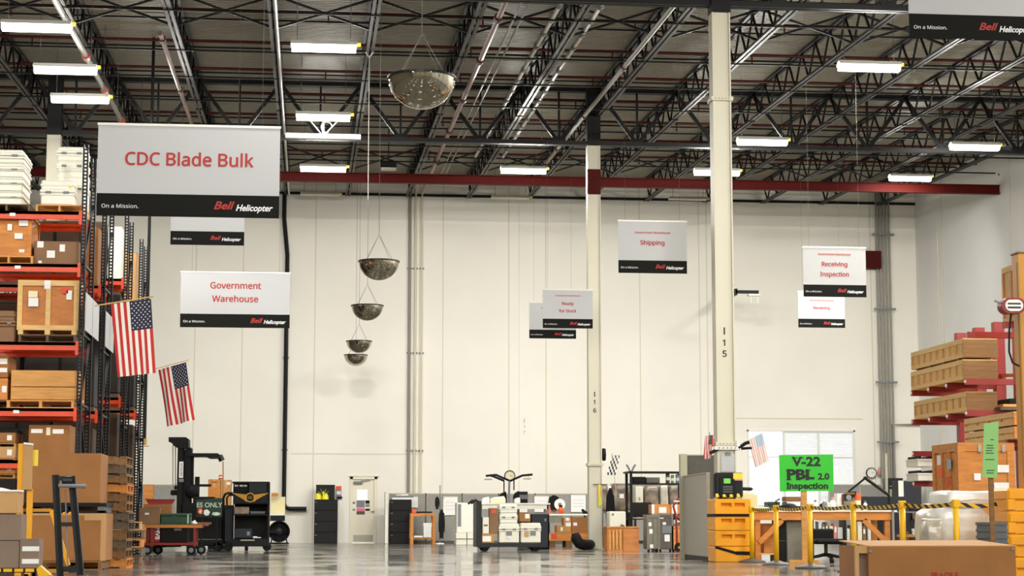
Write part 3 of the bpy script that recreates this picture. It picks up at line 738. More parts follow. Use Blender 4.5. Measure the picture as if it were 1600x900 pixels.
# dark loads added in the rows behind so the shelf gaps read dark
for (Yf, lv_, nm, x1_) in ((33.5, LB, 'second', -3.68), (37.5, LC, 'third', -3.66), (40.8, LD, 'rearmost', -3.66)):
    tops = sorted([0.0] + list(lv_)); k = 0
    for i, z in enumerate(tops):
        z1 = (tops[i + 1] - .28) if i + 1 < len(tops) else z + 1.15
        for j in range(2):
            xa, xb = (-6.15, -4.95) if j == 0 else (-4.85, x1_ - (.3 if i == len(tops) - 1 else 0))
            r = thing('filler_load', '%s dark bulky load on the %s rack row, %s level' % (('left', 'right')[j], nm, ('floor', 'middle', 'top')[i]), 'load', ((xa + xb) / 2, Yf + .5, z + .002), group='dark loads in the rear racks'); w = xb - xa; h = z1 - z
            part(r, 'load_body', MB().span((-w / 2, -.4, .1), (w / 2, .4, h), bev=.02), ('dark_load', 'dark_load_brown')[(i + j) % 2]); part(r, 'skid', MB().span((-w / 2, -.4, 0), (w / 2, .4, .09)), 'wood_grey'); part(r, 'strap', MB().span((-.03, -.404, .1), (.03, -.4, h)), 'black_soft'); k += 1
# ---- goods on the racks
def wcase(name, label, x0, y0, x1, y1, d, dep, z0=None, m='plastic_white', lid=.45, group=None, tags=()):
    """moulded plastic transit case: lower shell, lid, ribs, latches"""
    r, w, h, dep = B(name, label, 'case', x0, y0, x1, y1, d, dep, z0, group)
    zl = h * (1 - lid)
    part(r, 'shell', MB().span((-w * .47, -dep * .47, 0), (w * .47, dep * .47, zl), bev=.02).span((-w / 2, -dep / 2, zl - .05), (w / 2, dep / 2, zl - .012), bev=.01), m)
    part(r, 'lid', MB().span((-w / 2, -dep / 2, zl), (w / 2, dep / 2, zl + .045), bev=.01).span((-w * .47, -dep * .47, zl + .03), (w * .47, dep * .47, h), bev=.025).span((-w * .49, -dep * .49, h - .1), (w * .49, dep * .49, h - .06), bev=.01), m)
    for sx in (-.25, .25): part(r, 'latch', MB().box((sx * w, -dep / 2 - .005, zl), (min(.09, w * .15), .02, .035)), 'photo_grey')
    for (sx, sz, sw, sh, tm) in tags: paper(r, sx * w, sz * h, sw, sh, -dep * .472, tm, 'sticker')
    return r
zt = LV[0]
def on_pallet(x0, x1, d, z, m, label, dep=1.0, hpx=None):
    a = at(x0, 400, d).x; b = at(x1, 400, d).x
    o = pallet(m, label, ((a + b) / 2, d + dep / 2, z), group='pallets on the racks', sc=((b - a) / 1.02, dep / 1.2, 1)); return z + .128
zp = on_pallet(-30, 45, 30.45, zt, 'wood_grey', 'grey pallet under the left stack of white cases')
n = 4; top = at(20, 233, 30.5).z
for k in range(n):
    h = (top - zp) / n
    yb_ = 0; r = wcase('transit_case', 'white transit case in the left stack on the top shelf, %s' % ('lowest', 'second from below', 'third from below', 'topmost')[k], -22, 233, 38, 262, 30.5, .9, zp + k * h, group='white transit cases on the top shelf')
    r.scale.z = (h - .004) / (at(8, 233, 30.5).z - (zp + k * h)) if False else 1
    for ch in r.children: pass
    r['_h'] = h
for o in [o for o in bpy.data.objects if o.get('_h')]:
    zz = o.location.z; hh = at(8, 233, 30.5).z - zz; o.scale.z = (o['_h'] - .004) / hh; del o['_h']
zp = on_pallet(53, 128, 30.45, zt, 'wood_pine', 'pale pallet under the white cases by the rack end')
wcase('transit_case', 'white transit case with yellow dot in front on the top shelf', 62, 281, 117, 318, 30.47, .42, zp, lid=.5, group='white transit cases on the top shelf', tags=((.36, .75, .05, .05, 'sticker_yellow'),))
z = zp
for k, (ya, yb, sub) in enumerate(((268, 320, 'lowest, with a yellow sticker'), (252, 268, 'second from top'), (229, 252, 'topmost'))):
    a = at(110, ya, 30.95).z
    rr = wcase('transit_case', 'white transit case behind the rack post, ' + sub, 88, ya, 136, yb, 30.95, .5, z, group='white transit cases on the top shelf', tags=((.2, .6, .09, .06, 'sticker_yellow'),) if k == 0 else ())
    z = a + .002
def carton(label, x0, y0, x1, y1, d, dep, z0=None, m='cardboard', labels=(), group=None, name='cardboard_box', tape=True, rz=0):
    r, w, h, dep = B(name, label, 'box', x0, y0, x1, y1, d, dep, z0, group)
    r.rotation_euler = (0, 0, rz)
    part(r, 'carton_body', MB().span((-w / 2, -dep / 2, 0), (w / 2, dep / 2, h - .006), bev=.006), m)
    g = .004
    for sy in (-1, 1): part(r, 'flap', MB().span((-w / 2 + .003, sy * g, h - .006), (w / 2 - .003, sy * dep / 2 * .995, h)), m)
    if tape: part(r, 'tape', MB().span((-.03, -dep / 2 - .002, h * .72), (.03, -dep / 2, h)).span((-.03, -dep / 2 - .002, h), (.03, dep / 2, h + .002)), 'tape_tan')
    for (fx, fz, fw, fh, lm) in labels: paper(r, fx * w, fz * h, fw * w, fh * h, -dep / 2, lm)
    return r
def crate(label, x0, y0, x1, y1, d, dep, z0=None, m='wood_pine', pm='plywood', cols=2, labels=(), group=None, feet=True, bw=None, name='wooden_crate', side_cols=0, rz=0):
    """plywood box with a frame of boards on the front, the sides, top and bottom, on skids"""
    r, w, h, dep = B(name, label, 'crate', x0, y0, x1, y1, d, dep, z0, group)
    r.rotation_euler = (0, 0, rz)
    f0 = .07 if feet else 0; bw = bw or max(.05, min(w, h) * .09); t = .022
    part(r, 'plywood_body', MB().span((-w / 2 + t, -dep / 2 + t, f0), (w / 2 - t, dep / 2 - t, h)), pm)
    if feet:
        for sx in (-1, 0, 1): part(r, 'skid', MB().box((sx * (w / 2 - .06), 0, f0 / 2), (.08, dep, f0)), m)
    y = -dep / 2
    for a, b in (((-w / 2, f0), (w / 2, f0 + bw)), ((-w / 2, h - bw), (w / 2, h))): part(r, 'board', MB().span((a[0], y, a[1]), (b[0], y + t, b[1])), m)
    for k in range(cols + 1):
        x = -w / 2 + k * (w - bw) / cols; part(r, 'board', MB().span((x, y + .002, f0 + bw), (x + bw, y + t, h - bw)), m)
    for sx in (-1, 1):
        xs = (sx * w / 2, sx * (w / 2 - t)); sc = side_cols or max(1, int(dep / .6))
        for z0_, z1_ in ((f0, f0 + bw), (h - bw, h)): part(r, 'board', MB().span((xs[0], y + t, z0_), (xs[1], -y, z1_)), m)
        for k in range(sc + 1):
            yy = y + t + k * (dep - t - bw) / sc; part(r, 'board', MB().span((xs[0] * .999, yy, f0 + bw), (xs[1], yy + bw, h - bw)), m)
    part(r, 'crate_lid', MB().span((-w / 2, y, h), (w / 2, -y, h + .012)), m)
    for (fx, fz, fw, fh, lm) in labels: paper(r, fx * w, fz * h, fw * w, fh * h, y - .001, lm)
    return r
# shelf two
z = on_pallet(-25, 52, 30.4, LV[1], 'wood_pine', 'pale pallet under the orange crate on the second shelf')
crate('large orange plywood crate with paper labels on the second shelf', -22, 332, 49, 400, 30.42, .95, z, 'wood_orange', 'wood_orange', 1, ((.32, .76, .2, .13, 'paper'), (.02, .66, .1, .15, 'paper'), (.22, .46, .18, .13, 'paper'), (.3, .12, .12, .07, 'paper')), feet=False)
carton('brown carton with scattered white stickers on the second shelf', 53, 377, 123, 412, 30.5, .9, LV[1] + .002, 'cardboard_dark', ((-.36, .86, .14, .26, 'paper'), (-.12, .46, .18, .3, 'paper'), (.13, .72, .12, .3, 'paper'), (-.36, .13, .08, .1, 'paper')), tape=False)
# shelf three
z = on_pallet(32, 123, 30.42, LV[2], 'wood_grey', 'grey pallet under the framed crate on the third shelf')
crate('square crate with pale frame and reddish plywood on the third shelf', 27, 439, 123, 516, 30.45, .9, z, 'wood_pale', 'plywood', 2, ((-.25, .75, .15, .12, 'paper_cream'), (-.24, .6, .16, .16, 'paper'), (.34, .74, .09, .17, 'paper'), (.27, .82, .1, .1, 'sticker_red'), (-.02, .93, .1, .16, 'paper')))
wcase('footlocker', 'dull olive trunk left of the framed crate on the third shelf', -18, 485, 25, 530, 30.5, .8, LV[2] + .002, 'cardboard_dark', .4)
# shelf four
z = on_pallet(17, 123, 30.42, LV[3], 'wood_pine', 'pale pallet under the two-board crate on the fourth shelf')
r = crate('low crate of two wide planks with a teal tag on the fourth shelf', 17, 580, 122, 622, 30.45, .9, z, 'wood_pine', 'wood_orange', 1, ((-.38, .75, .07, .14, 'paper'), (-.16, .8, .16, .22, 'paper_teal'), (-.24, .58, .15, .17, 'paper_teal'), (.02, .84, .06, .16, 'sticker_pink'), (.42, .86, .08, .14, 'paper')), feet=False)
w = at(122, 600, 30.45).x - at(17, 600, 30.45).x; h = at(70, 580, 30.45).z - z
for a, b in ((.03, .44), (.47, .97)): part(r, 'plank', MB().span((-w / 2 + .01, -.474, h * a), (w / 2 - .01, -.452, h * b)), 'wood_pine')
carton('small carton with two labels left of the two-board crate', -25, 556, 13, 590, 30.5, .8, at(0, 590, 30.5).z, 'cardboard', ((.3, .75, .3, .25, 'paper'), (.28, .35, .35, .2, 'paper')), tape=False)
carton('lower carton at the left frame edge on the fourth shelf', -25, 591, 12, 620, 30.5, .8, LV[3] + .13, 'wood_orange', ((.36, .5, .2, .3, 'paper'),), tape=False)
pallet('wood_grey', 'grey pallet under the cartons at the left frame edge', (at(-8, 600, 30.5).x, 30.98, LV[3]), group='pallets on the racks', sc=(.42, .78, 1))
# bottom level
carton('brown carton with two white labels under the lowest visible beam', 44, 664, 108, 738, 30.5, .9, LV[4] + .002, 'cardboard', ((-.3, .83, .28, .12, 'paper'), (.22, .82, .27, .13, 'paper'), (-.02, .82, .1, .22, 'paper_cream')), tape=False)
for k, (ya, yb) in enumerate(((676, 692), (698, 716), (722, 740))):
    carton('flat carton in the left edge pile under the lowest beam, %s' % ('topmost', 'middle', 'lowest')[k], -30, ya, 24, yb, 30.42, .8, at(0, yb, 30.42).z, ('cardboard', 'cardboard_light', 'wood_orange')[k], ((.33, .5, .14, .5, 'paper'),), tape=False, group='flat cartons at the left edge')
    pallet('wood_pine', 'thin pallet below the %s flat carton at the left edge' % ('topmost', 'middle', 'lowest')[k], (at(-3, 700, 30.42).x, 30.82, at(0, yb, 30.42).z - .07), group='thin pallets at the left edge', sc=(.52, .66, .5))
# goods deeper in the rack rows seen between frames
for (x0, y0, x1, y1, d, m, lb, lv_) in ((150, 352, 158, 445, 33.42, 'cardboard', 'tall tan carton at the end of the second rack row', LB[0]), (178, 352, 187, 435, 37.5, 'plastic_white', 'white case at the end of the third rack row', LC[0]), (207, 392, 214, 470, 40.75, 'cardboard_light', 'tan carton at the end of the rearmost rack row', LD[0])):
    a = at(x0, y1, d); b = at(x1, y0, d); r = thing('cardboard_box', lb, 'box', (XE - .24, d + .5, lv_ + .003), group='goods in the rear racks'); hh = b.z - a.z
    part(r, 'carton_body', MB().span((-.13, -.42, .0), (.13, .42, hh), bev=.01), m); part(r, 'flap', MB().span((-.13, -.42, hh), (.13, -.01, hh + .006)), m); part(r, 'flap', MB().span((-.13, .01, hh), (.13, .42, hh + .006)), m)
# ================================================================= floor, left side
GD = 27.75
a = at(45, 800, GD).x; b = at(160, 800, GD).x
pallet('wood_brown', 'brown pallet on the floor under the big worn carton', ((a + b) / 2, GD + .52, 0), group='pallets on the floor', sc=((b - a) / 1.02 * 1.03, .9, 1))
r = carton('big worn carton with torn pale corners, lower of two', 45, 802, 165, 880, GD, 1.0, .13, 'cardboard', (), tape=False, name='bulk_carton')
w = at(165, 840, GD).x - at(45, 840, GD).x; h = at(100, 802, GD).z - .13
part(r, 'torn_edge', MB().span((w / 2 - .3, -.505, h - .1), (w / 2 + .004, -.5, h)).span((w / 2 - .07, -.505, 0), (w / 2 + .004, -.5, h - .1)).span((-w / 2, -.504, h - .03), (w / 2, -.5, h)), 'cardboard_light')
for k in range(4): part(r, 'hazard_tape', MB().prism([(-w / 2 + .36 + .08 * k, h - .012), (-w / 2 + .4 + .08 * k, h - .012), (-w / 2 + .43 + .08 * k, h + .02), (-w / 2 + .39 + .08 * k, h + .02)], -.51, -.506), 'yellow' )
zp = .13 + h + .008
o = thing('pallet', 'black plastic pallet between the two big cartons', 'pallet', ((a + b) / 2 - .02, GD + .52, zp), group='pallets on the floor')
for k in range(3): part(o, 'runner', MB().span((-.56 + k * .51, -.5, 0), (-.46 + k * .51, .5, .09)), 'plastic_grey' if k == 2 else 'black_paint')
part(o, 'deck', MB().span((-.58, -.5, .085), (.58, .5, .135)), 'black_paint'); part(o, 'bottom_rail', MB().span((-.58, -.5, 0), (.58, -.4, .03)), 'black_paint')
carton('big plain carton on the black pallet, upper of two', 42, 708, 157, 786, GD + .02, 1.0, zp + .137, 'cardboard', (), tape=False, name='bulk_carton')
# stack of pallets
px_ = at(196, 800, 28.95).x; ztop = at(180, 709, 28.95).z; n = int(round(ztop / .137)); ms = ['wood_grey', 'wood_brown', 'wood_grey', 'wood_brown', 'wood_orange', 'wood_brown', 'wood_brown', 'wood_grey']
for k in range(n):
    pos = 'bottom' if k == 0 else ('top' if k == n - 1 else '%s from the floor' % (['first', 'second', 'third', 'fourth', 'fifth', 'sixth', 'seventh', 'eighth', 'ninth', 'tenth', 'eleventh', 'twelfth', 'thirteenth', 'fourteenth', 'fifteenth', 'sixteenth', 'seventeenth', 'eighteenth'][k]))
    pallet(ms[(n - k) % 8], 'pallet ' + pos + ' in the tall stack beside the big cartons', (px_ - .6 + random.uniform(-.02, .025) + .036 * (n - k) / n, 28.95 + .56 + random.uniform(-.02, .02), k * .137), math.pi / 2 + random.uniform(-.012, .012), group='tall stack of pallets', sc=(1, 1, 1.04))
qx = at(222, 850, 31.0).x
for k in range(5):
    pallet(('wood_brown', 'wood_grey', 'wood_orange', 'wood_brown', 'wood_pine')[k], 'short broken pallet in the low pile right of the tall stack, ' + ('bottom', 'second', 'third', 'fourth', 'top')[k], (qx - .3 + random.uniform(-.05, .05), 31.3, k * .137), random.uniform(-.05, .05), group='low pile of short pallets', sc=(.55, .5, 1.04))
# yellow platform with foreground cartons
D0 = 23.0
def PX(px, py, d): return at(px, py, d)
zpl = at(40, 888, D0).z
a = at(-40, 890, D0).x; b = at(60, 890, D0).x; c_ = (a + b) / 2; hw = (b - a) / 2
r = thing('platform_dolly', 'low black dolly with a yellow edge under the foreground cartons', 'dolly', (c_, D0 + .35, 0))
part(r, 'platform', MB().span((-hw, -.36, zpl - .05), (hw, .5, zpl - .002)), 'black_paint')
for k in range(5): part(r, 'edge_stripe', MB().span((-hw + .08 + k * .125, -.366, zpl - .04), (-hw + .18 + k * .125, -.36, zpl - .004)), 'yellow_safety')
part(r, 'side_foot', MB().prism([(hw - .02, zpl - .01), (hw + .02, zpl + .03), (hw + .2, .01), (hw + .02, .0)], -.38, -.2), 'yellow_safety')
for sx in (-1, 1):
    for sy in (-.25, .4): part(r, 'wheel', MB().lathe([(0, -.02), (.035, -.02), (.035, .02), (0, .02)], 12, axis='x', c=(sx * (hw - .15), sy, .035)), 'black_rubber')
z1 = at(0, 845, D0).z; z2 = at(0, 803, D0).z
carton('grey-brown carton, lowest of the foreground pile at left', -40, 845, 30, 887, D0, .45, zpl, 'cardboard_grey', tape=False)
carton('grey-brown carton, middle of the foreground pile at left', -40, 803.5, 33, 845, D0, .45, z1 + .004, 'cardboard_grey', tape=False)
r = carton('light carton with a white sheet on top of the foreground pile', -40, 769, 28, 803, D0 + .02, .4, z2 + .006, 'cardboard_light', tape=False)
h = at(0, 769, D0).z - z2
part(r, 'white_sheet', MB().span((-.3, -.21, h - .005), (.26, .2, h + .02), bev=.01).prism([(-.1, h + .02), (.02, h + .05), (.14, h + .02)], -.1, .1), 'paper')
r = carton('small carton with two white tape bands by the dolly edge', 30.5, 842, 61, 888, D0 - .02, .35, zpl, 'cardboard_grey', tape=False)
w = at(61, 860, D0).x - at(30.5, 860, D0).x
for fz in (.24, .66): part(r, 'white_tape', MB().span((-w / 2 + .03, -.18, .345 * fz - .03), (w / 2, -.176, .345 * fz + .025)), 'paper')
# yellow ladder frame with cardboard sleeve
D1 = 25.2
A = at(31, 800, D1); r = thing('ladder_frame', 'yellow steel ladder frame between the left cartons', 'ladder', (A.x, D1, 0))
X2 = at(46, 800, D1).x - A.x; zt = at(30, 693, D1).z
part(r, 'post', MB().span((-.04, -.03, 0), (.04, .03, zt)), 'yellow'); part(r, 'post', MB().span((X2 - .035, -.03, 0), (X2 + .035, .03, at(46, 764, D1).z)), 'yellow')
for k in range(3): part(r, 'rung', MB().span((.04, -.02, .25 + .3 * k), (X2 - .035, .02, .28 + .3 * k)), 'black_paint')
d0 = at(77, 797, D1) - r.location; d1 = at(104, 884, D1) - r.location
part(r, 'brace', MB().bar((d0.x, .2, d0.z), (d1.x, .2, d1.z), .05), 'yellow'); part(r, 'brace_link', MB().bar((0, .1, d0.z), (d0.x, .2, d0.z), .04), 'yellow_dark')
part(r, 'base_rail', MB().bar((-.05, .1, .05), (d1.x, .2, .05), .05), 'yellow_dark')
q0 = at(51.5, 728, D1) - r.location; q1 = at(60, 703, D1) - r.location
part(r, 'yellow_tab', MB().span((q0.x - .03, -.02, q0.z), (q1.x, .0, q1.z)), 'sticker_yellow')
q0 = at(35, 765, D1 - .08); q1 = at(51, 695, D1 - .08)
o = thing('cardboard_sleeve', 'tan cardboard sleeve standing against the yellow ladder frame', 'cardboard', ((q0.x + q1.x) / 2, D1 - .051, q0.z)); w = q1.x - q0.x; h = q1.z - q0.z
part(o, 'sleeve', MB().span((-w / 2, -.02, 0), (w / 2, .02, h)), 'cardboard_light'); part(o, 'top_edge', MB().box((0, -.005, h + .012), (w * 1.05, .06, .025), rot=Matrix.Rotation(.12, 3, 'Y')), 'paper')
# hand stacker
D2 = 21.6
A = at(105, 860, D2); r = thing('hand_stacker', 'dark grey hand stacker mast in front of the big cartons', 'stacker', (A.x, D2, 0))
def lp(px, py, d=D2): return at(px, py, d) - r.location
def zf(p): return Vector((p.x, 0, p.z))
for (xa, ya, xb, yb) in ((87, 742, 94.5, 900), (112, 744, 126, 900)):
    p0 = lp(xa, ya); p1 = lp(xb, yb); t = (p1 - p0) / (p1.z - p0.z); p2 = p1 + t * (.04 - p1.z)
    part(r, 'mast_rail', MB().bar(p0, p2, .075, .06, upv=(0, 1, 0)), 'stretcher_steel')
    part(r, 'rail_face', MB().bar(p0 + Vector((.012, -.034, 0)), p2 + Vector((.012, -.034, 0)), .035, .012, upv=(0, 1, 0)), 'black_paint')
for (xa, xb, y, hh, m) in ((83, 118, 744, .05, 'stretcher_steel'), (93, 122, 816, .045, 'stretcher_steel'), (96, 128, 885, .06, 'stretcher_steel')):
    p0 = lp(xa, y); p1 = lp(xb, y); part(r, 'crossbar', MB().span((p0.x, -.025, p0.z - hh), (p1.x, .025, p1.z)), m)
p0 = lp(93, 759); p1 = lp(136, 760); part(r, 'handle', MB().tube([(p0.x, -.08, p0.z), (p1.x, -.1, p1.z)], [.02, .024], 8), 'photo_grey')
p0 = lp(107, 752); part(r, 'winch', MB().lathe([(0, -.05), (.06, -.05), (.06, .05), (0, .05)], 14, axis='x', c=(p0.x, -.02, p0.z)).box((p0.x, .01, p0.z), (.14, .06, .12), bev=.015), 'stretcher_steel')
p0 = lp(102, 765); p1 = lp(106, 890); part(r, 'cable', MB().tube([(p0.x, 0, p0.z), (p1.x, 0, p1.z)], .008, 5), 'photo_grey')
for sx in (-.12, .2): part(r, 'leg', MB().span((sx - .04, -.9, .03), (sx + .04, .05, .1)), 'stretcher_steel')
for sx in (-.12, .2):
    part(r, 'wheel', MB().lathe([(0, -.02), (.05, -.02), (.05, .02), (0, .02)], 12, axis='x', c=(sx, -.85, .05)), 'black_rubber'); part(r, 'wheel', MB().lathe([(0, -.02), (.05, -.02), (.05, .02), (0, .02)], 12, axis='x', c=(sx, .1, .05)), 'black_rubber')
# ---------------------------------------------------------------- red cart and its load
DC = 40.3
zd = at(260, 819, DC).z; a = at(226, 830, DC).x; b = at(316, 830, DC).x; hw = (b - a) / 2
r = thing('service_cart', 'red two-deck cart with brown top and twin casters', 'cart', ((a + b) / 2, DC + .35, 0))
part(r, 'top_deck', MB().span((-hw, -.36, zd - .07), (hw, .36, zd)), 'wood_brown'); part(r, 'deck_edge', MB().span((-hw, -.37, zd - .075), (hw, -.36, zd - .02)), 'wood_orange')
zl = at(260, 848, DC).z
part(r, 'lower_deck', MB().span((-hw, -.34, zl - .05), (hw - .12, .34, zl)), 'red_paint')
for sx in (-1, 1):
    for sy in (-.32, .32):
        part(r, 'leg', MB().span((sx * (hw - .15) - .03, sy - .03, .18), (sx * (hw - .15) + .03, sy + .03, zd - .07)), 'red_paint')
        part(r, 'caster', MB().lathe([(.03, -.025), (.085, -.03), (.1, -.015), (.1, .015), (.085, .03), (.03, .025)], 16, axis='y', c=(sx * (hw - .14) + (.09 if sy > 0 else -.08), sy, .1)), 'black_rubber')
        part(r, 'caster_hub', MB().lathe([(0, -.034), (.05, -.03), (.05, .03), (0, .034)], 12, axis='y', c=(sx * (hw - .14) + (.09 if sy > 0 else -.08), sy, .1)), 'photo_grey')
part(r, 'handle', MB().tube([(hw - .05, -.3, zd), (hw + .05, -.3, zd - .02), (hw + .08, .3, zd - .02), (hw - .05, .3, zd)], .02, 6), 'red_paint')
carton('tall brown carton on the left of the red cart', 217, 793, 250, 819, DC + .02, .35, zd + .002, 'cardboard_dark', ((-.12, .62, .2, .12, 'paper'),), tape=False)
carton('wide brown carton behind the tall one on the red cart', 224, 788, 268, 819, DC + .42, .26, zd + .002, 'cardboard', tape=False)
r, w, h, dp = B('tool_case', 'dark green case on the red cart', 'case', 251, 802, 298, 819, DC + .02, .38, zd + .002)
part(r, 'shell', MB().span((-w / 2, -dp / 2, 0), (w / 2, dp / 2, h * .7), bev=.015), 'green_box'); part(r, 'lid', MB().span((-w / 2, -dp / 2, h * .72), (w / 2, dp / 2, h), bev=.015), 'green_box'); part(r, 'corner_strip', MB().span((w / 2 - .07, -dp / 2 - .004, .01), (w / 2 - .04, -dp / 2, h * .9)), 'paper_teal')
r, w, h, dp = B('plastic_bag', 'crumpled white bag at the right end of the red cart', 'bag', 297, 813.5, 308, 819, DC + .1, .2, zd + .002)
part(r, 'bag_body', smooth(MB().lathe([(0, 0), (w * .45, .0), (w * .5, h * .4), (w * .25, h * .8), (0, h)], 10)), 'paper'); part(r, 'knot', MB().box((.02, 0, h), (.03, .03, .02)), 'paper')
r, w, h, dp = B('tub', 'dark red tub behind the cartons on the red cart', 'tub', 228, 780, 272, 787.8, DC + .43, .24, at(246, 788, DC + .42).z + .004)
part(r, 'tub_body', MB().prism([(-w * .42, 0), (w * .42, 0), (w / 2, h * .93), (-w / 2, h * .93)], -dp / 2, dp / 2), 'red_bin'); part(r, 'tub_rim', MB().span((-w / 2 - .02, -dp / 2 - .02, h * .9), (w / 2 + .02, dp / 2 + .02, h * .96)), 'red_bin'); part(r, 'tub_lid', MB().span((-w / 2, -dp / 2, h * .96), (w / 2, dp / 2, h)), 'plastic_grey')
r, w, h, dp = B('equipment_box', 'red box with white letters on the lower deck of the red cart', 'box', 228, 825, 250, 847, DC + .05, .5, zl + .002)
part(r, 'box_body', MB().span((-w / 2, -dp / 2, 0), (w / 2, dp / 2, h), bev=.01), 'red_paint'); text(r, 'MV8', .13, (w * .3, -dp / 2 - .003, h * .62), 'paper', rot=(math.pi / 2, math.pi / 2, 0), bold=.003); part(r, 'box_lid', MB().span((-w / 2, -dp / 2, h), (w / 2, dp / 2, h + .01)), 'red_paint')
r, w, h, dp = B('equipment_box', 'black box on the lower deck of the red cart', 'box', 251, 824.5, 293, 847, DC + .05, .5, zl + .002)
part(r, 'box_body', MB().span((-w / 2, -dp / 2, 0), (w / 2, dp / 2, h), bev=.01), 'black_paint'); part(r, 'box_label', MB().span((.0, -dp / 2 - .004, h - .06), (.15, -dp / 2, h - .01)), 'photo_grey')
r, w, h, dp = B('orange_bin', 'open orange-tan bin by the wall left of the forklift', 'bin', 226, 757, 238, 783, 52, .4, 0)
part(r, 'bin_body', MB().span((-w / 2, -dp / 2, 0), (w / 2, dp / 2, h * .98)), 'wood_orange'); part(r, 'bin_rim', MB().span((-w / 2 - .02, -dp / 2 - .02, h * .78), (w / 2 + .02, dp / 2 + .02, h)), 'wood_orange')
# ---------------------------------------------------------------- forklift (order picker)
DF = 46.2
A = at(300, 855, DF); r = thing('forklift', 'black order picker forklift with a tall mast', 'forklift', (A.x, DF, 0))
def L(px, py, y=0): p = at(px, py, DF) - r.location; return Vector((p.x, y, p.z))
def poly(pts): return [(L(*p).x, L(*p).z) for p in pts]
part(r, 'mast_head', MB().prism(poly([(265, 691), (270, 692), (272, 697), (279, 701), (296, 701), (296, 687), (292, 684), (265, 684)]), -.35, .35), 'black_paint')
for xa, xb in ((279, 284), (291, 297)):
    for y in (-.32, .22): part(r, 'mast_rail', MB().span(L(xa, 700, y), L(xb, 850, y + .1)), 'black_paint')
part(r, 'mast_cover', MB().span(L(283, 703, -.28), L(292, 850, .28)), 'black_soft')
lbp = part(r, 'mast_label', MB().span(L(281, 747, -.335), L(288, 722, -.322)), 'paper')
text(lbp, 'RAYMOND', .1, L(284.7, 734.5, -.337), 'print_black', rot=(math.pi / 2, math.pi / 2, 0), sx=.9)
part(r, 'mast_label', MB().span(L(281, 753.5, -.335), L(288.5, 748.5, -.322)), 'photo_grey')
part(r, 'lift_cylinder', MB().tube([L(299, 712), L(299, 765)], .06, 10), 'stretcher_steel'); part(r, 'outer_rail', MB().span(L(300.5, 714, -.2), L(302.5, 775, -.1)), 'black_paint')
part(r, 'guard_arm', MB().prism(poly([(296, 709), (341, 709), (346, 712), (345, 716), (328, 716.5), (322, 714), (296, 714)]), -.4, .4), 'black_paint')
part(r, 'guard_tip', MB().tube([L(343, 712, 0), L(347, 720, 0)], .07, 8), 'stretcher_steel'); part(r, 'guard_post', MB().tube([L(347.5, 720, .38), L(347.5, 800, .38)], .018, 6), 'brass')
part(r, 'load_post', MB().span(L(305, 745, -.1), L(311, 790, .1)), 'black_paint'); part(r, 'side_rail', MB().bar(L(308, 758.5), L(330, 758.5), .06), 'black_paint')
for px in (270.5, 274.5): part(r, 'lift_chain', MB().tube([L(px, 697, -.1), L(px, 772, -.1)], .012, 5), 'trim_beige')
part(r, 'chain_anchor', MB().box(L(274, 770, -.1), (.2, .2, .12), bev=.02).box(L(277, 762, -.1), (.12, .15, .08)), 'black_paint')
part(r, 'operator_pad', smooth(MB().lathe([(0, -.08), (.13, -.07), (.17, 0), (.13, .07), (0, .08)], 12, axis='y', c=L(302, 768, -.36))), 'black_soft')
part(r, 'control_panel', MB().span(L(303, 786, -.4), L(336, 776.5, .4)), 'black_paint')
part(r, 'power_unit', MB().span(L(284, 848, -.42), L(350, 786, .5), bev=.03), 'black_paint')
part(r, 'seam_strip', MB().span(L(306, 843, -.43), L(348, 842, -.42)), 'photo_grey')
part(r, 'chassis', MB().span(L(235, 853, -.45), L(350, 844, .5), bev=.02), 'black_paint')
for px in (240, 262): part(r, 'fork', MB().span(L(px - 30, 855, -.3 if px < 250 else .2), L(px + 20, 851, -.15 if px < 250 else .35)), 'black_soft')
for px in (240, 300, 341):
    for y in (-.4, .35): part(r, 'wheel', MB().lathe([(0, -.05), (.1, -.05), (.11, 0), (.1, .05), (0, .05)], 14, axis='y', c=(L(px, 850).x, y, .11)), 'black_rubber')
# green notice board and bags in front of the forklift
DG = 44.6
r, w, h, dp = B('notice_board', 'dark green board with pale letters below the forklift arm', 'sign', 307, 778, 347, 808, DG, .04)
part(r, 'board', MB().prism([(-w / 2, 0), (w / 2, 0), (w / 2, h * .95), (w * .4, h), (-w / 2, h * .9)], -.02, .02), 'green_dark'); text(r, 'ES ONLY', .155, (.0, -.024, h * .62), 'paper_teal', sx=.95, bold=.003)
part(r, 'stand_post', MB().bar((-w * .3, .0, 0), (-w * .3, .0, -r.location.z + .0), .03).bar((w * .3, 0, 0), (w * .3, 0, -r.location.z), .03), 'black_paint')
part(r, 'bracket', MB().bar((-w / 2 - .1, -.05, -.14), (w * .1, -.05, -.14), .05), 'wood_brown')
for (x0, y0, x1, y1, m, lb) in ((309, 794, 317, 804, 'sticker_orange', 'orange and white bag hung on the green board'), (318, 796, 328, 806, 'paper', 'white folded cloth hung on the green board'), (331, 800, 345, 806, 'paper_teal', 'pale strip of cloth at the foot of the green board')):
    rr, w, h, dp = B('rag', lb, 'cloth', x0, y0, x1, y1, DG - .08, .06)
    part(rr, 'cloth_fold', MB().prism([(-w / 2, h * .3), (-w * .1, 0), (w * .3, h * .1), (w / 2, h * .6), (w * .1, h), (-w * .4, h * .9)], -.03, .03), m); part(rr, 'cloth_corner', MB().prism([(-w * .3, h * .4), (w * .1, h * .2), (w * .2, h * .8)], -.04, -.03), 'paper')
carton('tan carton left of the pair on the rack behind the forklift arm', 325, 749, 344, 792, 49, .5, at(340, 792, 49).z, 'wood_orange', ((0, .9, .4, .06, 'cardboard_dark'),))
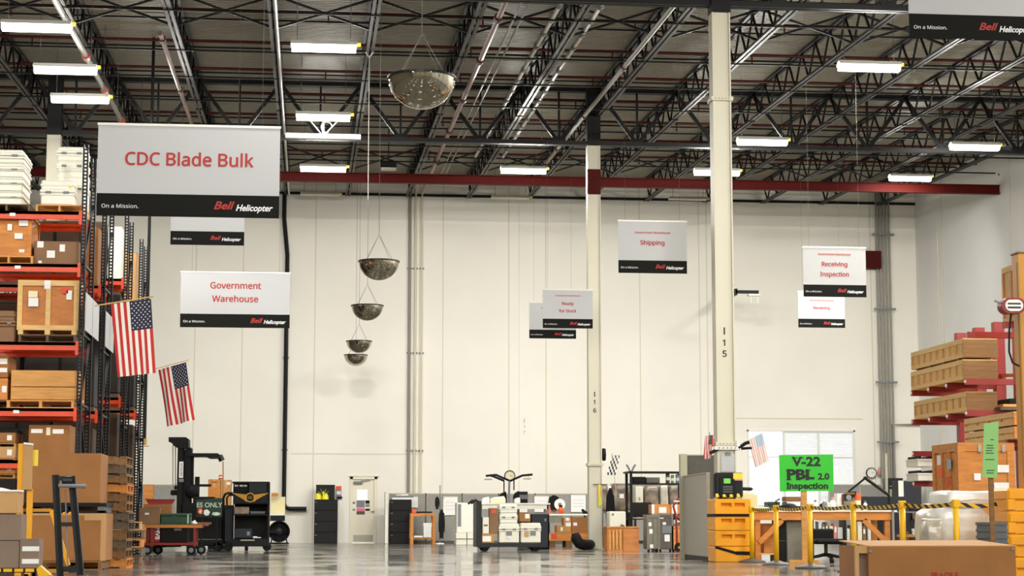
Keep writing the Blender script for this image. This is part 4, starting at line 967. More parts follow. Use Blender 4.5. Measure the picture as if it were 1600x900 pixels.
carton('tan carton right of the pair, with a white round-printed label', 344.5, 750, 361, 792, 49, .5, at(340, 792, 49).z, 'kraft', ((.25, .87, .35, .1, 'paper'),))
zst = at(340, 792, 49).z; a = at(323, 830, 49).x; b = at(363, 830, 49).x
r = thing('equipment_stand', 'black cabinet under the tan cartons behind the forklift', 'cabinet', ((a + b) / 2, 49.25, 0)); part(r, 'cabinet_body', MB().span(((a - b) / 2, -.26, .08), ((b - a) / 2, .26, zst - .03), bev=.01), 'black_paint'); part(r, 'cabinet_top', MB().span(((a - b) / 2 - .01, -.27, zst - .03), ((b - a) / 2 + .01, .27, zst - .002)), 'black_soft'); part(r, 'plinth', MB().span(((a - b) / 2 + .03, -.24, 0), ((b - a) / 2 - .03, .24, .08)), 'black_rubber')
p = at(344, 748, 49.1); r = thing('beacon', 'small red and white beacon on top of the tan cartons', 'beacon', (p.x, 49.25, p.z + .0))
zc = at(335, 749, 49).z; r.location.z = zc + .003
part(r, 'beacon_base', MB().lathe([(0, 0), (.05, 0), (.05, .04), (0, .04)], 10), 'wood_brown'); part(r, 'beacon_dome', smooth(MB().lathe([(.045, .04), (.045, .07), (.0, .07)], 10)), 'paper'); part(r, 'beacon_cap', smooth(MB().lathe([(.05, .07), (.04, .11), (0, .125)], 10)), 'sticker_red')
# ---------------------------------------------------------------- black shelf cart with wings emblem
DB = 45.4
A = at(392, 855, DB); r = thing('tool_cart', 'tall black shelf cart with a golden winged emblem', 'cart', (A.x, DB + .3, 0))
def L(px, py, y=0): p = at(px, py, DB) - r.location; return Vector((p.x, y, p.z))
f, bk = -.3, .3
part(r, 'side_panel', MB().span(L(363, 848, f), L(365, 754, bk)), 'black_paint'); part(r, 'side_panel', MB().span(L(417, 853, f), L(421.5, 754, bk)), 'black_soft')
part(r, 'back_panel', MB().span(L(364, 848, bk - .02), L(419, 754, bk)), 'black_paint'); part(r, 'top_panel', MB().span(L(363, 755, f), L(421, 752.5, bk)), 'black_paint')
for y in (771, 786, 804, 848): part(r, 'shelf', MB().span(L(365, y + 1.2, f), L(418, y - .8, bk)), 'black_paint')
part(r, 'base_drawer', MB().span(L(362, 854, f - .02), L(420, 842, bk)), 'black_paint'); part(r, 'drawer_pull', MB().span(L(376, 845, f - .05), L(398, 843, f - .02)), 'trim_beige')
part(r, 'cabinet_door', MB().span(L(389, 770, f - .01), L(417, 755, f)), 'rack_black')
em = part(r, 'emblem_panel', MB().span(L(364, 786, f - .015), L(418, 771, f - .003)), 'black_paint')
cxx = L(391, 777.5, f - .03)
for s in (-1, 1):
    wg = []
    for k in range(5):
        z0 = .085 - .035 * k; ln = .40 - .065 * k
        wg.append(part(em, 'wing_feather', MB().prism([(cxx.x + s * .08, cxx.z + z0 - .05), (cxx.x + s * ln, cxx.z + z0 + .0), (cxx.x + s * (ln + .015), cxx.z + z0 + .022), (cxx.x + s * .08, cxx.z + z0 - .02)][::s], cxx.y, cxx.y + .012), 'gold'))
part(em, 'emblem_ring', MB().lathe([(.088, -.01), (.112, -.01), (.112, .01), (.088, .01), (.088, -.01)], 24, axis='y', c=cxx), 'gold'); text(em, 'GS', .11, (cxx.x, cxx.y - .012, cxx.z), 'gold')
part(r, 'push_handle', MB().tube([L(349, 850, 0), L(348, 778, 0), L(351, 772, 0), L(356, 770, 0), L(364, 771, 0)], .03, 8).tube([L(354, 790, 0), L(353.5, 778, 0), L(357, 773.5, 0), L(364, 773.5, 0)], .02, 8).bar(L(349, 791), L(364, 791), .05), 'black_paint')
part(r, 'side_box', MB().span(L(351, 846, f + .05), L(363, 796, bk - .05)), 'rack_black')
for px in (357, 385, 417):
    part(r, 'caster', MB().lathe([(0, -.04), (.09, -.04), (.1, 0), (.09, .04), (0, .04)], 14, axis='y' if px != 385 else 'x', c=(L(px, 850).x, f + .08, .1)), 'black_rubber'); part(r, 'caster_fork', MB().box((L(px, 850).x, f + .08, .17), (.05, .12, .1)), 'black_paint')
rl = r
def onsh(name, label, cat, x0, y0, x1, y1, dy, dp, ysh, m, extra):
    z = (at(391, ysh - .8, DB)).z + .002
    rr, w, h, d_ = B(name, label, cat, x0, y0, x1, y1, DB + dy, dp, z); part(rr, 'box_body', MB().span((-w / 2, -dp / 2, 0), (w / 2, dp / 2, h), bev=.012), m); extra(rr, w, h, dp); return rr
onsh('parts_bin', 'tan ribbed box on the middle shelf of the black cart', 'box', 365.5, 792, 389, 804, .04, .3, 804, 'wrap_brown', lambda q, w, h, d: [part(q, 'rib', MB().span((-w * .45, -d / 2 - .006, h * k), (w * .45, -d / 2, h * k + .01)), 'cardboard_dark') for k in (.3, .6, .85)])
onsh('parts_bin', 'grey tray on the middle shelf of the black cart, right side', 'box', 391, 799, 414, 804, .04, .3, 804, 'plastic_grey', lambda q, w, h, d: part(q, 'tray_rim', MB().span((-w / 2 - .01, -d / 2 - .01, h - .02), (w / 2 + .01, d / 2, h)), 'plastic_grey'))
onsh('tool_bag', 'navy bag on the bottom shelf of the black cart', 'bag', 366, 826, 394, 842, .05, .4, 842, 'dark_blue', lambda q, w, h, d: (part(q, 'bag_handle', MB().tube([(-.1, 0, h), (-.06, 0, h + .1), (.06, 0, h + .1), (.1, 0, h)], .012, 6), 'black_rubber'), paper(q, .12, h * .5, .07, .09, -d / 2, 'photo_grey')))
onsh('rag', 'white rag on the bottom shelf of the black cart', 'cloth', 395, 838, 402, 842, .05, .2, 842, 'paper', lambda q, w, h, d: part(q, 'cloth_fold', MB().box((w * .8, 0, h * .3), (w, d * .5, h * .5)), 'paper'))
onsh('parts_bin', 'white carton in the top compartment of the black cart', 'box', 366, 756, 388, 762, .1, .3, 771, 'black_soft', lambda q, w, h, d: [paper(q, w * k, h * .8, w * .25, h * .2, -d / 2) for k in (-.35, .0, .3)])
# ---------------------------------------------------------------- round fan and small cart by the wall
r, w, h, dp = B('drum_fan', 'round black drum fan on the floor by the wall', 'fan', 420, 813, 452, 847, 59.6, .4, .03)
R = .33; cz = .36
part(r, 'drum', MB().lathe([(R * .93, -.18), (R, -.16), (R, .16), (R * .93, .18), (R * .9, .0), (R * .93, -.18)], 24, axis='y', c=(0, 0, cz)), 'black_paint'); part(r, 'back_plate', MB().lathe([(0, .1), (R * .95, .1)], 24, axis='y', c=(0, 0, cz)), 'black_soft'); part(r, 'motor', MB().lathe([(0, -.12), (.1, -.1), (.1, .1), (0, .12)], 12, axis='y', c=(0, 0, cz)), 'rack_black')
for k in range(4): part(r, 'blade', MB().box((0, 0, 0), (.24, .02, .13), rot=Matrix.Rotation(.4, 3, 'X')), 'black_soft', loc=(.17 * math.cos(k * 1.57), 0, cz + .17 * math.sin(k * 1.57)), rot=(0, -k * 1.57, 0))
for k in range(3): part(r, 'grille_ring', MB().lathe([(R * (.35 + .28 * k), -.17), (R * (.35 + .28 * k) + .008, -.17), (R * (.35 + .28 * k), -.16)], 20, axis='y', c=(0, 0, cz)), 'black_paint')
part(r, 'fan_stand', MB().bar((-.3, 0, .0), (.3, 0, .0), .05).bar((-.25, 0, 0), (-.2, 0, .2), .04).bar((.25, 0, 0), (.2, 0, .2), .04), 'black_paint')
r, w, h, dp = B('wall_cart', 'beige utility cart with a tall back beside the black downpipe', 'cart', 422, 776, 445, 847, 61.6, .5, 0)
part(r, 'back_board', MB().span((-w / 2, .2, h * .3), (w / 2, .25, h)), 'tan_wall'); part(r, 'cart_top', MB().span((-w / 2, -dp / 2, h * .6), (w / 2, dp / 2, h * .65)), 'plastic_white'); part(r, 'drawer', MB().span((-w / 2, -dp / 2, h * .48), (w / 2, dp / 2, h * .6)), 'black_paint'); part(r, 'cart_body', MB().span((-w / 2, -dp / 2, .05), (w / 2, dp / 2, h * .48)), 'plastic_white2')
rr, w2, h2, d2 = B('wood_block', 'short orange wooden block on top of the beige cart back', 'block', 424, 773, 434, 779.5, 61.78, .06, r.location.z + h + .002); part(rr, 'block_body', MB().span((-w2 / 2, -.03, 0), (w2 / 2, .03, .12), bev=.01), 'wood_orange'); part(rr, 'block_tip', MB().span((w2 / 2, -.03, .02), (w2 / 2 + .03, .03, .1)), 'brass')
# ---------------------------------------------------------------- along the back wall: cabinets, bench, partitions
def cabinet(name, label, x0, y0, x1, y1, d, dp, n, m='black_paint'):
    r, w, h, dp = B(name, label, 'cabinet', x0, y0, x1, y1, d, dp, 0)
    part(r, 'cabinet_body', MB().span((-w / 2, -dp / 2 + .02, 0), (w / 2, dp / 2, h)), m)
    for k in range(n):
        dz = h / n; q = part(r, 'drawer', MB().span((-w / 2 + .01, -dp / 2, k * dz + .01), (w / 2 - .01, -dp / 2 + .03, (k + 1) * dz - .01), bev=.006), m)
        part(q, 'handle', MB().box((-w / 2 + .05, -dp / 2 - .01, (k + .75) * dz), (.07, .02, .02)), 'photo_grey')
    return r, w, h
r, w, h = cabinet('filing_cabinet', 'black filing cabinet left of the door', 491, 780.5, 527.5, 848, 62.2, .6, 4)
zc = h
r, w, h, dp = B('metal_box', 'small black metal box on the filing cabinet left of the door', 'box', 494, 757.5, 523, 780.5, 62.35, .4, zc + .002)
part(r, 'box_body', MB().span((-w / 2, -dp / 2, 0), (w / 2, dp / 2, h - .02), bev=.01), 'black_paint'); part(r, 'box_lid', MB().span((-w / 2 - .01, -dp / 2 - .01, h - .03), (w / 2 + .01, dp / 2, h)), 'black_soft')
for x, nm in ((497.5, 'left'), (508.3, 'right')):
    p = at(x, 781, 62.15); r = thing('hard_hat', nm + ' one of two yellow hard hats on the filing cabinet', 'hard hat', (p.x, 62.27, zc + .003), group='yellow hard hats')
    part(r, 'hat_shell', smooth(MB().lathe([(.105, .0), (.105, .08), (.095, .14), (.06, .19), (0, .205)], 16)), 'hat_yellow'); part(r, 'hat_brim', MB().lathe([(.1, 0), (.115, 0), (.115, .012), (.1, .012)], 16), 'hat_yellow'); part(r, 'hat_ridge', MB().box((0, 0, .19), (.03, .14, .03), bev=.01), 'hat_yellow')
p = at(506, 771, 62.3); r = thing('plastic_plant', 'sprig of green leaves behind the yellow hard hats', 'plant', (p.x - .02, 62.12, zc + .003))
for k in range(5): part(r, 'leaf', MB().bar((.03 * (k - 2) / 2, 0, .18 if k != 2 else 0), (.09 * (k - 2), -.01, .26 + .07 * (k % 2)), .03, .006), 'hivis')
p0 = at(525, 780, 62.9); p1 = at(533.5, 759.5, 62.9); r = thing('safety_board', 'small board with red top and papers on the wall by the door', 'sign', ((p0.x + p1.x) / 2, 62.97, p0.z)); w = p1.x - p0.x; h = p1.z - p0.z
part(r, 'board', MB().span((-w / 2, -.02, 0), (w / 2, .02, h)), 'photo_grey'); part(r, 'red_header', MB().span((-w / 2, -.03, h * .7), (w / 2, -.02, h)), 'sticker_red'); part(r, 'notice', MB().span((-w * .4, -.03, h * .36), (w * .4, -.02, h * .62)), 'paper'); part(r, 'pouch', MB().span((-w * .3, -.05, .02), (w / 2 + .03, -.02, h * .2)), 'black_soft')
r, w, h = cabinet('filing_cabinet', 'black filing cabinet right of the door', 609.5, 780.5, 643, 848, 61.2, .6, 4)
zc = h
r, w, h, dp = B('drawing_tube', 'pale papers and grey tubes lying on the right filing cabinet', 'papers', 613, 772, 648, 780.5, 61.25, .4, zc + .002)
part(r, 'paper_stack', MB().span((-w / 2, -dp / 2, 0), (w * .4, dp / 2, h * .35)), 'paper'); part(r, 'tube', MB().tube([(-w * .4, -.05, h * .5), (w * .45, .1, h * .55)], .04, 8), 'photo_grey'); part(r, 'tube', MB().tube([(-w * .3, .1, h * .75), (w * .2, -.1, h * .85)], .03, 8), 'paper')
# partitions
DPART = 62.0
z1 = at(760, 771, DPART).z
xs_ = [608, 665, 722, 779, 836, 893, 950]
nmz = ['leftmost', 'second', 'third', 'fourth', 'fifth', 'rightmost']
for k in range(6):
    a = at(xs_[k], 800, DPART).x; b = at(xs_[k + 1], 800, DPART).x; w = b - a
    r = thing('partition_panel', '%s grey panel of the low partition along the back wall' % nmz[k], 'partition', ((a + b) / 2, DPART, 0), group='low grey partition panels')
    part(r, 'fabric', MB().span((-w / 2 + .02, -.025, .08), (w / 2 - .02, .025, z1 - .03)), 'partition_grey'); part(r, 'top_trim', MB().span((-w / 2, -.03, z1 - .03), (w / 2, .03, z1)), 'trim_beige'); part(r, 'post', MB().span((-w / 2 - .015, -.03, 0), (-w / 2 + .025, .03, z1)), 'trim_beige'); part(r, 'post', MB().span((w / 2 - .025, -.03, 0), (w / 2 + .015, .03, z1)), 'trim_beige'); part(r, 'kick_strip', MB().span((-w / 2, -.028, 0), (w / 2, .028, .08)), 'partition_dark')
for k, (xa, xb, yt, dd, nm) in enumerate(((150, 275, 757, 62.3, 'grey partition behind the forklift at left'), (1296, 1440, 757, 62.3, 'grey partition below the wall clock at right'), (935, 1070, 758, 62.3, 'grey partition behind the black shelf rack'))):
    a = at(xa, 800, dd).x; b = at(xb, 800, dd).x; w = b - a; zt = at((xa + xb) / 2, yt, dd).z
    r = thing('partition_panel', nm, 'partition', ((a + b) / 2, dd, 0)); part(r, 'fabric', MB().span((-w / 2 + .02, -.025, .08), (w / 2 - .02, .025, zt - .03)), 'partition_grey'); part(r, 'top_trim', MB().span((-w / 2, -.03, zt - .03), (w / 2, .03, zt)), 'trim_beige')
    for q in range(4): part(r, 'post', MB().span((-w / 2 + q * w / 3 - .02, -.03, 0), (-w / 2 + q * w / 3 + .02, .03, zt)), 'trim_beige')
a = at(603, 800, 61.9); single('door_screen', MB().span((-.05, -.3, 0), (.05, .3, at(603, 770, 61.9).z), bev=.01).span((-.06, -.31, at(603, 770, 61.9).z), (.06, .31, at(603, 770, 61.9).z + .02)), 'plastic_white', 'narrow white screen left of the right filing cabinet', 'screen', (a.x, 61.6, 0))
def board(x0, y0, x1, y1, d, label, m='paper'):
    p0 = at(x0, y1, d); p1 = at(x1, y0, d); r = thing('notice_sheet', label, 'paper', ((p0.x + p1.x) / 2, d, p0.z)); w = p1.x - p0.x; h = p1.z - p0.z
    part(r, 'sheet', MB().span((-w / 2, -.008, 0), (w / 2, 0, h)), m); part(r, 'clip_strip', MB().span((-w / 2, -.016, h - .03), (w / 2, .0, h)), 'trim_beige')
    for k in range(3): part(r, 'print_line', MB().span((-w * .35, -.01, h * (.3 + .18 * k)), (w * .35, -.008, h * (.31 + .18 * k))), 'photo_grey')
board(692.5, 775, 715, 805, 61.94, 'white notice sheet on the partition left of the white machine'); board(835, 774, 858, 800, 61.94, 'white notice sheet behind the orange cone on the partition'); board(892, 772, 915, 800, 61.94, 'white notice sheet just left of column I 16'); board(643, 775, 653, 793, 61.94, 'narrow white sheet right of the black filing cabinet')
# workbench by the wall
r, w, h, dp = B('workbench', 'small wooden workbench with a lower shelf by the wall', 'bench', 641, 802, 681, 848, 60.5, .7, 0)
part(r, 'bench_top', MB().span((-w / 2, -dp / 2, h - .09), (w / 2, dp / 2, h)), 'wood_orange'); part(r, 'lower_shelf', MB().span((-w / 2, -dp / 2, .15), (w / 2 - .08, dp / 2, .2)), 'wood_pine')
for sx in (-1, 1):
    for sy in (-1, 1): part(r, 'leg', MB().span((sx * (w / 2 - .055) - .045, sy * (dp / 2 - .05) - .045, 0), (sx * (w / 2 - .055) + .045, sy * (dp / 2 - .05) + .045, h - .09)), 'wood_orange')
hb = h
r, w, h, dp = B('archive_box', 'white box on the lower shelf of the small workbench', 'box', 662, 817, 674, 834, 60.45, .4, .202); part(r, 'box_body', MB().span((-w / 2, -dp / 2, 0), (w / 2, dp / 2, h * .75)), 'paper'); part(r, 'box_lid', MB().span((-w / 2 - .01, -dp / 2 - .01, h * .72), (w / 2 + .01, dp / 2, h)), 'paper')
r, w, h, dp = B('paper_stack', 'stack of paper lying on the lower bench shelf', 'papers', 647, 831, 661, 834.5, 60.45, .3, .202); part(r, 'sheets', MB().span((-w / 2, -dp / 2, 0), (w / 2, dp / 2, .05)), 'paper'); part(r, 'folder', MB().span((-w / 2, -dp / 2, .05), (w * .4, dp / 2, .07)), 'cardboard_dark')
r, w, h, dp = B('hand_tool', 'orange-headed tool lying on the small workbench', 'tool', 644, 798, 675, 802, 60.6, .12, hb + .002); part(r, 'tool_head', MB().box((-w * .4, 0, .06), (.14, .1, .12), bev=.02), 'sticker_orange'); part(r, 'tool_bar', MB().tube([(-w * .35, 0, .03), (w / 2, 0, .03)], .025, 8), 'black_paint')
# coat stand
r = thing('coat_stand', 'steel pole stand with dark clothes hanging on it', 'coat stand', (at(687.5, 800, 60).x, 60, 0)); zt = at(687, 758, 60).z
part(r, 'pole', MB().tube([(0, 0, 0), (0, 0, zt)], .018, 8), 'pipe_grey'); part(r, 'foot', MB().lathe([(0, 0), (.14, 0), (.12, .03), (0, .04)], 12), 'paper'); part(r, 'arm', MB().bar((-.15, 0, zt - .4), (.15, 0, zt - .4), .02), 'pipe_grey')
def garment(label, x0, y0, x1, y1, d, m, name='jacket'):
    p0 = at(x0, y1, d); p1 = at(x1, y0, d); w = p1.x - p0.x; h = p1.z - p0.z; r = thing(name, label, 'clothing', ((p0.x + p1.x) / 2, d, p0.z))
    t = min(.16, w * .35)
    part(r, 'body', MB().prism([(-w * .3, 0), (-w * .05, h * .03), (w * .28, 0), (w * .33, h * .45), (w * .36, h * .82), (w * .22, h * .95), (w * .07, h), (-w * .07, h), (-w * .22, h * .95), (-w * .36, h * .82), (-w * .32, h * .4)], -t / 2, t / 2), m)
    for s_ in (-1, 1): part(r, 'sleeve', smooth(MB().tube([(s_ * w * .32, 0, h * .88), (s_ * w * .42, -.03, h * .55), (s_ * w * .4, -.05, h * .22)], [w * .1, w * .1, w * .07], 8)), m)
    part(r, 'collar', MB().box((0, 0, h * .99), (w * .25, t * .9, h * .03)), m)
garment('short black cap and scarf on the upper part of the coat stand', 679.5, 776, 686.5, 796, 59.85, 'black_soft', 'scarf'); garment('long dark coat on the lower part of the coat stand', 685, 796, 695, 842, 59.85, 'black_soft', 'coat'); garment('black jacket hanging on the partition by the white disc', 857, 774, 874, 796, 61.88, 'black_soft')
# white machine with boxes
r, w, h, dp = B('laminator_cabinet', 'tall off-white machine cabinet left of the flat trolley', 'cabinet', 713.5, 785.5, 748, 832, 57.5, .7, None); z0 = r.location.z
part(r, 'cabinet_body', MB().span((-w / 2, -dp / 2, 0), (w / 2, dp / 2, h), bev=.015), 'plastic_white2'); part(r, 'control_strip', MB().span((-w * .45, -dp / 2 - .01, h * .2), (-w * .3, -dp / 2, h * .95)), 'photo_grey'); part(r, 'front_door', MB().span((-w * .22, -dp / 2 - .012, h * .04), (w * .46, -dp / 2, h * .95)), 'plastic_white')
for k, (xa, xb, nm) in enumerate(((712.5, 729, 'left'), (730, 748, 'right'))):
    rr, w, h, dp = B('paper_crate', nm + ' white crate under the off-white machine', 'crate', xa, 832, xb, 852, 57.4, .7, 0); h = z0 - .002
    part(rr, 'crate_body', MB().span((-w / 2, -dp / 2, 0), (w / 2, dp / 2, h * .96), bev=.01), 'plastic_white2'); part(rr, 'crate_band', MB().span((-w / 2, -dp / 2 - .008, h * .45), (w / 2, -dp / 2, h * .53)), 'photo_grey'); part(rr, 'crate_rim', MB().span((-w / 2, -dp / 2, h * .96), (w / 2, dp / 2, h)), 'plastic_white')
# ================================================================= flat trolley with cases
DT = 44.2
A = at(795, 855, DT); a = at(744, 852, DT).x; b = at(845, 852, DT).x; hw = (b - a) / 2; zt = at(795, 848.5, DT).z
r = thing('flat_trolley', 'dark flat trolley loaded with white cases', 'trolley', ((a + b) / 2, DT + .4, 0))
part(r, 'deck', MB().span((-hw, -.42, zt - .09), (hw, .42, zt)), 'stretcher_steel')
for sx in (-1, 1):
    for sy in (-.3, .3):
        part(r, 'caster', MB().lathe([(0, -.04), (.075, -.04), (.08, 0), (.075, .04), (0, .04)], 14, axis='y', c=(sx * (hw - .22) + (.12 if sx > 0 else -.0), sy, .08)), 'black_rubber'); part(r, 'caster_plate', MB().box((sx * (hw - .22) + (.12 if sx > 0 else 0), sy, zt - .1), (.2, .16, .04)), 'black_paint')
zh = at(750, 783, DT).z
part(r, 'end_panel', MB().span((-hw, -.42, zt), (-hw + .12, .42, zh)), 'stretcher_steel'); part(r, 'push_bar', MB().tube([(-hw - .12, -.4, zh - .06), (-hw - .02, -.4, zh + .03), (-hw + .06, -.4, zh - .02)], .025, 8).tube([(-hw - .12, .4, zh - .06), (-hw - .02, .4, zh + .03), (-hw + .06, .4, zh - .02)], .025, 8), 'black_paint')
g_ = 'cases on the flat trolley'
r = wcase('transit_case', 'square white case with a dark label, left of two on the trolley', 779, 818, 812, 848.5, DT, .5, zt + .002, 'plastic_white2', .3, g_); paper(r, .0, .22, .13, .1, -.245, 'photo_grey'); paper(r, 0, .12, .1, .05, -.245, 'paper')
r = wcase('transit_case', 'square white case with brown scuffs, right of two on the trolley', 813, 817, 846, 848.5, DT, .5, zt + .002, 'plastic_white2', .3, g_); paper(r, .05, .22, .13, .1, -.245, 'photo_grey'); paper(r, -.1, .2, .1, .12, -.245, 'cardboard_light')
z2 = at(795, 818, DT).z + .004
wcase('transit_case', 'ribbed white case stacked second from top on the trolley', 780, 802, 809, 817.5, DT + .03, .45, z2, 'plastic_white', .4, g_); z3 = at(795, 802, DT + .03).z + .004
wcase('transit_case', 'ribbed white case at the very top of the trolley load', 780, 788, 809, 802, DT + .03, .45, z3, 'plastic_white', .35, g_)
carton('low carton with a white label on the trolley, by the end panel', 753, 834, 772, 848.5, DT, .4, zt + .002, 'kraft', ((-.1, .45, .7, .6, 'paper'),), tape=False); z4 = at(762, 834, DT).z + .004
carton('small white carton stacked on the low labelled carton', 754, 808, 764, 834, DT + .02, .3, z4, 'plastic_white2', ((0, .5, .6, .1, 'wood_brown'),), tape=False)
carton('tall reddish carton with a round red sticker on the trolley', 765, 794, 778, 834, DT + .02, .3, z4, 'cardboard_dark', ((0, .88, .5, .13, 'sticker_red'),), tape=False)
carton('brown and white carton right of the ribbed cases on the trolley', 812, 801, 829, 817, DT + .1, .3, at(795, 817, DT).z + .03, 'cardboard', ((.2, .6, .4, .5, 'paper'),), tape=False)
# ================================================================= packing desk with lamps and clock
DD = 52
r, w, h, dp = B('packing_desk', 'long pale packing desk behind the flat trolley', 'desk', 748, 786, 860, 852, DD, .8, 0)
part(r, 'desk_top', MB().span((-w / 2, -dp / 2, h - .04), (w / 2, dp / 2, h)), 'plastic_white'); part(r, 'apron', MB().span((-w / 2 + .05, -dp / 2 + .03, h - .16), (w / 2 - .05, -dp / 2 + .05, h - .04)), 'plastic_white2')
for sx in (-1, 1):
    for sy in (-1, 1): part(r, 'leg', MB().span((sx * (w / 2 - .06) - .03, sy * (dp / 2 - .06) - .03, 0), (sx * (w / 2 - .06) + .03, sy * (dp / 2 - .06) + .03, h - .04)), 'photo_grey')
zd = h
A = at(796, 786, DD); r = thing('task_lamp', 'double-armed black task lamp spreading like wings', 'lamp', (A.x, DD + .2, zd + .002))
def L(px, py, y=0): p = at(px, py, DD + .2) - r.location; return Vector((p.x, y, p.z))
part(r, 'post', MB().tube([(0, 0, 0), L(796, 751)], .03, 8), 'photo_grey')
for pts in ([(796, 751), (775, 742), (759, 743.5)], [(787, 751), (770, 744), (766, 743)], [(796, 752), (816, 743), (832, 741.5)]): part(r, 'arm', MB().tube([L(*p) for p in pts], .03, 8), 'black_paint')
for px, y1 in ((787.5, 786), (803, 766)): part(r, 'arm_post', MB().tube([L(px, 750), L(px, y1)], .018, 6), 'black_paint')
for px, py in ((763, 749), (824, 748)): part(r, 'lamp_head', MB().box(L(px, py), (.2, .12, .04), bev=.01).bar(L(px, py), L(px - 2 if px < 790 else px + 3, 743), .012), 'trim_beige')
def clock(px, py, rad, d, label, m='clock_face', rim='black_paint', hang=False):
    p = at(px, py, d); R = at(px + rad, py, d).x - p.x; r = thing('wall_clock', label, 'clock', p)
    part(r, 'dial', MB().lathe([(0, -.01), (R * .92, -.01), (R * .92, .03), (0, .03)], 28, axis='y'), m); part(r, 'rim', MB().lathe([(R * .88, -.03), (R, -.03), (R, .04), (R * .88, .04), (R * .88, -.03)], 28, axis='y'), rim)
    part(r, 'hand', MB().bar((0, -.014, 0), (R * .5, -.014, R * .05), .012, .006), 'print_black'); part(r, 'hand', MB().bar((0, -.014, 0), (R * .28, -.014, R * .06), .016, .006), 'print_black')
    for k in range(12): part(r, 'hour_mark', MB().box((R * .78 * math.sin(k * math.pi / 6), -.012, R * .78 * math.cos(k * math.pi / 6)), (.012, .004, .02)), 'print_black')
    if hang: part(r, 'mount', MB().bar((0, .02, -R), (0, .02, hang - p.z), .025), 'photo_grey')
clock(796.5, 743.5, 8.6, DD + .35, 'round cream clock between the arms of the task lamp', hang=zd + .003)
clock(1361.5, 739, 8.2, 62.94, 'round white clock on the wall right of the window', 'plastic_white')
for (x0, y0, x1, y1, m, nm, lb, cat, dy) in ((753, 776, 765, 786, 'paper', 'folder', 'fanned white papers on the left of the packing desk', 'papers', .1), (766, 775, 790, 786, 'paper_cream', 'paper_tray', 'cream tray of papers on the packing desk', 'tray', .1), (780, 768, 792, 786, 'black_soft', 'printer', 'black printer behind the cream tray', 'printer', .45), (803, 767, 812, 786, 'black_soft', 'scanner', 'dark scanner beside the clock post on the packing desk', 'scanner', .4), (804, 777, 813, 786, 'paper', 'tape_roll', 'white roll beside the dark scanner', 'roll', .05)):
    rr, w, h, dp = B(nm, lb, cat, x0, y0, x1, y1, DD + dy, .25, zd + .002); part(rr, 'body', MB().span((-w / 2, -dp / 2, 0), (w / 2, dp / 2, h * .6), bev=.01), m); part(rr, 'top', MB().prism([(-w / 2, h * .6), (w / 2, h * .6), (w * .4, h), (-w * .2, h * .85)], -dp * .4, dp * .4), m if m != 'paper_cream' else 'paper')
r, w, h, dp = B('printer_rack', 'black equipment rack with white bags right of the packing desk clock', 'rack', 811, 768, 825, 852, 54, .5, 0)
part(r, 'rack_frame', MB().span((-w / 2, -dp / 2 + .05, 0), (w / 2, dp / 2, h), bev=.01), 'black_paint')
for k in range(4): part(r, 'rack_unit', MB().span((-w * .44, -dp / 2, h * (.5 + .12 * k)), (w * .44, -dp / 2 + .06, h * (.58 + .12 * k))), ('plastic_grey', 'paper', 'black_soft', 'plastic_grey')[k])
r, w, h, dp = B('storage_bin', 'black open storage bin on the floor behind the trolley', 'bin', 829, 801, 858, 850, 49, .7, 0)
part(r, 'bin_wall', MB().span((-w / 2, -dp / 2, 0), (w / 2, -dp / 2 + .03, h)).span((-w / 2, dp / 2 - .03, 0), (w / 2, dp / 2, h)).span((-w / 2, -dp / 2, 0), (-w / 2 + .03, dp / 2, h)).span((w / 2 - .03, -dp / 2, 0), (w / 2, dp / 2, h)).span((-w / 2, -dp / 2, 0), (w / 2, dp / 2, .03)), 'dark_blue'); part(r, 'bin_rim', MB().span((-w / 2 - .02, -dp / 2 - .02, h - .04), (w / 2 + .02, -dp / 2, h)), 'photo_grey'); paper(r, w * .3, h * .8, .05, .07, -dp / 2, 'photo_grey')
# second table with drawer, disc and spray bottle
DS = 55.5
r, w, h, dp = B('steel_table', 'steel table with a hanging drawer left of column I 16', 'table', 855, 803, 922, 851, DS, .8, 0)
part(r, 'table_top', MB().span((-w / 2, -dp / 2, h - .04), (w / 2, dp / 2, h)), 'plastic_white')
for sx in (-1, 1):
    for sy in (-1, 1): part(r, 'leg', MB().span((sx * (w / 2 - .05) - .03, sy * (dp / 2 - .05) - .03, 0), (sx * (w / 2 - .05) + .03, sy * (dp / 2 - .05) + .03, h - .04)), 'stretcher_steel')
part(r, 'drawer', MB().span((-w / 2 + .05, -dp / 2, h - .25), (-w / 2 + .45, dp / 2 - .1, h - .05)), 'grey_case'); zs = h
p = at(877, 788, DS); r = thing('cable_drum', 'flat white disc standing on the steel table', 'disc', (p.x, DS + .35, zs + .002)); R = at(885.5, 788, DS).x - p.x; cz = p.z - zs
part(r, 'disc', MB().lathe([(0, -.02), (R, -.02), (R, .02), (0, .02)], 28, axis='y', c=(0, 0, cz)), 'plastic_white'); part(r, 'hub', MB().lathe([(0, -.05), (.05, -.05), (.05, .0)], 14, axis='y', c=(0, 0, cz)), 'photo_grey'); part(r, 'disc_stand', MB().bar((0, .05, cz), (0, .05, 0), .05).box((0, .05, .015), (.25, .2, .03)), 'photo_grey')
p = at(877, 803, DS); r = thing('spray_bottle', 'orange bottle with a black cap in front of the white disc', 'bottle', (p.x, DS + .1, zs + .002)); k = at(877, 789, DS).z - zs
part(r, 'bottle_body', smooth(MB().lathe([(0, 0), (.075, 0), (.075, k * .55), (.05, k * .75), (0, k * .75)], 14)), 'sticker_orange'); part(r, 'bottle_cap', smooth(MB().lathe([(.05, k * .75), (.06, k * .82), (.045, k), (0, k)], 14)), 'black_paint')
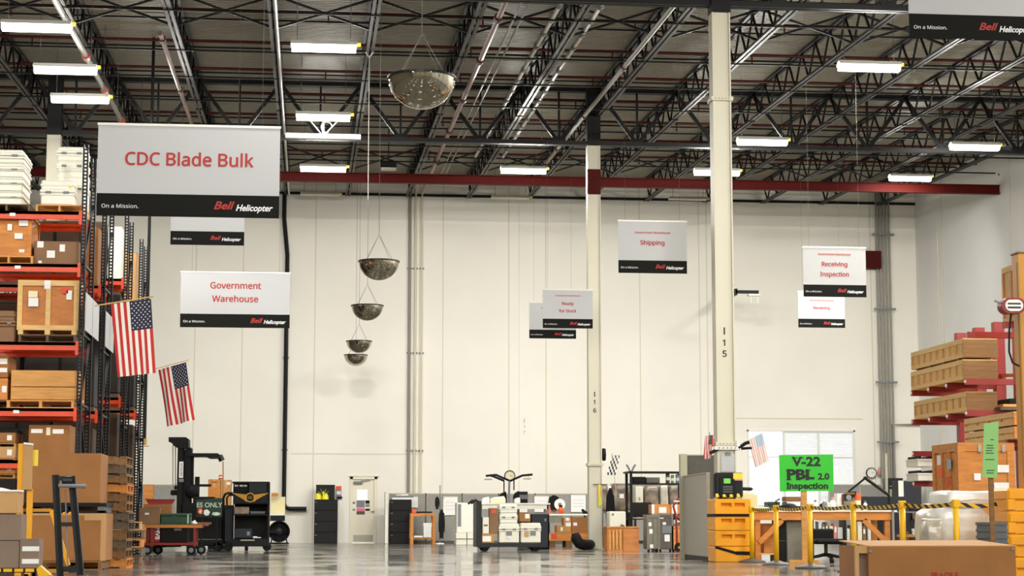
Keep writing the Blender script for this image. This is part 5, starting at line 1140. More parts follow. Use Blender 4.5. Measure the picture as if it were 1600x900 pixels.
p = at(848, 792, DS); r = thing('traffic_cone', 'small orange cone at the left end of the steel table', 'cone', (at(860, 792, DS).x, DS + .2, zs + .002)); 
r.location.x = at(858.5, 792, DS).x
part(r, 'cone_body', smooth(MB().lathe([(.09, .02), (.03, .26), (0, .27)], 14)), 'sticker_orange'); part(r, 'cone_base', MB().box((0, 0, .01), (.2, .2, .02)), 'sticker_orange')
r = thing('steel_chair_arm', 'x', 'tool', (0, 0, 0)); bpy.data.objects.remove(r)
r, w, h, dp = B('black_shoe', 'black boot-shaped pad on the steel table by column I 16', 'boot', 909, 795, 919, 803, DS + .1, .15, zs + .002); part(r, 'boot_body', MB().prism([(-w / 2, h * .8), (-w * .3, h), (w * .1, h * .6), (w / 2, h * .35), (w / 2, 0), (-w * .2, 0)], -dp / 2, dp / 2), 'black_soft'); part(r, 'boot_sole', MB().span((-w * .2, -dp / 2, 0), (w / 2, dp / 2, .02)), 'black_rubber')
# wooden platform with cartons
DP = 52.5
a = at(846, 840, DP).x; b = at(924, 840, DP).x; zt = at(885, 832.5, DP).z
r = thing('wooden_platform', 'low orange wooden platform under the cartons', 'platform', ((a + b) / 2, DP + .4, 0)); hw = (b - a) / 2
part(r, 'deck', MB().span((-hw, -.4, zt - .22), (hw, .4, zt)), 'wood_orange'); part(r, 'warning_sticker', MB().span((-hw + .28, -.406, zt - .16), (-hw + .42, -.4, zt - .02)), 'sticker_red'); part(r, 'side_label', MB().span((-hw + .1, -.406, zt - .18), (-hw + .25, -.4, zt - .05)), 'wood_pale')
for sx in (-.55, .1, .75): part(r, 'skid', MB().span((sx * hw - .08, -.38, 0), (sx * hw + .08, .38, zt - .22)), 'wood_brown')
carton('large brown carton on the wooden platform by column I 16', 893, 808, 922, 832, DP + .05, .6, zt + .002, 'cardboard', ((-.3, .55, .2, .2, 'paper'),), tape=False)
carton('tan carton with a white address label on the wooden platform', 881, 809, 892.5, 832, DP, .5, zt + .002, 'kraft', ((.1, .55, .7, .25, 'paper'), (0, .9, .5, .2, 'paper')), tape=False)
carton('small tan carton at the left of the platform load', 869.5, 821, 881, 832.5, DP, .4, zt + .002, 'kraft', ((.2, .5, .3, .5, 'paper_cream'),), tape=False)
# black hose
A = at(908, 845, 46.2); r = thing('duct_hose', 'curved black ducting hose on the floor left of column I 16', 'hose', (A.x, 46.2, 0))
pts = [Vector((at(x, y, 46.2).x - A.x, yy, max(at(x, y, 46.2).z, .13))) for x, y, yy in ((899, 833, 0), (900, 841, 0), (905, 849, 0), (913, 853, .05), (922, 854, .3), (930, 854, .8))]
part(r, 'hose', smooth(MB().tube(pts, [.09, .13, .13, .13, .12, .12], 14)), 'black_rubber')
for p in pts[1:4]: part(r, 'hose_ring', MB().lathe([(.132, -.01), (.14, 0), (.132, .01)], 14, c=p), 'black_paint')
# things hung on column I 16
X16 = C16.location.x
p = at(942, 710, 47.2); single('fire_bell', smooth(MB().lathe([(0, -.16), (.05, -.14), (.06, 0), (.05, .14), (0, .16)], 12)).box((-.06, 0, 0), (.06, .04, .06)), 'black_paint', 'slim black device on the right of column I 16', 'device', (X16 + .23, 47.3, p.z))
p = at(932, 773, 47.1); r = thing('safety_vest', 'yellow strap hung on the front of column I 16', 'strap', (X16 + .09, 47.12, at(0, 790, 47.1).z)); h = at(932, 757, 47.1).z - r.location.z
part(r, 'strap', MB().span((-.03, -.015, 0), (.03, .015, h)), 'sticker_yellow'); part(r, 'strap_clip', MB().span((-.01, -.025, 0.02), (.05, -.015, h * .4)), 'hivis'); part(r, 'hook', MB().bar((-.16, 0, h), (.2, 0, h), .02), 'black_paint')
garment('black harness and coats hanging on the right of column I 16', 934, 763, 948, 850, 46.95, 'black_soft', 'harness')
o = [q for q in bpy.data.objects if q.get('label') == 'black harness and coats hanging on the right of column I 16'][0]; o.location.x = X16 + .33
# checkered flag
p0 = at(962, 742, 50.6); p1 = at(950, 711, 50.6); r = thing('checkered_flag', 'small black and white checkered flag beside column I 16', 'flag', p0)
mb = MB(); W_ = p0.x - p1.x + .02; Hh = p1.z - p0.z
for i in range(5):
    for j in range(7):
        x0 = -W_ * (1 - j * .09) + W_ * .2 * i; z0 = Hh * j / 7; w_ = W_ * .2 * (1 - j * .05)
        mb._add([(x0, .02 * math.sin(i * 1.3), z0), (x0 + w_, .02 * math.sin((i + 1) * 1.3), z0 - .01), (x0 + w_, .02 * math.sin((i + 1) * 1.3), z0 + Hh / 7 - .01), (x0, .02 * math.sin(i * 1.3), z0 + Hh / 7)], [(0, 1, 2, 3)], (i + j) % 2)
part(r, 'flag_cloth', mb, ['print_black', 'paper']); part(r, 'staff', MB().tube([(0.02, 0, -.6), (-W_ * .45, 0, Hh * 1.1)], .008, 5), 'trim_beige')
# ---------------------------------------------------------------- wrapped goods and shelving behind column I 16
DV = 50.8
def lumpy(w, d, h, amp, seed, nx=10, ny=6, nz=8, taper=.0):
    mb = MB(); idx = {}
    def vert(i, j, k):
        if (i, j, k) in idx: return idx[i, j, k]
        p = Vector((-w / 2 + w * i / nx, -d / 2 + d * j / ny, h * k / nz)); c = Vector((0, 0, h * .45)); s_ = 1 - taper * (k / nz) ** 2
        e = sum(1 for q, n_ in ((i, nx), (j, ny), (k, nz)) if q in (0, n_)); p.x *= s_; p.y *= s_
        if k > 0:
            n3 = noise.noise_vector(p * 3.2 + Vector((seed, seed * 2, 0))); p += n3 * amp
            if e > 1: p += (c - p).normalized() * amp * 1.6 * (e - 1)
        idx[i, j, k] = len(mb.v); mb.v.append(tuple(p)); return idx[i, j, k]
    def face(a, b, c, d_): mb.f.append((a, b, c, d_)); mb.m.append(0)
    for i in range(nx):
        for k in range(nz):
            face(vert(i, 0, k), vert(i + 1, 0, k), vert(i + 1, 0, k + 1), vert(i, 0, k + 1)); face(vert(i + 1, ny, k), vert(i, ny, k), vert(i, ny, k + 1), vert(i + 1, ny, k + 1))
    for j in range(ny):
        for k in range(nz):
            face(vert(0, j + 1, k), vert(0, j, k), vert(0, j, k + 1), vert(0, j + 1, k + 1)); face(vert(nx, j, k), vert(nx, j + 1, k), vert(nx, j + 1, k + 1), vert(nx, j, k + 1))
    for i in range(nx):
        for j in range(ny):
            face(vert(i, j, nz), vert(i + 1, j, nz), vert(i + 1, j + 1, nz), vert(i, j + 1, nz)); face(vert(i, j + 1, 0), vert(i + 1, j + 1, 0), vert(i + 1, j, 0), vert(i, j, 0))
    return smooth(mb)
def wrapped(label, x0, y0, x1, y1, d, dp, z0, m, seed, inner='cardboard_dark', amp=.018):
    r, w, h, dp = B('wrapped_pallet_load', label, 'wrapped goods', x0, y0, x1, y1, d, dp, z0)
    part(r, 'plastic_wrap', lumpy(w, dp, h, amp, seed), m); part(r, 'top_sheet', MB().span((-w * .4, -dp * .35, h - .02), (w * .4, dp * .35, h + .012), bev=.01), inner)
    return r
r, w, h, dp = B('steel_table', 'grey steel table carrying the wrapped loads right of column I 16', 'table', 938, 799, 990, 852, DV, .9, 0)
part(r, 'table_top', MB().span((-w / 2, -dp / 2, h - .05), (w / 2, dp / 2, h)), 'grey_case')
for sx in (-1, 1):
    for sy in (-1, 1): part(r, 'leg', MB().span((sx * (w / 2 - .05) - .03, sy * (dp / 2 - .05) - .03, 0), (sx * (w / 2 - .05) + .03, sy * (dp / 2 - .05) + .03, h - .05)), 'stretcher_steel')
zv = h + .003
wrapped('tan load in clear wrap just right of column I 16', 939, 757, 949, 798, DV + .02, .6, zv, 'wrap_brown', 1.3, 'cardboard'); wrapped('narrow white wrapped load between two brown ones', 949.5, 759, 956, 798, DV + .02, .6, zv, 'wrap_white', 4.1, 'paper')
r = wrapped('large grey-brown wrapped load with a white square label', 956.5, 756, 986, 798, DV + .02, .7, zv, 'wrap_brown', 2.2); paper(r, 0, .4, .12, .12, -.37)
DK = 46.2
r, w, h, dp = B('water_cooler', 'cream office machine standing behind the orange chest', 'machine', 952, 799, 978, 860, DK - .6, .45, 0)
part(r, 'machine_body', MB().span((-w / 2, -dp / 2, 0), (w / 2, dp / 2, h), bev=.02), 'plastic_white2'); part(r, 'badge', MB().lathe([(0, -.005), (.03, -.005), (.03, 0)], 10, axis='y', c=(-w * .28, -dp / 2, h * .92)), 'photo_grey'); part(r, 'tap', MB().tube([(w * .3, -dp / 2 - .06, h * .62), (w * .3, -dp / 2, h * .66), (w * .2, -dp / 2 - .05, h * .6)], .04, 6), 'grey_case')
r = crate('orange wooden chest with slatted left end right of column I 16', 949, 825.5, 998.5, 862, 43.6, .6, 0, 'wood_orange', 'wood_orange', 1, feet=False, name='wooden_chest'); 
w = at(998, 840, 43.6).x - at(949, 840, 43.6).x; h = at(970, 825.5, 43.6).z
for k in range(4): part(r, 'slat', MB().span((-w / 2 + .03 + k * .08, -.315, .05), (-w / 2 + .08 + k * .08, -.3, h - .05)), 'wood_pine')
part(r, 'front_panel', MB().span((-w / 2 + .36, -.315, .0), (w / 2, -.3, h - .01)), 'plywood'); part(r, 'chest_top', MB().span((-w / 2 - .02, -.33, h + .012), (w / 2 + .02, .31, h + .04)), 'wood_orange')
# black shelf rack with desk and monitor
A = at(1028, 855, DK); a = at(986.5, 800, DK).x; b = at(1070, 800, DK).x; hw = (b - a) / 2
r = thing('shelf_desk', 'black tubular desk with overhead shelves behind the grey cases', 'desk', ((a + b) / 2, DK + .35, 0))
def zz(y): return at(1028, y, DK).z
for x in (-hw, hw):
    for y in (-.33, .33): part(r, 'post', MB().span((x - .03, y - .03, 0), (x + .03, y + .03, zz(738))), 'black_paint')
part(r, 'top_bar', MB().span((-hw - .08, -.36, zz(739)), (hw, .36, zz(736.5))), 'black_paint'); part(r, 'upper_shelf', MB().span((-hw, -.35, zz(757)), (hw, .35, zz(755))), 'black_paint'); part(r, 'desk_top', MB().span((-hw - .1, -.4, zz(812)), (hw, .36, zz(810))), 'black_paint')
for s in (-1, 1): part(r, 'horn', MB().tube([(-hw, -.33, zz(740)), (-hw + s * .06, -.33, zz(731)), (-hw + s * .11, -.33, zz(726))], .025, 6), 'photo_grey')
part(r, 'leg_panel', MB().span((-.05, -.3, 0), (.0, .3, zz(812))), 'black_paint')
zsf = zz(755) + .003; zdk = zz(810) + .003
for (x0, y0, x1, y1, m, nm, lb, cat, z_, dy) in ((989, 745, 1009, 755, 'black_soft', 'receiver', 'black receiver box on the upper black shelf', 'device', zsf, .05), (1010, 746, 1031, 755, 'grey_case_dark', 'receiver', 'brown-grey box beside the receiver on the upper shelf', 'device', zsf, .05)):
    rr, w, h, dp = B(nm, lb, cat, x0, y0, x1, y1, DK + dy, .35, z_); part(rr, 'case', MB().span((-w / 2, -dp / 2, 0), (w / 2, dp / 2, h), bev=.01), m); part(rr, 'front_plate', MB().span((-w * .45, -dp / 2 - .006, h * .15), (w * .45, -dp / 2, h * .85)), m)
for (px, wpx, yt, m, lb) in ((1044.5, 6, 739, 'grey_case', 'grey can on the upper black shelf'), (1052, 5, 742, 'green_board', 'green and white can between the other two on the shelf'), (1061, 8, 741, 'flag_blue_pale', 'blue and white can at the right of the upper shelf')):
    p = at(px, 755, DK + .1); q = at(px + wpx / 2, yt, DK + .1); R = q.x - p.x; h = q.z - zsf; rr = thing('can', lb, 'can', (p.x, DK + .2, zsf), group='cans on the upper shelf')
    part(rr, 'can_body', smooth(MB().lathe([(0, 0), (R, 0), (R, h * .95), (0, h * .95)], 16)), m); part(rr, 'can_lid', MB().lathe([(R * .9, h * .95), (R * .9, h), (0, h)], 16), 'photo_grey'); part(rr, 'can_label', MB().lathe([(R * 1.01, h * .3), (R * 1.01, h * .6)], 16), 'paper')
r, w, h, dp = B('monitor', 'wide black monitor on the black desk', 'monitor', 988, 785, 1018, 808, DK + .02, .05, None); z0 = r.location.z
part(r, 'screen', MB().span((-w / 2, -.025, 0), (w / 2, .025, h), bev=.008), 'monitor'); part(r, 'stand', MB().box((0, .06, (zdk - z0) / 2 + .02), (.08, .04, max(.02, z0 - zdk + .04))).box((0, .04, zdk - z0 + .008), (.26, .16, .014)), 'black_paint')
r, w, h, dp = B('document', 'cream sheets lying on the black desk in front of the monitor', 'papers', 990, 809, 1016, 810, DK - .02, .18, zdk); part(r, 'sheet', MB().span((-w / 2, -.09, 0), (w / 2, .09, .012)), 'paper_cream'); part(r, 'sheet', MB().span((-w * .2, -.1, .012), (w * .45, .05, .018)), 'paper')
# wrapped goods behind the shelf
DZ = 49.2
r, w, h, dp = B('steel_table', 'steel table behind the black shelf desk', 'table', 990, 797, 1068, 851, DZ, 1.0, 0); part(r, 'table_top', MB().span((-w / 2, -dp / 2, h - .05), (w / 2, dp / 2, h)), 'plastic_white2')
for sx in (-1, 1):
    for sy in (-1, 1): part(r, 'leg', MB().span((sx * (w / 2 - .05) - .03, sy * (dp / 2 - .05) - .03, 0), (sx * (w / 2 - .05) + .03, sy * (dp / 2 - .05) + .03, h - .05)), 'stretcher_steel')
zq = h + .003
wrapped('brown carton load in wrap seen below the upper shelf', 1007, 759, 1030, 797, DZ + .05, .7, zq, 'wrap_brown', 6.1); wrapped('pale loose plastic wrap load in the middle of the shelf', 1031, 757, 1045, 797, DZ + .05, .6, zq, 'wrap_clear', 8.4, 'paper', .03); wrapped('brown wrapped load at the right behind the shelf', 1046, 758, 1063, 797, DZ + .05, .7, zq, 'wrap_brown', 9.7)
r, w, h, dp = B('upright_cabinet', 'cream upright cabinet behind the monitor', 'cabinet', 993, 760, 1005, 797, DZ + .05, .5, zq); part(r, 'panel_body', MB().span((-w / 2, -dp / 2, 0), (w / 2, dp / 2, h), bev=.01), 'plastic_white2'); part(r, 'panel_handle', MB().span((-.01, -dp / 2 - .02, h * .4), (.02, -dp / 2, h * .55)), 'brass')
# grey cases in front
DQ = 43.5
def gcase(label, x0, y0, x1, y1, d, dp, m, tg):
    r, w, h, dp = B('shipping_case', label, 'case', x0, y0, x1, y1, d, dp, 0)
    part(r, 'shell', MB().span((-w / 2, -dp / 2, .06), (w / 2, dp / 2, h * .9), bev=.015), m); part(r, 'lid', MB().span((-w / 2 - .008, -dp / 2 - .008, h * .905), (w / 2 + .008, dp / 2, h), bev=.01), m)
    for sx in (-1, 1): part(r, 'edge_rail', MB().span((sx * w / 2 - .02, -dp / 2 - .012, .05), (sx * w / 2 + .02, -dp / 2 + .01, h)), 'grey_case'); part(r, 'caster', MB().lathe([(0, -.02), (.03, -.02), (.03, .02), (0, .02)], 10, axis='x', c=(sx * w * .38, -dp * .35, .03)), 'black_rubber')
    for q in tg: paper(r, q[0] * w, q[1] * h, q[2] * w, q[3] * h, -dp / 2 - .002, q[4])
    part(r, 'seam', MB().span((-.006, -dp / 2 - .006, .1), (.006, -dp / 2, h * .88)), 'grey_case_dark'); return h
hc = gcase('tall light grey shipping case with stickers', 1012, 804, 1029, 862, DQ, .6, 'grey_case', ((-.3, .74, .3, .1, 'paper'), (-.2, .55, .3, .12, 'paper'), (-.15, .15, .3, .1, 'paper')))
gcase('tall dark grey shipping case with two white papers', 1030, 804, 1050.5, 862, DQ + .02, .6, 'grey_case_dark', ((.1, .6, .75, .2, 'photo_grey'), (.1, .37, .4, .18, 'paper'), (-.3, .93, .3, .08, 'paper'), (-.1, .76, .25, .07, 'paper')))
carton('tan carton with white patches on top of the light grey case', 1018, 788, 1047, 803.5, DQ + .05, .4, hc + .015, 'wood_orange', ((-.42, .5, .15, .95, 'paper'), (.1, .4, .4, .6, 'paper')), tape=False); carton('smaller tan carton with a white patch left of the partition', 1047.5, 788, 1064, 803.5, DQ + .05, .4, hc + .015, 'wood_orange', ((-.1, .5, .5, .95, 'paper'),), tape=False)
hy = gcase('short yellow-orange case left of the partition', 1051, 822, 1066, 862, DQ + .02, .6, 'wood_orange', ((0, .5, .1, .6, 'wood_pine'),))
r, w, h, dp = B('lid_tray', 'dark lid with a white cup lying on the yellow-orange case', 'tray', 1051, 813, 1066, 822, DQ + .05, .4, hy + .004); part(r, 'tray_body', MB().span((-w / 2, -.2, 0), (w / 2, .2, .05), bev=.01), 'plastic_grey'); part(r, 'cup', MB().lathe([(0, .05), (.06, .05), (.08, .14), (0, .14)], 12, c=(-.02, 0, 0)), 'paper')
A = at(1060, 860, 42.6); r = thing('hand_truck', 'red hand truck leaning beside the partition', 'hand truck', (A.x, 42.75, 0)); 
def L(px, py, y=0): p = at(px, py, 42.6) - r.location; return Vector((p.x, y, p.z))
part(r, 'frame', MB().tube([L(1058, 785), L(1054, 790), L(1057, 802), L(1059, 815), L(1060, 857)], .025, 8), 'red_paint'); part(r, 'grip', MB().box(L(1063, 780), (.12, .06, .06), bev=.015).box(L(1063, 808), (.12, .06, .06), bev=.015), 'red_bin'); part(r, 'crossbar', MB().bar(L(1055, 783), L(1066, 783), .03).bar(L(1058, 815), L(1066, 815), .03), 'paper')
part(r, 'wheel', MB().lathe([(.03, -.03), (.1, -.03), (.11, 0), (.1, .03), (.03, .03)], 16, axis='y', c=(L(1063, 850).x, 0, .11)), 'black_rubber'); part(r, 'toe_plate', MB().span((L(1054, 850).x, -.12, .0), (L(1066, 850).x, 0, .02)), 'red_paint')
# ---------------------------------------------------------------- tall partition by column I 15
def panel(p0, p1, z0, z1, t=.06):
    """upright slab between two floor points"""
    d_ = Vector((p1[0] - p0[0], p1[1] - p0[1], 0)); n_ = Vector((-d_.y, d_.x, 0)).normalized() * t / 2
    return MB().prism([(p0[0] - n_.x, p0[1] - n_.y), (p1[0] - n_.x, p1[1] - n_.y), (p1[0] + n_.x, p1[1] + n_.y), (p0[0] + n_.x, p0[1] + n_.y)], z0, z1, plane='xy')
pa = at(1071, 800, 35.5); pb = at(1107, 800, 32.95); zA = at(1107, 738, 32.95).z
r = thing('cubicle_panel', 'tall beige fabric cubicle panel left of column I 15', 'partition', (0, 0, 0))
part(r, 'fabric', panel((pa.x, pa.y), (pb.x, pb.y), .08, zA - .02), 'partition_beige'); part(r, 'top_cap', panel((pa.x, pa.y), (pb.x, pb.y), zA - .02, zA, .08), 'trim_beige'); part(r, 'kick_strip', panel((pa.x, pa.y), (pb.x, pb.y), 0, .08, .05), 'black_paint')
zB = at(1068, 710, 35.7).z; part(r, 'end_post', MB().span((pa.x - .09, pa.y - .02, 0), (pa.x + .04, pa.y + .12, zB)), 'trim_beige')
q0 = at(1074, 760, 35.72); q1 = at(1121, 760, 35.72)
r = thing('cubicle_panel', 'dark grey fabric panel above and behind the beige one', 'partition', (0, 0, 0)); part(r, 'fabric', MB().span((q0.x - .0, 35.72, .08), (q1.x, 35.79, zB - .02)), 'partition_dark'); part(r, 'top_cap', MB().span((q0.x, 35.71, zB - .02), (q1.x, 35.8, zB)), 'trim_beige'); part(r, 'foot', MB().span((q0.x, 35.72, 0), (q1.x, 35.79, .08)), 'black_paint')
# ---------------------------------------------------------------- column protectors
def protector(X, Y, label, w=.62, h=1.06, straps=True, n=4):
    r = thing('column_protector', label, 'protector', (X, Y, 0)); hh = h / n
    for k in range(n):
        z0 = k * hh; m_ = MB()
        if straps:
            y = -w / 2; zt_ = z0 + hh - (.006 if k < n - 1 else 0); pk = (z0 + hh * .5, z0 + hh * .72) if k > 0 else (z0 + hh * .97, z0 + hh * .97)
            m_.span((-w / 2 + .004, y + .07, z0), (w / 2 - .004, w / 2, zt_), bev=.015)
            xs4 = [-w / 2, -w * .32, -w * .03, w * .05, w * .34, w / 2]
            m_.span((-w / 2, y, pk[1] if k else z0), (w / 2, y + .1, zt_), bev=.012)
            if k:
                m_.span((-w / 2, y, z0), (w / 2, y + .1, pk[0]), bev=.012)
                for a_, b_ in ((0, 1), (2, 3), (4, 5)): m_.span((xs4[a_], y + .002, pk[0] - .01), (xs4[b_], y + .1, pk[1] + .01))
            part(r, 'shell_tier', m_, 'yellow_protector'); continue
        m_.span((-w / 2, -w / 2, z0 + hh * .42), (w / 2, w / 2, z0 + hh - .008), bev=.03)
        m_.span((-w / 2 + .02, -w / 2 + .025, z0), (w / 2 - .02, w / 2 - .025, z0 + hh * .45))
        for sx in (-1, 1):
            m_.span((sx * w / 2 - sx * .1, -w / 2 + .004, z0 + .004), (sx * w / 2, -w / 2 + .1, z0 + hh * .5), bev=.01)
        m_.span((-.04, -w / 2 + .004, z0 + .004), (.04, -w / 2 + .1, z0 + hh * .5), bev=.01)
        part(r, 'shell_tier', m_, 'yellow_protector')
    if straps:
        part(r, 'strap', MB().span((-w / 2 - .006, -w / 2 - .006, h * .72), (w / 2 + .006, w / 2 + .006, h * .765)), 'black_rubber')
        part(r, 'strap', MB().bar((-w / 2, -w / 2 - .004, h * .24), (w * .1, -w / 2 - .004, h * .14), .008, .045).bar((w * .08, -w / 2 - .004, h * .145), (w / 2, -w / 2 - .004, h * .14), .008, .06), 'black_rubber')
    return r
X15 = C15.location.x
protector(X15 + .02, 32.45, 'yellow plastic protector strapped round the foot of column I 15')
pz = at(1590, 762, 22.0).z; pxr = at(1575, 820, 22.0).x
protector(pxr + .31, 22.3, 'yellow plastic protector cut off by the right picture edge', h=pz, straps=False, n=4)
r = thing('crane_post', 'tall yellow post rising from the protector at the right edge', 'post', (at(1591, 600, 22.3).x + .12, 22.3, 0)); zt = at(1593, 398, 22.3).z
part(r, 'post', MB().span((-.11, -.11, 0), (.11, .11, zt)), 'yellow_dark'); part(r, 'post_cap', MB().span((-.12, -.12, zt), (.12, .12, zt + .02)), 'wood_brown'); part(r, 'rib', MB().span((-.115, -.05, 1.2), (-.11, .05, zt - .1)), 'yellow_dark')
# things mounted on column I 15
yf = 32.6 - .15
r, w, h, dp = B('time_clock', 'black time clock with a green screen on column I 15', 'device', 1117, 738.5, 1161, 777, 32.2, .18, None)
part(r, 'casing', MB().span((-w / 2, -dp / 2, .0), (w / 2, dp / 2, h), bev=.02), 'rack_black'); part(r, 'front_plate', MB().span((-w * .34, -dp / 2 - .012, h * .12), (w * .22, -dp / 2, h * .82), bev=.008), 'black_paint'); part(r, 'screen', MB().span((-w * .19, -dp / 2 - .018, h * .56), (w * .05, -dp / 2 - .01, h * .76)), 'screen_green'); part(r, 'yellow_notice', MB().span((w * .15, -dp / 2 - .016, h * .74), (w * .49, -dp / 2 - .01, h * .98)), 'sticker_yellow'); part(r, 'red_strip', MB().span((w * .2, -dp / 2 - .017, h * .68), (w * .48, -dp / 2 - .01, h * .74)), 'sticker_pink')
for k in range(4):
    x0 = -w / 2 + .01 + k * w / 4; part(r, 'hazard_stripe', MB().prism([(x0, .005), (x0 + w * .13, .005), (x0 + w * .08, h * .15), (x0 - w * .0, h * .15)], -dp / 2 - .008, -dp / 2 + .002), 'sticker_yellow')
for k in range(3): part(r, 'key_row', MB().span((-w * .22, -dp / 2 - .018, h * (.2 + .1 * k)), (w * .12, -dp / 2 - .01, h * (.25 + .1 * k))), 'plastic_grey')
part(r, 'bracket', MB().span((-w * .3, dp / 2, h * .3), (w * .2, dp / 2 + .14, h * .7)), 'black_paint'); part(r, 'side_arm', MB().tube([(w / 2, 0, h * .35), (w / 2 + .16, 0, h * .34), (w / 2 + .2, 0, h * .34)], [.03, .03, .0], 8), 'black_paint')
p0 = at(1127, 737.5, yf); p1 = at(1148, 709.5, yf); r = thing('clipboard', 'pale clipboard above the time clock on column I 15', 'clipboard', ((p0.x + p1.x) / 2, yf + .02, p0.z)); w = p1.x - p0.x; h = p1.z - p0.z
part(r, 'board', MB().span((-w / 2, -.012, 0), (w / 2, 0, h), bev=.004), 'banner_white'); part(r, 'clip', MB().span((-w * .2, -.022, h - .03), (w * .2, -.01, h)).tube([(-.05, -.016, h), (-.04, -.016, h + .025), (.04, -.016, h + .025), (.05, -.016, h)], .006, 5), 'photo_grey')
z = at(1130, 700, yf).z
r = thing('flag_bracket', 'white drilled bracket with black arms across column I 15', 'bracket', (X15, yf, z)); part(r, 'crossbar', MB().span((-.22, -.04, -.03), (.24, -.005, .03)), 'white_metal')
for k in range(5): part(r, 'bolt', MB().lathe([(0, -.012), (.012, -.012), (.012, 0)], 8, axis='y', c=(-.14 + .07 * k, -.04, 0)), 'photo_grey')
part(r, 'reflector', MB().box((-.24, 0, .1), (.03, .03, .12)), 'sticker_red'); part(r, 'end_block', MB().span((.16, -.05, .03), (.22, 0, .13)), 'white_metal')
q = at(1170, 692, yf) - r.location; part(r, 'arm', MB().tube([(.2, -.02, .0), (q.x - .06, -.03, q.z - .005), (q.x, -.03, q.z + .01)], .03, 8), 'black_paint'); q2 = at(1174, 700, yf) - r.location; q3 = at(1152, 701.5, yf) - r.location; part(r, 'arm', MB().tube([(.15, .02, q3.z), (q2.x, -.03, q2.z)], .022, 8), 'black_soft'); q = at(1109, 708, yf) - r.location; part(r, 'arm', MB().tube([(-.15, -.0, -.02), (q.x, -.03, q.z)], .03, 8), 'black_paint')
r = thing('flag', 'faded American flag in front of the window, on column I 15', 'flag', at(1170, 692, yf)); f0 = at(1169, 687.5, yf - .03) - r.location; f1 = at(1191, 676.5, yf - .03) - r.location
flag(r, f0, f1 - f0, .47, (f1 - f0).length, ('flag_red_backlit', 'flag_white_backlit', 'flag_blue_pale'), .008, (.12, 0, .0))  # window backlight is put into these pale cloth colours
r = thing('flag', 'small furled American flag left of column I 15', 'flag', at(1109, 708, yf)); f0 = at(1102.5, 679, yf - .03) - r.location; f1 = at(1107, 675, yf - .03) - r.location
flag(r, (f0.x, 0, f0.z - .02), (.16, .02, .02), .40, .15, ('flag_red', 'flag_white', 'flag_blue'), .03, (-.03, 0, 0), 2, .5); part(r, 'staff', MB().tube([(0, 0, 0), (.0, 0, f1.z)], .006, 5), 'wood_brown')
# ================================================================= inspection area on the right
# stanchions with striped tape
posts = [(1175, 31.9, 790.5), (1213, 29.9, 789), (1266, 27.8, 788), (1334, 25.7, 786), (1411, 23.7, 783), (1495, 22.3, 781)]
pos = []
nm_ = ['farthest yellow stanchion, beside the column protector', 'second farthest yellow stanchion, left of the green sign post', 'third yellow stanchion, right of the green sign post', 'fourth yellow stanchion, at the left end of the long carton', 'fifth yellow stanchion, behind the long carton', 'nearest yellow stanchion, in front of the white wrapped load']
for (px, d, yt) in posts: pos.append(Vector((at(px, 850, d).x, d, 0)))
for i, (px, d, yt) in enumerate(posts):
    h = .94; r = thing('stanchion', nm_[i], 'stanchion', pos[i], group='yellow tape stanchions')
    part(r, 'post', smooth(MB().lathe([(0, .05), (.04, .05), (.04, h - .08), (0, h - .08)], 14)), 'yellow_safety'); part(r, 'tape_head', MB().span((-.042, -.042, h - .1), (.042, .042, h), bev=.008), 'yellow_safety'); part(r, 'tape_slot', MB().span((.012, -.04, h - .09), (.036, .04, h - .01)), 'black_paint')
    part(r, 'rubber_base', smooth(MB().lathe([(0, 0), (.23, 0), (.23, .015), (.2, .03), (.1, .055), (.04, .075), (0, .075)], 24)), 'grey_case_dark')
    nxt = pos[i + 1] if i < 5 else Vector((pxr + .02, 22.3, 0))
    dv = nxt - pos[i]; Ln = dv.length; n = max(6, int(Ln / .085)); n -= n % 2; mb = MB(); sk = .5 * Ln / n; tz0, tz1 = h - .075, h - .025
    u = dv / Ln
    def TP(t, z):
        t = min(max(t, 0.03), Ln - .03); sag = -.03 * math.sin(math.pi * t / Ln); return tuple(u * t + Vector((0, 0, z + sag)))
    for k in range(n):
        t0 = Ln * k / n; t1 = Ln * (k + 1) / n
        mb._add([TP(t0 + sk, tz0), TP(t1 + sk, tz0), TP(t1 - sk, tz1), TP(t0 - sk, tz1)], [(0, 1, 2, 3)], k % 2)
    part(r, 'barrier_tape', mb, ['yellow_safety', 'print_black'], 'yellow and black striped tape')
# green inspection sign
DS2 = 29.4
A = at(1258, 884, DS2); r = thing('sign_stand', 'bright green sign reading V-22 PBL 2.0 Inspection on a wooden post', 'sign', (A.x, DS2, 0))
def L(px, py, y=0): p = at(px, py, DS2) - r.location; return Vector((p.x, y, p.z))
part(r, 'post', MB().span((-.045, -.02, .03), (.045, .02, L(1258, 720).z)), 'wood_pine')
part(r, 'foot', MB().span((-.26, -.06, 0), (.2, -.02, .09)), 'wood_pine'); part(r, 'foot', MB().span((-.05, -.3, 0), (.05, .3, .03)), 'wood_pine')
s = part(r, 'sign_board', MB().prism([(L(1218, 766).x, L(1218, 768).z), (L(1302, 766).x, L(1302, 767).z), (L(1302, 766).x, L(1302, 710).z), (L(1217.5, 766).x, L(1217, 711).z)], -.03, -.02), 'green_sign')
def serif_word(root, word, x, z, size, wd, bold):
    """heavy letters with slab feet; wd is the width the word should take"""
    me = text_mesh(word, size, bold=bold); xs = [v.co.x for v in me.vertices]; w0 = max(xs) - min(xs); sx = wd / w0
    me2 = me.copy(); me2.transform(Matrix.Scale(sx, 4, (1, 0, 0))); me2.materials.clear(); me2.materials.append(M['print_black'])
    return mo('lettering', me2, root, (x, -.032, z), (math.pi / 2, 0, 0))
sc = L(1262, 740)
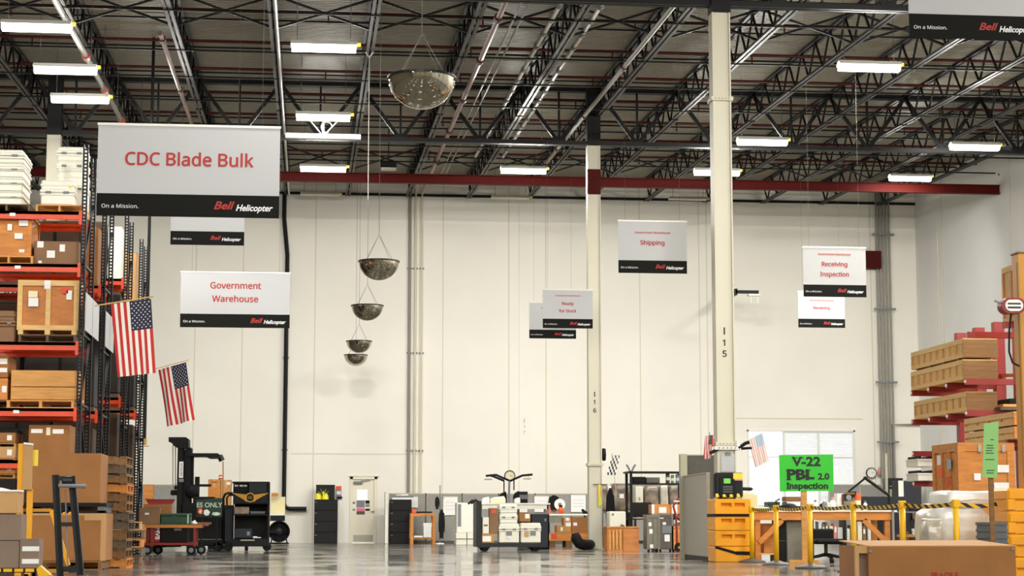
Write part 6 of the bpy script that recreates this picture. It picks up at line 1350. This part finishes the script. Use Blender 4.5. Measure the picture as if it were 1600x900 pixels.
def px2m(n): return n / 1.0 * (L(1302, 740).x - L(1218, 740).x) / 84
for word, xa, xb, yc, hpx, bold in (('V-22', 1237, 1282, 722, 19, .007), ('PBL', 1228, 1271, 742, 20, .01), ('2.0', 1277, 1295, 745, 13, .005), ('Inspection', 1229, 1293, 759.5, 13.5, .005)):
    serif_word(s, word, L((xa + xb) / 2, yc).x, L(0, yc).z if False else L((xa + xb) / 2, yc).z, px2m(hpx), px2m(xb - xa), bold)
def serif(xa, xb, y): part(s, 'serif', MB().span(L(xa, y + .9, -.034), L(xb, y - .4, -.03)), 'print_black')
for xa, xb, y in ((1236, 1246, 715.3), (1247, 1255, 715.3), (1228, 1236, 749.5), (1227, 1235, 735), (1243, 1250, 749.5), (1243, 1250, 735), (1257, 1266, 735), (1257, 1263, 749.5), (1228, 1234, 763.6), (1228, 1234, 755.6)): serif(xa, xb, y)
# second, pale green sign
DS3 = 20.4
A = at(1551, 845, DS3); r = thing('sign_stand', 'narrow pale green notice on a post by the white wrapped load', 'sign', (A.x, DS3, 0)); 
def L(px, py, y=0): p = at(px, py, DS3) - r.location; return Vector((p.x, y, p.z))
part(r, 'post', MB().span((-.025, -.015, .03), (.025, .015, L(1550, 700).z)), 'wood_brown'); part(r, 'foot', MB().span((-.2, -.04, 0), (.2, .04, .03)), 'wood_brown'); part(r, 'foot', MB().span((-.04, -.2, 0), (.04, .2, .03)), 'wood_brown')
s = part(r, 'notice', MB().prism([(L(1533.5, 747).x, L(1533, 746).z), (L(1557, 747).x, L(1557, 747).z), (L(1559, 660).x, L(1559, 659).z), (L(1536, 660).x, L(1536, 662).z)], -.03, -.022), 'green_board')
for (xa, xb, y) in ((1540, 1550, 696), (1540, 1551, 700), (1539, 1549, 704), (1539, 1551, 708), (1538, 1552, 718), (1540, 1552, 735), (1540, 1551, 739), (1546, 1551, 687)): part(s, 'print_line', MB().span(L(xa, y + .8, -.033), L(xb, y - .5, -.03)), 'green_box')
# workbench
DW2 = 32.4
A = at(1281, 880, DW2); a = at(1177, 800, DW2).x; b = at(1394, 800, DW2).x; hw = (b - a) / 2; zt = at(1281, 797, DW2).z
r = thing('inspection_bench', 'long wooden inspection bench behind the stanchions', 'bench', ((a + b) / 2, DW2 + .45, 0)); bench = r
part(r, 'bench_top', MB().span((-hw - .03, -.48, zt - .03), (hw + .08, .48, zt)), 'plastic_white2'); part(r, 'apron', MB().span((-hw, -.45, zt - .17), (hw, -.41, zt - .03)), 'wood_orange'); part(r, 'apron', MB().span((-hw, .41, zt - .17), (hw, .45, zt - .03)), 'wood_orange')
for sx in (-1, 1):
    for sy in (-1, 1): part(r, 'leg', MB().span((sx * (hw - .08) - .045, sy * .38 - .045, 0), (sx * (hw - .08) + .045, sy * .38 + .045, zt - .03)), 'wood_orange')
    part(r, 'knee_brace', MB().bar((sx * (hw - .1), -.43, zt - .55), (sx * (hw - .5), -.43, zt - .17), .04, .09), 'wood_orange')
part(r, 'steel_edge', MB().span((hw - .02, -.5, .02), (hw + .02, -.46, zt)), 'pipe_grey')
ztb = zt + .003
def small(name, label, cat, x0, y0, x1, y1, d, dp, z0, pieces):
    rr, w, h, dp = B(name, label, cat, x0, y0, x1, y1, d, dp, z0)
    for nm, mb, m in pieces(w, h, dp): part(rr, nm, mb, m)
    return rr
bx_ = lambda w, h, d, f0=0, f1=1: MB().span((-w / 2, -d / 2, h * f0), (w / 2, d / 2, h * f1), bev=.008)
small('cutting_mat', 'green mat at the left of the inspection bench', 'mat', 1182, 793, 1206, 797, DW2 + .3, .4, ztb, lambda w, h, d: (('mat_sheet', bx_(w, .02, d), 'green_box'), ('mat_roll', MB().tube([(-w / 2, 0, .03), (w / 2, 0, .03)], .025, 8), 'paper_teal')))
small('laptop', 'dark green instrument case on the bench left of the sign', 'case', 1200, 784, 1219, 797, DW2 + .5, .3, ztb, lambda w, h, d: (('case_body', bx_(w, h, d, 0, .6), 'green_dark'), ('case_lid', bx_(w, h, d, .62, 1), 'green_dark')))
small('cable_heap', 'heap of black cables on the bench left of the sign', 'cables', 1219, 786, 1252, 797, DW2 + .25, .3, ztb, lambda w, h, d: (('cable_coil', smooth(MB().lathe([(0, h), (w * .25, h * .9), (w * .48, h * .4), (w * .5, 0), (0, 0)], 16)), 'black_rubber'), ('loose_cable', MB().tube([(-w * .5, 0, h * .3), (-w * .6, 0, h * 1.3), (-w * .42, 0, h * 1.6)], .015, 6), 'black_paint')))
small('parts_box', 'flat orange-brown box with white tags on the bench', 'box', 1227, 776, 1253, 797, DW2 + .6, .25, ztb, lambda w, h, d: (('box_base', bx_(w, h, d, 0, .62), 'dark_blue'), ('white_tag', MB().span((-w * .4, -d / 2 - .01, h * .3), (w * .4, -d / 2, h * .6)), 'paper'), ('box_lid', bx_(w, h, d, .65, 1), 'wood_brown')))
def bottle(label, px, wpx, yt, d, m, cap, grp='bottles on the inspection bench'):
    p = at(px, 790, d); R = (at(px + wpx, 790, d).x - p.x) / 2; h = at(px, yt, d).z - ztb; rr = thing('bottle', label, 'bottle', (p.x, d, ztb), group=grp)
    part(rr, 'bottle_body', smooth(MB().lathe([(0, 0), (R, 0), (R, h * .6), (R * .5, h * .78), (0, h * .78)], 14)), m); part(rr, 'bottle_cap', smooth(MB().lathe([(R * .5, h * .76), (R * .5, h), (0, h)], 12)), cap)
for i, (px, wpx, yt, m, c_, lb) in enumerate(((1274, 8, 781, 'paper', 'photo_grey', 'white squat bottle just right of the sign post'), (1288, 9, 780, 'photo_grey', 'paper', 'grey bottle second right of the sign post'), (1301, 10, 777, 'paper', 'sticker_pink', 'larger white bottle with a pinkish cap on the bench'), (1283, 5, 784, 'black_soft', 'paper', 'small dark bottle between white ones on the bench'), (1294, 6, 785, 'paper_teal', 'paper', 'small pale green bottle left of the larger white one'), (1352, 6, 782, 'paper', 'grey_case', 'small white bottle right of the orange-capped one'))): bottle(lb, px, wpx, yt, DW2 + .4 + .05 * (i % 2), m, c_)
small('sample_box', 'upright white and brown box left of the magnifier', 'box', 1308, 771, 1318, 797, DW2 + .55, .2, ztb, lambda w, h, d: (('box_body', bx_(w, h, d, 0, .97), 'paper'), ('box_side', MB().span((w * .2, -d / 2 - .006, h * .3), (w / 2 + .004, -d / 2, h * .95)), 'wood_brown'), ('box_flap', bx_(w, h, d, .97, 1), 'paper')))
small('paint_can', 'white jar with a bright orange top on the bench', 'jar', 1336, 771, 1347, 797, DW2 + .35, .12, ztb, lambda w, h, d: (('jar_body', smooth(MB().lathe([(0, 0), (w * .45, 0), (w * .45, h * .62), (0, h * .62)], 14)), 'paper_cream'), ('jar_top', smooth(MB().lathe([(w * .5, h * .6), (w * .5, h * .92), (w * .4, h), (0, h)], 14)), 'sticker_orange')))
A = at(1391, 797, DW2 + .3); r = thing('magnifier_lamp', 'black folding magnifier lamp clamped to the bench', 'lamp', (A.x - .1, DW2 + .4, ztb))
def L(px, py, y=0): p = at(px, py, DW2 + .4) - r.location; return Vector((p.x, y, p.z))
part(r, 'lower_arm', MB().tube([L(1389, 774), L(1352, 747)], .028, 8), 'black_paint'); part(r, 'upper_arm', MB().tube([L(1352, 747), L(1326, 768)], .018, 8), 'black_paint'); part(r, 'elbow', MB().lathe([(0, -.03), (.03, -.03), (.03, .03), (0, .03)], 10, axis='y', c=L(1352, 747)), 'black_paint')
part(r, 'clamp_post', MB().tube([L(1389, 774), L(1389, 797)], .022, 8), 'black_paint')
hd = part(r, 'lamp_head', MB().prism([(L(1318, 778).x, L(1318, 772).z), (L(1324, 768).x, L(1324, 768).z), (L(1337, 768).x, L(1337, 768).z), (L(1335, 774).x, L(1335, 774).z), (L(1328, 782).x, L(1328, 782).z), (L(1320, 783).x, L(1320, 783).z)], -.06, .06), 'black_paint'); part(hd, 'lens', MB().lathe([(0, -.01), (.05, -.01), (.05, .01), (0, .01)], 18, axis='y', c=L(1324.5, 777.5, -.065)), 'chrome'); part(hd, 'tan_trim', MB().span(L(1319, 772.5, -.068), L(1334, 769.5, -.06)), 'wood_brown')
# beside and below the bench
small('cardboard_box', 'stepped beige carton behind the column protector', 'box', 1160, 771, 1184, 797, DW2 + 1.6, .4, 0, lambda w, h, d: (('carton_body', bx_(w, h, d, 0, .985), 'tan_wall'), ('flap', bx_(w * .6, h, d, .985, 1), 'tan_wall')))
carton('orange-tan carton under the left of the inspection bench', 1193, 818, 1211, 862, DW2 + .25, .4, at(0, 866, DW2 + .25).z, 'wood_orange', tape=False)
zb_ = at(0, 866, DW2 + .25).z
small('under_shelf', 'low shelf under the bench carrying the orange-tan carton', 'shelf', 1188, 866, 1216, 884, DW2 + .2, .5, 0, lambda w, h, d: (('shelf_board', MB().span((-w / 2, -d / 2, zb_ - .03), (w / 2, d / 2, zb_ - .003)), 'wood_pale'), ('shelf_side', MB().span((-w / 2, -d / 2, 0), (-w / 2 + .02, d / 2, zb_ - .03)).span((w / 2 - .02, -d / 2, 0), (w / 2, d / 2, zb_ - .03)), 'plastic_grey')))
small('tool_chest', 'narrow black chest under the bench left of the grey board', 'cabinet', 1217, 813, 1229, 882, DW2 + .15, .5, 0, lambda w, h, d: (('chest_body', bx_(w, h * .97, d), 'black_paint'), ('chest_top', MB().span((-w / 2, -d / 2, h * .97), (w / 2, d / 2, h)), 'black_soft'), ('chest_seam', MB().span((-w / 2, -d / 2 - .004, h * .5), (w / 2, -d / 2, h * .51)), 'plastic_grey')))
small('grey_board', 'grey-brown upright board under the bench by the sign post', 'board', 1230, 812.5, 1257, 883, DW2 + .12, .05, 0, lambda w, h, d: (('board', MB().span((-w / 2, -d / 2, 0), (w / 2, d / 2, h)), 'grey_case'), ('edge', MB().span((-w / 2, -d / 2 - .004, h - .02), (w / 2, d / 2, h)), 'grey_case_dark')))
# shelf with binders behind the bench
DSH = 37.5
a = at(1270, 830, DSH).x; b = at(1372, 830, DSH).x; hw2 = (b - a) / 2
r = thing('parts_shelf', 'dark low shelf seen under the inspection bench', 'shelf', ((a + b) / 2, DSH + .2, 0)); zs1 = at(1320, 846, DSH).z; zs2 = at(1320, 808, DSH).z
for z in (zs1, zs2): part(r, 'shelf_board', MB().span((-hw2, -.2, z - .03), (hw2, .2, z)), 'stretcher_steel')
for x in (-hw2, 0, hw2): part(r, 'upright', MB().span((x - .02, -.2, 0), (x + .02, .2, zs2)), 'stretcher_steel')
bi = 0
for x0, x1, yt, m in ((1279, 1284, 815, 'paper'), (1285, 1289, 818, 'photo_grey'), (1290, 1294, 816, 'cardboard'), (1296, 1302, 822, 'paper_cream'), (1303, 1308, 818, 'sticker_pink'), (1309, 1317, 824, 'paper'), (1323, 1328, 826, 'paper'), (1329, 1333, 820, 'grey_case'), (1340, 1347, 815, 'paper_cream'), (1348, 1353, 822, 'cardboard_dark'), (1356, 1362, 812, 'paper'), (1363, 1368, 820, 'kraft')):
    small('binder', '%s upright folder from the left on the dark low shelf' % ['first', 'second', 'third', 'fourth', 'fifth', 'sixth', 'seventh', 'eighth', 'ninth', 'tenth', 'eleventh', 'last'][bi], 'binder', x0, yt, x1, 846, DSH + .08, .25, zs1 + .002, lambda w, h, d: (('cover', bx_(w, h, d), m), ('spine_label', MB().span((-w * .3, -d / 2 - .003, h * .5), (w * .3, -d / 2, h * .8)), 'paper')))['group'] = 'folders on the dark low shelf'; bi += 1
# chair
DCH = 31.6
A = at(1291, 884, DCH); r = thing('task_chair', 'black swivel task chair under the bench', 'chair', (A.x, DCH, 0)); zs = at(1291, 846, DCH).z
part(r, 'seat', MB().box((.02, 0, zs), (.5, .46, .09), bev=.035), 'black_soft'); part(r, 'backrest', MB().box((.0, .26, zs + .1), (.42, .06, .22), bev=.025), 'black_soft'); part(r, 'column', MB().tube([(0, 0, .1), (0, 0, zs - .04)], .03, 10), 'stretcher_steel')
for k in range(5):
    an = k * 2 * math.pi / 5 - .25; e = Vector((.3 * math.cos(an), .3 * math.sin(an), .09)); lg = part(r, 'base_arm', MB().tube([(0, 0, .14), e * .6 + Vector((0, 0, .05)), e], [.03, .025, .02], 8), 'black_paint'); part(lg, 'caster', MB().lathe([(0, -.025), (.035, -.025), (.035, .025), (0, .025)], 12, axis='x', c=(e.x, e.y, .035)), 'black_rubber')
# dark cabinets and workstation at right
small('computer_cabinet', 'tall dark navy cabinet at the right end of the bench', 'cabinet', 1396, 799, 1421, 880, 33.6, .6, 0, lambda w, h, d: (('cabinet_body', bx_(w, h * .97, d), 'dark_blue'), ('cabinet_top', MB().span((-w / 2 - .01, -d / 2 - .01, h * .97), (w / 2 + .2, d / 2, h)), 'photo_grey'), ('door_seam', MB().span((.0, -d / 2 - .004, .05), (.012, -d / 2, h * .95)), 'black_paint')))
DN = 40.5
small('blue_desk', 'long dark navy workstation desk behind the magnifier lamp', 'desk', 1356, 775, 1445, 864, DN, .9, 0, lambda w, h, d: (('desk_top', MB().span((-w / 2, -d / 2, h * .72), (w / 2, d / 2, h * .76)), 'black_paint'), ('back_screen', MB().span((-w / 2, d / 2 - .05, h * .76), (w / 2, d / 2, h)), 'dark_blue'), ('side_screen', MB().span((-w / 2, -d / 2, h * .1), (-w / 2 + .05, d / 2, h * .97)), 'dark_blue'), ('drawer_unit', bx_(w * .3, h * .7, d * .9), 'dark_blue'), ('leg_panel', MB().span((w / 2 - .05, -d / 2, 0), (w / 2, d / 2, h * .72)), 'dark_blue')))
zn = at(1400, 775, DN).z
small('file_cabinet', 'dark blue-grey cabinet with a white side above the workstation', 'cabinet', 1404, 751, 1440, 800, 43.2, .5, 0, lambda w, h, d: (('cabinet_body', bx_(w, h, d), 'dark_blue'), ('white_side', MB().span((-w / 2, -d / 2 - .01, h * .5), (-w / 2 + w * .22, -d / 2, h)), 'plastic_white'), ('drawer_front', MB().span((-w * .25, -d / 2 - .008, h * .55), (w * .48, -d / 2, h * .97)), 'dark_blue')))
small('printer', 'grey printer against the wall below the conduits', 'printer', 1387, 747, 1411, 764, 60.4, .5, at(1399, 764, 60.4).z, lambda w, h, d: (('printer_body', bx_(w, h, d), 'stretcher_steel'), ('tray', MB().span((-w * .4, -d / 2 - .08, h * .2), (w * .4, -d / 2, h * .3)), 'photo_grey'), ('stand_leg', MB().span((-w * .4, -.1, -1.73), (-w * .3, .1, 0)).span((w * .3, -.1, -1.73), (w * .4, .1, 0)), 'stretcher_steel')))
small('wall_post', 'slim pale post rising behind the workstation', 'post', 1384.5, 710, 1388, 860, 43.5, .06, 0, lambda w, h, d: (('post', MB().span((-w / 2, -.03, 0), (w / 2, .03, h)), 'trim_beige'), ('post_foot', MB().span((-.1, -.1, 0), (.1, .1, .02)), 'trim_beige'), ('post_cap', MB().span((-.04, -.04, h), (.04, .04, h + .02)), 'trim_beige')))
small('extinguisher', 'small red fire extinguisher on the wall right of the clock', 'extinguisher', 1372, 730, 1377.5, 744, 62.85, .15, None, lambda w, h, d: (('cylinder', smooth(MB().lathe([(0, 0), (w * .45, 0), (w * .45, h * .75), (w * .15, h * .9), (0, h * .9)], 12)), 'sticker_pink'), ('nozzle', MB().bar((0, 0, h * .9), (w * .6, -.02, h), .02), 'black_paint'), ('wall_hook', MB().span((-.03, .0, h * .4), (.03, .16, h * .5)), 'photo_grey')))
# shelf of archive boxes right of the navy cabinet
DAR = 34.5
a = at(1422, 830, DAR).x; b = at(1466, 830, DAR).x; hw2 = (b - a) / 2
r = thing('archive_shelf', 'dark shelf with boxes right of the navy cabinet', 'shelf', ((a + b) / 2, DAR + .25, 0)); zz1 = at(1440, 836, DAR).z; zz2 = at(1440, 812, DAR).z; zz0 = at(1440, 795, DAR).z
for z in (zz1, zz2, zz0): part(r, 'shelf_board', MB().span((-hw2, -.25, z - .025), (hw2, .25, z)), 'stretcher_steel')
for x in (-hw2, hw2): part(r, 'upright', MB().span((x - .02, -.25, 0), (x + .02, .25, zz0)), 'stretcher_steel')
def abox(label, x0, y0, x1, y1, z0, m): small('archive_box', label, 'box', x0, y0, x1, y1, DAR + .04, .35, z0 + .002, lambda w, h, d: (('box_body', bx_(w, h, d, 0, .7), m), ('box_lid', MB().span((-w / 2 - .01, -d / 2 - .01, h * .68), (w / 2 + .01, d / 2, h)), m), ('print', MB().span((-w * .25, -d / 2 - .014, h * .35), (w * .25, -d / 2 - .0, h * .42)), 'photo_grey')))
abox('white archive box with print, on the lowest shelf board', 1441, 815, 1461, 836, zz1, 'paper'); abox('white archive box, left one on the lowest shelf board', 1425, 826, 1439, 836, zz1, 'paper'); abox('grey-brown box on the middle shelf board', 1426, 800, 1439, 812, zz2, 'cardboard_grey'); abox('cream box on the middle shelf board', 1442, 799, 1460, 812, zz2, 'paper_cream')
for k in range(2):
    small('lumber', ('lower', 'upper')[k] + ' of two pale planks lying left of the wrapped load', 'plank', 1412, 838 + (1 - k) * 6, 1452, 842 + (1 - k) * 6, 24.6 + .05 * k, .3, at(1430, 850 - k * 7, 22.9).z if False else .40 + .075 * k, lambda w, h, d: (('plank', MB().span((-w / 2, -d / 2, 0), (w / 2, d / 2, .035)), 'wood_pine'), ('spacer', MB().span((-w * .4, -d / 2, .035), (-w * .3, d / 2, .072)).span((w * .3, -d / 2, .035), (w * .4, d / 2, .072)), 'wood_brown')))
small('plank_rack', 'low wooden trestle under the two pale planks', 'trestle', 1414, 850, 1450, 900, 24.62, .3, 0, lambda w, h, d: (('leg', MB().span((-w * .45, -d / 2, 0), (-w * .35, d / 2, .4)), 'wood_brown'), ('leg', MB().span((w * .35, -d / 2, 0), (w * .45, d / 2, .4)), 'wood_brown'), ('rail', MB().span((-w * .35, -.03, .3), (w * .35, .03, .36)), 'wood_brown')))
# long carton in the foreground
DL = 17.6
A = at(1338, 870, DL); r = thing('long_carton', 'long low cardboard carton in the right foreground marked FRAGILE', 'box', (0, DL, 0)); a = at(1357, 870, DL).x; b = at(1587, 870, DL).x; r.location.x = (a + b) / 2; hw = (b - a) / 2; h = at(1450, 852.5, DL).z; dp = 1.0
part(r, 'carton_body', MB().span((-hw, 0, 0), (hw, dp, h - .01)), 'cardboard'); part(r, 'top_flap', MB()._add([(-hw, 0, h - .01), (hw, 0, h - .01), (hw, dp, h + .03), (-hw, dp, h + .03), (-hw, 0, h), (hw, 0, h), (hw, dp, h + .04), (-hw, dp, h + .04)], [(0, 3, 2, 1), (4, 5, 6, 7), (0, 1, 5, 4), (2, 3, 7, 6), (1, 2, 6, 5), (0, 4, 7, 3)]), 'kraft')
part(r, 'end_board', MB().span((-hw - .12, .02, h - .07), (-hw, .06, h)).span((-hw - .12, .02, 0), (-hw - .085, .06, h - .07)), 'cardboard_light'); part(r, 'end_inset', MB().span((-hw - .085, .08, 0), (-hw, .1, h - .07)), 'cardboard_grey')
part(r, 'corner_bolt', MB().lathe([(0, -.012), (.015, -.012), (.02, 0)], 10, axis='y', c=(-hw + .02, 0, h - .05)), 'chrome'); part(r, 'corner_bolt', MB().lathe([(0, -.012), (.015, -.012), (.02, 0)], 10, axis='y', c=(hw - .03, 0, h - .03)), 'chrome')
q = at(1476, 899.5, DL); text(r, 'FRAGILE', .075, (q.x - r.location.x, -.003, q.z), 'print_red', bold=.002, sx=.95)
# white wrapped load and pallet
DWL = 23.0
pallet('wood_brown', 'pallet under the white wrapped load', (at(1503, 850, DWL).x, DWL + .45, 0), group='pallets on the floor', sc=(.78, .8, 1))
wrapped('bulky white shrink-wrapped load behind the long carton', 1462, 790, 1556, 880, DWL, .9, .13, 'wrap_white', 3.3, 'plastic_white', .05)
small('mattress_pack', 'flat white wrapped slab on top of the bulky load', 'wrapped goods', 1481, 767, 1566, 791, DWL + .05, .8, at(1510, 790.5, DWL).z + .004, lambda w, h, d: (('plastic_wrap', lumpy(w, d, h, .015, 5.5, 10, 6, 3), 'wrap_white'), ('wrap_fold', MB().tube([(-w * .45, -d / 2 - .0, h * .3), (0, -d / 2 - .01, h * .45), (w * .45, -d / 2, h * .35)], .008, 5), 'paper')))
r = wrapped('sagging clear-wrapped bundle at the left of the white load', 1448, 812, 1478, 880, DWL - .35, .33, .02, 'wrap_clear', 7.7, 'wrap_white', .04)
r, w, h, dp = B('plastic_tote', 'dark grey ribbed tote right of the pale green notice post', 'tote', 1549, 816, 1576, 880, 20.9, .5, 0)
part(r, 'tote_body', MB().span((-w / 2 + .01, -dp / 2 + .01, 0), (w / 2 - .01, dp / 2 - .01, h)), 'plastic_grey')
for k in range(6): part(r, 'rib', MB().span((-w / 2, -dp / 2, h - .03 - k * .075), (w / 2, dp / 2, h - k * .075)), 'photo_grey' if False else 'plastic_grey')
# big orange crate
DO = 26.6
r = crate('big orange plywood crate with stickers behind the white load', 1499, 693, 1588, 892, DO, 1.15, 0, 'wood_orange', 'wood_orange', 1, ((.25, .80, .28, .06, 'paper'), (.25, .66, .26, .06, 'paper'), (-.17, .735, .12, .055, 'paper')), bw=.11, side_cols=3)
w = at(1588, 800, DO).x - at(1499, 800, DO).x; h = at(1540, 693, DO).z
for fz, fy, m in ((.84, -.2, 'flag_blue_pale'), (.78, .2, 'sticker_orange'), (.88, .25, 'paper'), (.70, -.1, 'sticker_red')): part(r, 'sticker', MB().box((-w / 2 - .004, fy, fz * h), (.006, .16, .14)), m)
for sx in (-.12, .3): part(r, 'latch', MB().box((sx * w, -.585, h - .07), (.05, .02, .1)), 'chrome')
# cantilever rack with long crates
UX = 12.25
r = thing('cantilever_rack', 'red cantilever rack carrying long crates at right', 'rack', (UX, 33.6, 0))
lv = [at(1505, 598, 33).z, at(1505, 646, 33).z, at(1445, 705, 35.1).z, at(1445, 752, 35.1).z]
for i, Y in enumerate((32.1, 33.1, 34.1, 35.1)):
    y = Y - 33.6; part(r, 'upright', MB().span((-.09, y - .09, 0), (.09, y + .09, at(1585, 504, 33.1).z)), 'rack_red'); part(r, 'base', MB().span((-1.1, y - .06, 0), (.1, y + .06, .12)), 'rack_red')
    for k, z in enumerate(lv):
        if k >= 2 and Y < 34.5: continue
        am = part(r, 'arm', MB().span((-.98, y - .045, z - .1), (-.09, y + .045, z)), 'rack_red'); part(am, 'arm_tip', MB().span((-.99, y - .04, z - .07), (-.98, y + .04, z - .02)), 'paper')
part(r, 'brace', MB().bar((0, -1.5, 3.2), (0, 1.5, 3.4), .06).bar((0, -1.5, 1.0), (0, 1.5, 3.0), .04), 'rack_red')
def longcrate(label, px, Y0, Yl, z0, z1, w, m='wood_pine', pm='wood_pale', n=8):
    X = at(px, 560, Y0).x; rr = thing('long_crate', label, 'crate', (X + w / 2, Y0 + Yl / 2, z0), group='long pale wooden crates'); h = z1 - z0; t = .02
    part(rr, 'body', MB().span((-w / 2 + t, -Yl / 2, 0), (w / 2 - t, Yl / 2, h)), pm); part(rr, 'end_panel', MB().span((-w / 2, -Yl / 2 - .015, 0), (w / 2, -Yl / 2, h)), 'wood_brown' if m == 'wood_pine' else 'wood_orange')
    for sx in (-1, 1):
        for za, zb in ((0, .07), (h - .07, h)): part(rr, 'rail', MB().span((sx * w / 2, -Yl / 2, za), (sx * (w / 2 - t), Yl / 2, zb)), pm)
        for k in range(n + 1):
            y = -Yl / 2 + k * (Yl - .06) / n; part(rr, 'batten', MB().span((sx * w / 2, y, .07), (sx * (w / 2 - t), y + .06, h - .07)), m)
    part(rr, 'lid', MB().span((-w / 2, -Yl / 2, h), (w / 2, Yl / 2, h + .015)), pm); return rr
zA0 = lv[0] + .003; zA1 = at(1505, 564, 32.2).z
zc = zA0 + (at(1505, 529, 32.2).z - zA0) / 2
longcrate('long crate on the upper rack arms, lower of two', 1504, 32.2, 2.9, zA0, zc - .025, .62); 
longcrate('long crate on the upper rack arms, upper of two', 1505, 32.2, 2.9, zc + .03, at(1505, 530, 32.2).z, .62)
for k in range(4): single('spacer_block', MB().box((0, 0, 0), (.6, .06, .036)).box((0, 0, .012), (.5, .04, .01)), 'wood_brown', '%s spacer stick between the two upper long crates' % ('nearest', 'second', 'third', 'farthest')[k], 'spacer', (at(1504, 560, 32.2).x + .31, 32.5 + k * .75, zc + .008), group='spacer sticks between crates')
longcrate('long crate on the second rack arms', 1508, 32.2, 2.9, lv[1] + .003, at(1508, 613, 32.2).z, .55)
small('plywood_sheets', 'stack of grey-brown boards beside the crate on the second arms', 'boards', 1563, 618, 1606, 640, 31.9, 1.6, lv[1] + .003, lambda w, h, d: (('board', MB().span((-w / 2, -d / 2, 0), (w / 2, d / 2, .05)), 'wood_grey'), ('board', MB().span((-w * .4, -d / 2, .055), (w / 2, d / 2, .1)), 'wood_pine'), ('board', MB().span((-w * .1, -d * .45, .11), (w / 2, d / 2, .2)), 'black_soft')))
zC = [at(1501, 694, 30).z, at(1501, 676, 30).z, at(1501, 656, 30).z]
longcrate('lower of two pale crates just above the big orange crate', 1581, 27.9, 2.2, zC[0], zC[1] - .02, .9, 'wood_orange', 'wood_pale', 4); longcrate('upper of two pale crates just above the big orange crate', 1581, 27.9, 2.2, zC[1] + .02, zC[2], .9, 'wood_orange', 'wood_pale', 4)
xs0 = at(1581, 560, 27.9).x
r = thing('cantilever_rack', 'nearer red cantilever rack mostly hidden by the yellow post', 'rack', (xs0 + 1.15, 29.0, 0))
for y in (-.7, .9):
    part(r, 'upright', MB().span((-.09, y - .09, 0), (.09, y + .09, 4.3)), 'rack_red'); part(r, 'base', MB().span((-1.1, y - .06, 0), (.1, y + .06, .12)), 'rack_red')
    for z in (zC[0] - .003, 3.72): part(r, 'arm', MB().span((-1.12, y - .045, z - .1), (-.09, y + .045, z)), 'rack_red')
for k in range(3): single('spacer_block', MB().box((0, 0, 0), (.85, .06, .036)).box((0, 0, 0.01), (.7, .04, .01)), 'wood_brown', '%s spacer stick between the two pale crates above the orange one' % ('nearest', 'middle', 'farthest')[k], 'spacer', (xs0 + .45, 28.1 + k * .8, zC[1]), group='spacer sticks between crates')
a = at(1568, 440, 29.6)
longcrate('pale framed crate high at the right edge behind the yellow post', 1597, 27.9, .75, 3.725, at(1570, 418, 28.4).z, .9, 'wood_orange', 'wood_pale', 2)
for k, (ya, yb) in enumerate(((709, 727), (729, 749))):
    pass
zz_a = lv[3] + .003; zz_b = at(1445, 708, 35.2).z
for k in range(2):
    z0 = zz_a + k * ((zz_b - zz_a) / 2); hh = (zz_b - zz_a) / 2 - .12
    small('white_case', ('lower', 'upper')[k] + ' of two white cases on the far rack arms by the wall', 'case', 1434, 700, 1462, 750, 34.8, .7, z0, lambda w, h, d: (('case_body', bx_(w, hh * .8, d), 'plastic_white'), ('case_lid', MB().span((-w / 2 - .01, -d / 2 - .01, hh * .8), (w / 2 + .01, d / 2, hh)), 'plastic_white'), ('runner', MB().span((-w * .4, -d / 2, hh), (-w * .3, d / 2, hh + .05)).span((w * .3, -d / 2, hh), (w * .4, d / 2, hh + .05)), 'black_soft')))
# hoist on the post
p = at(1582, 478, 22.0); r = thing('hoist', 'red and white oval hoist hanging at the yellow post', 'hoist', p); s_ = at(1592, 478, 22).x - p.x
def oval(k, y0, y1):
    pts = []
    for q in range(20):
        an = 2 * math.pi * q / 20; cx_ = .05 if math.cos(an) > 0 else -.05; pts.append(((cx_ + .09 * math.cos(an)) * k, .09 * math.sin(an) * k))
    return MB().prism(pts, y0, y1)
part(r, 'housing', oval(1.05, -.05, .12), 'rack_red'); part(r, 'white_plate', oval(.78, -.06, -.05), 'paper'); part(r, 'black_plate', MB().span((-.08, -.065, .012), (.08, -.06, .03)).span((-.08, -.065, -.035), (.08, -.06, -.015)), 'print_black'); part(r, 'mount_arm', MB().bar((0, .08, 0), (.2, .25, 0), .05), 'rack_red')
part(r, 'hook', MB().bar((-.13, 0, .02), (-.22, 0, .06), .02), 'photo_grey'); part(r, 'cable', MB().tube([(-.02, 0, -.09), (-.05, 0, -.3), (-.06, 0, -.55), (-.02, 0, -.68), (.06, 0, -.72)], .012, 6), 'black_rubber')
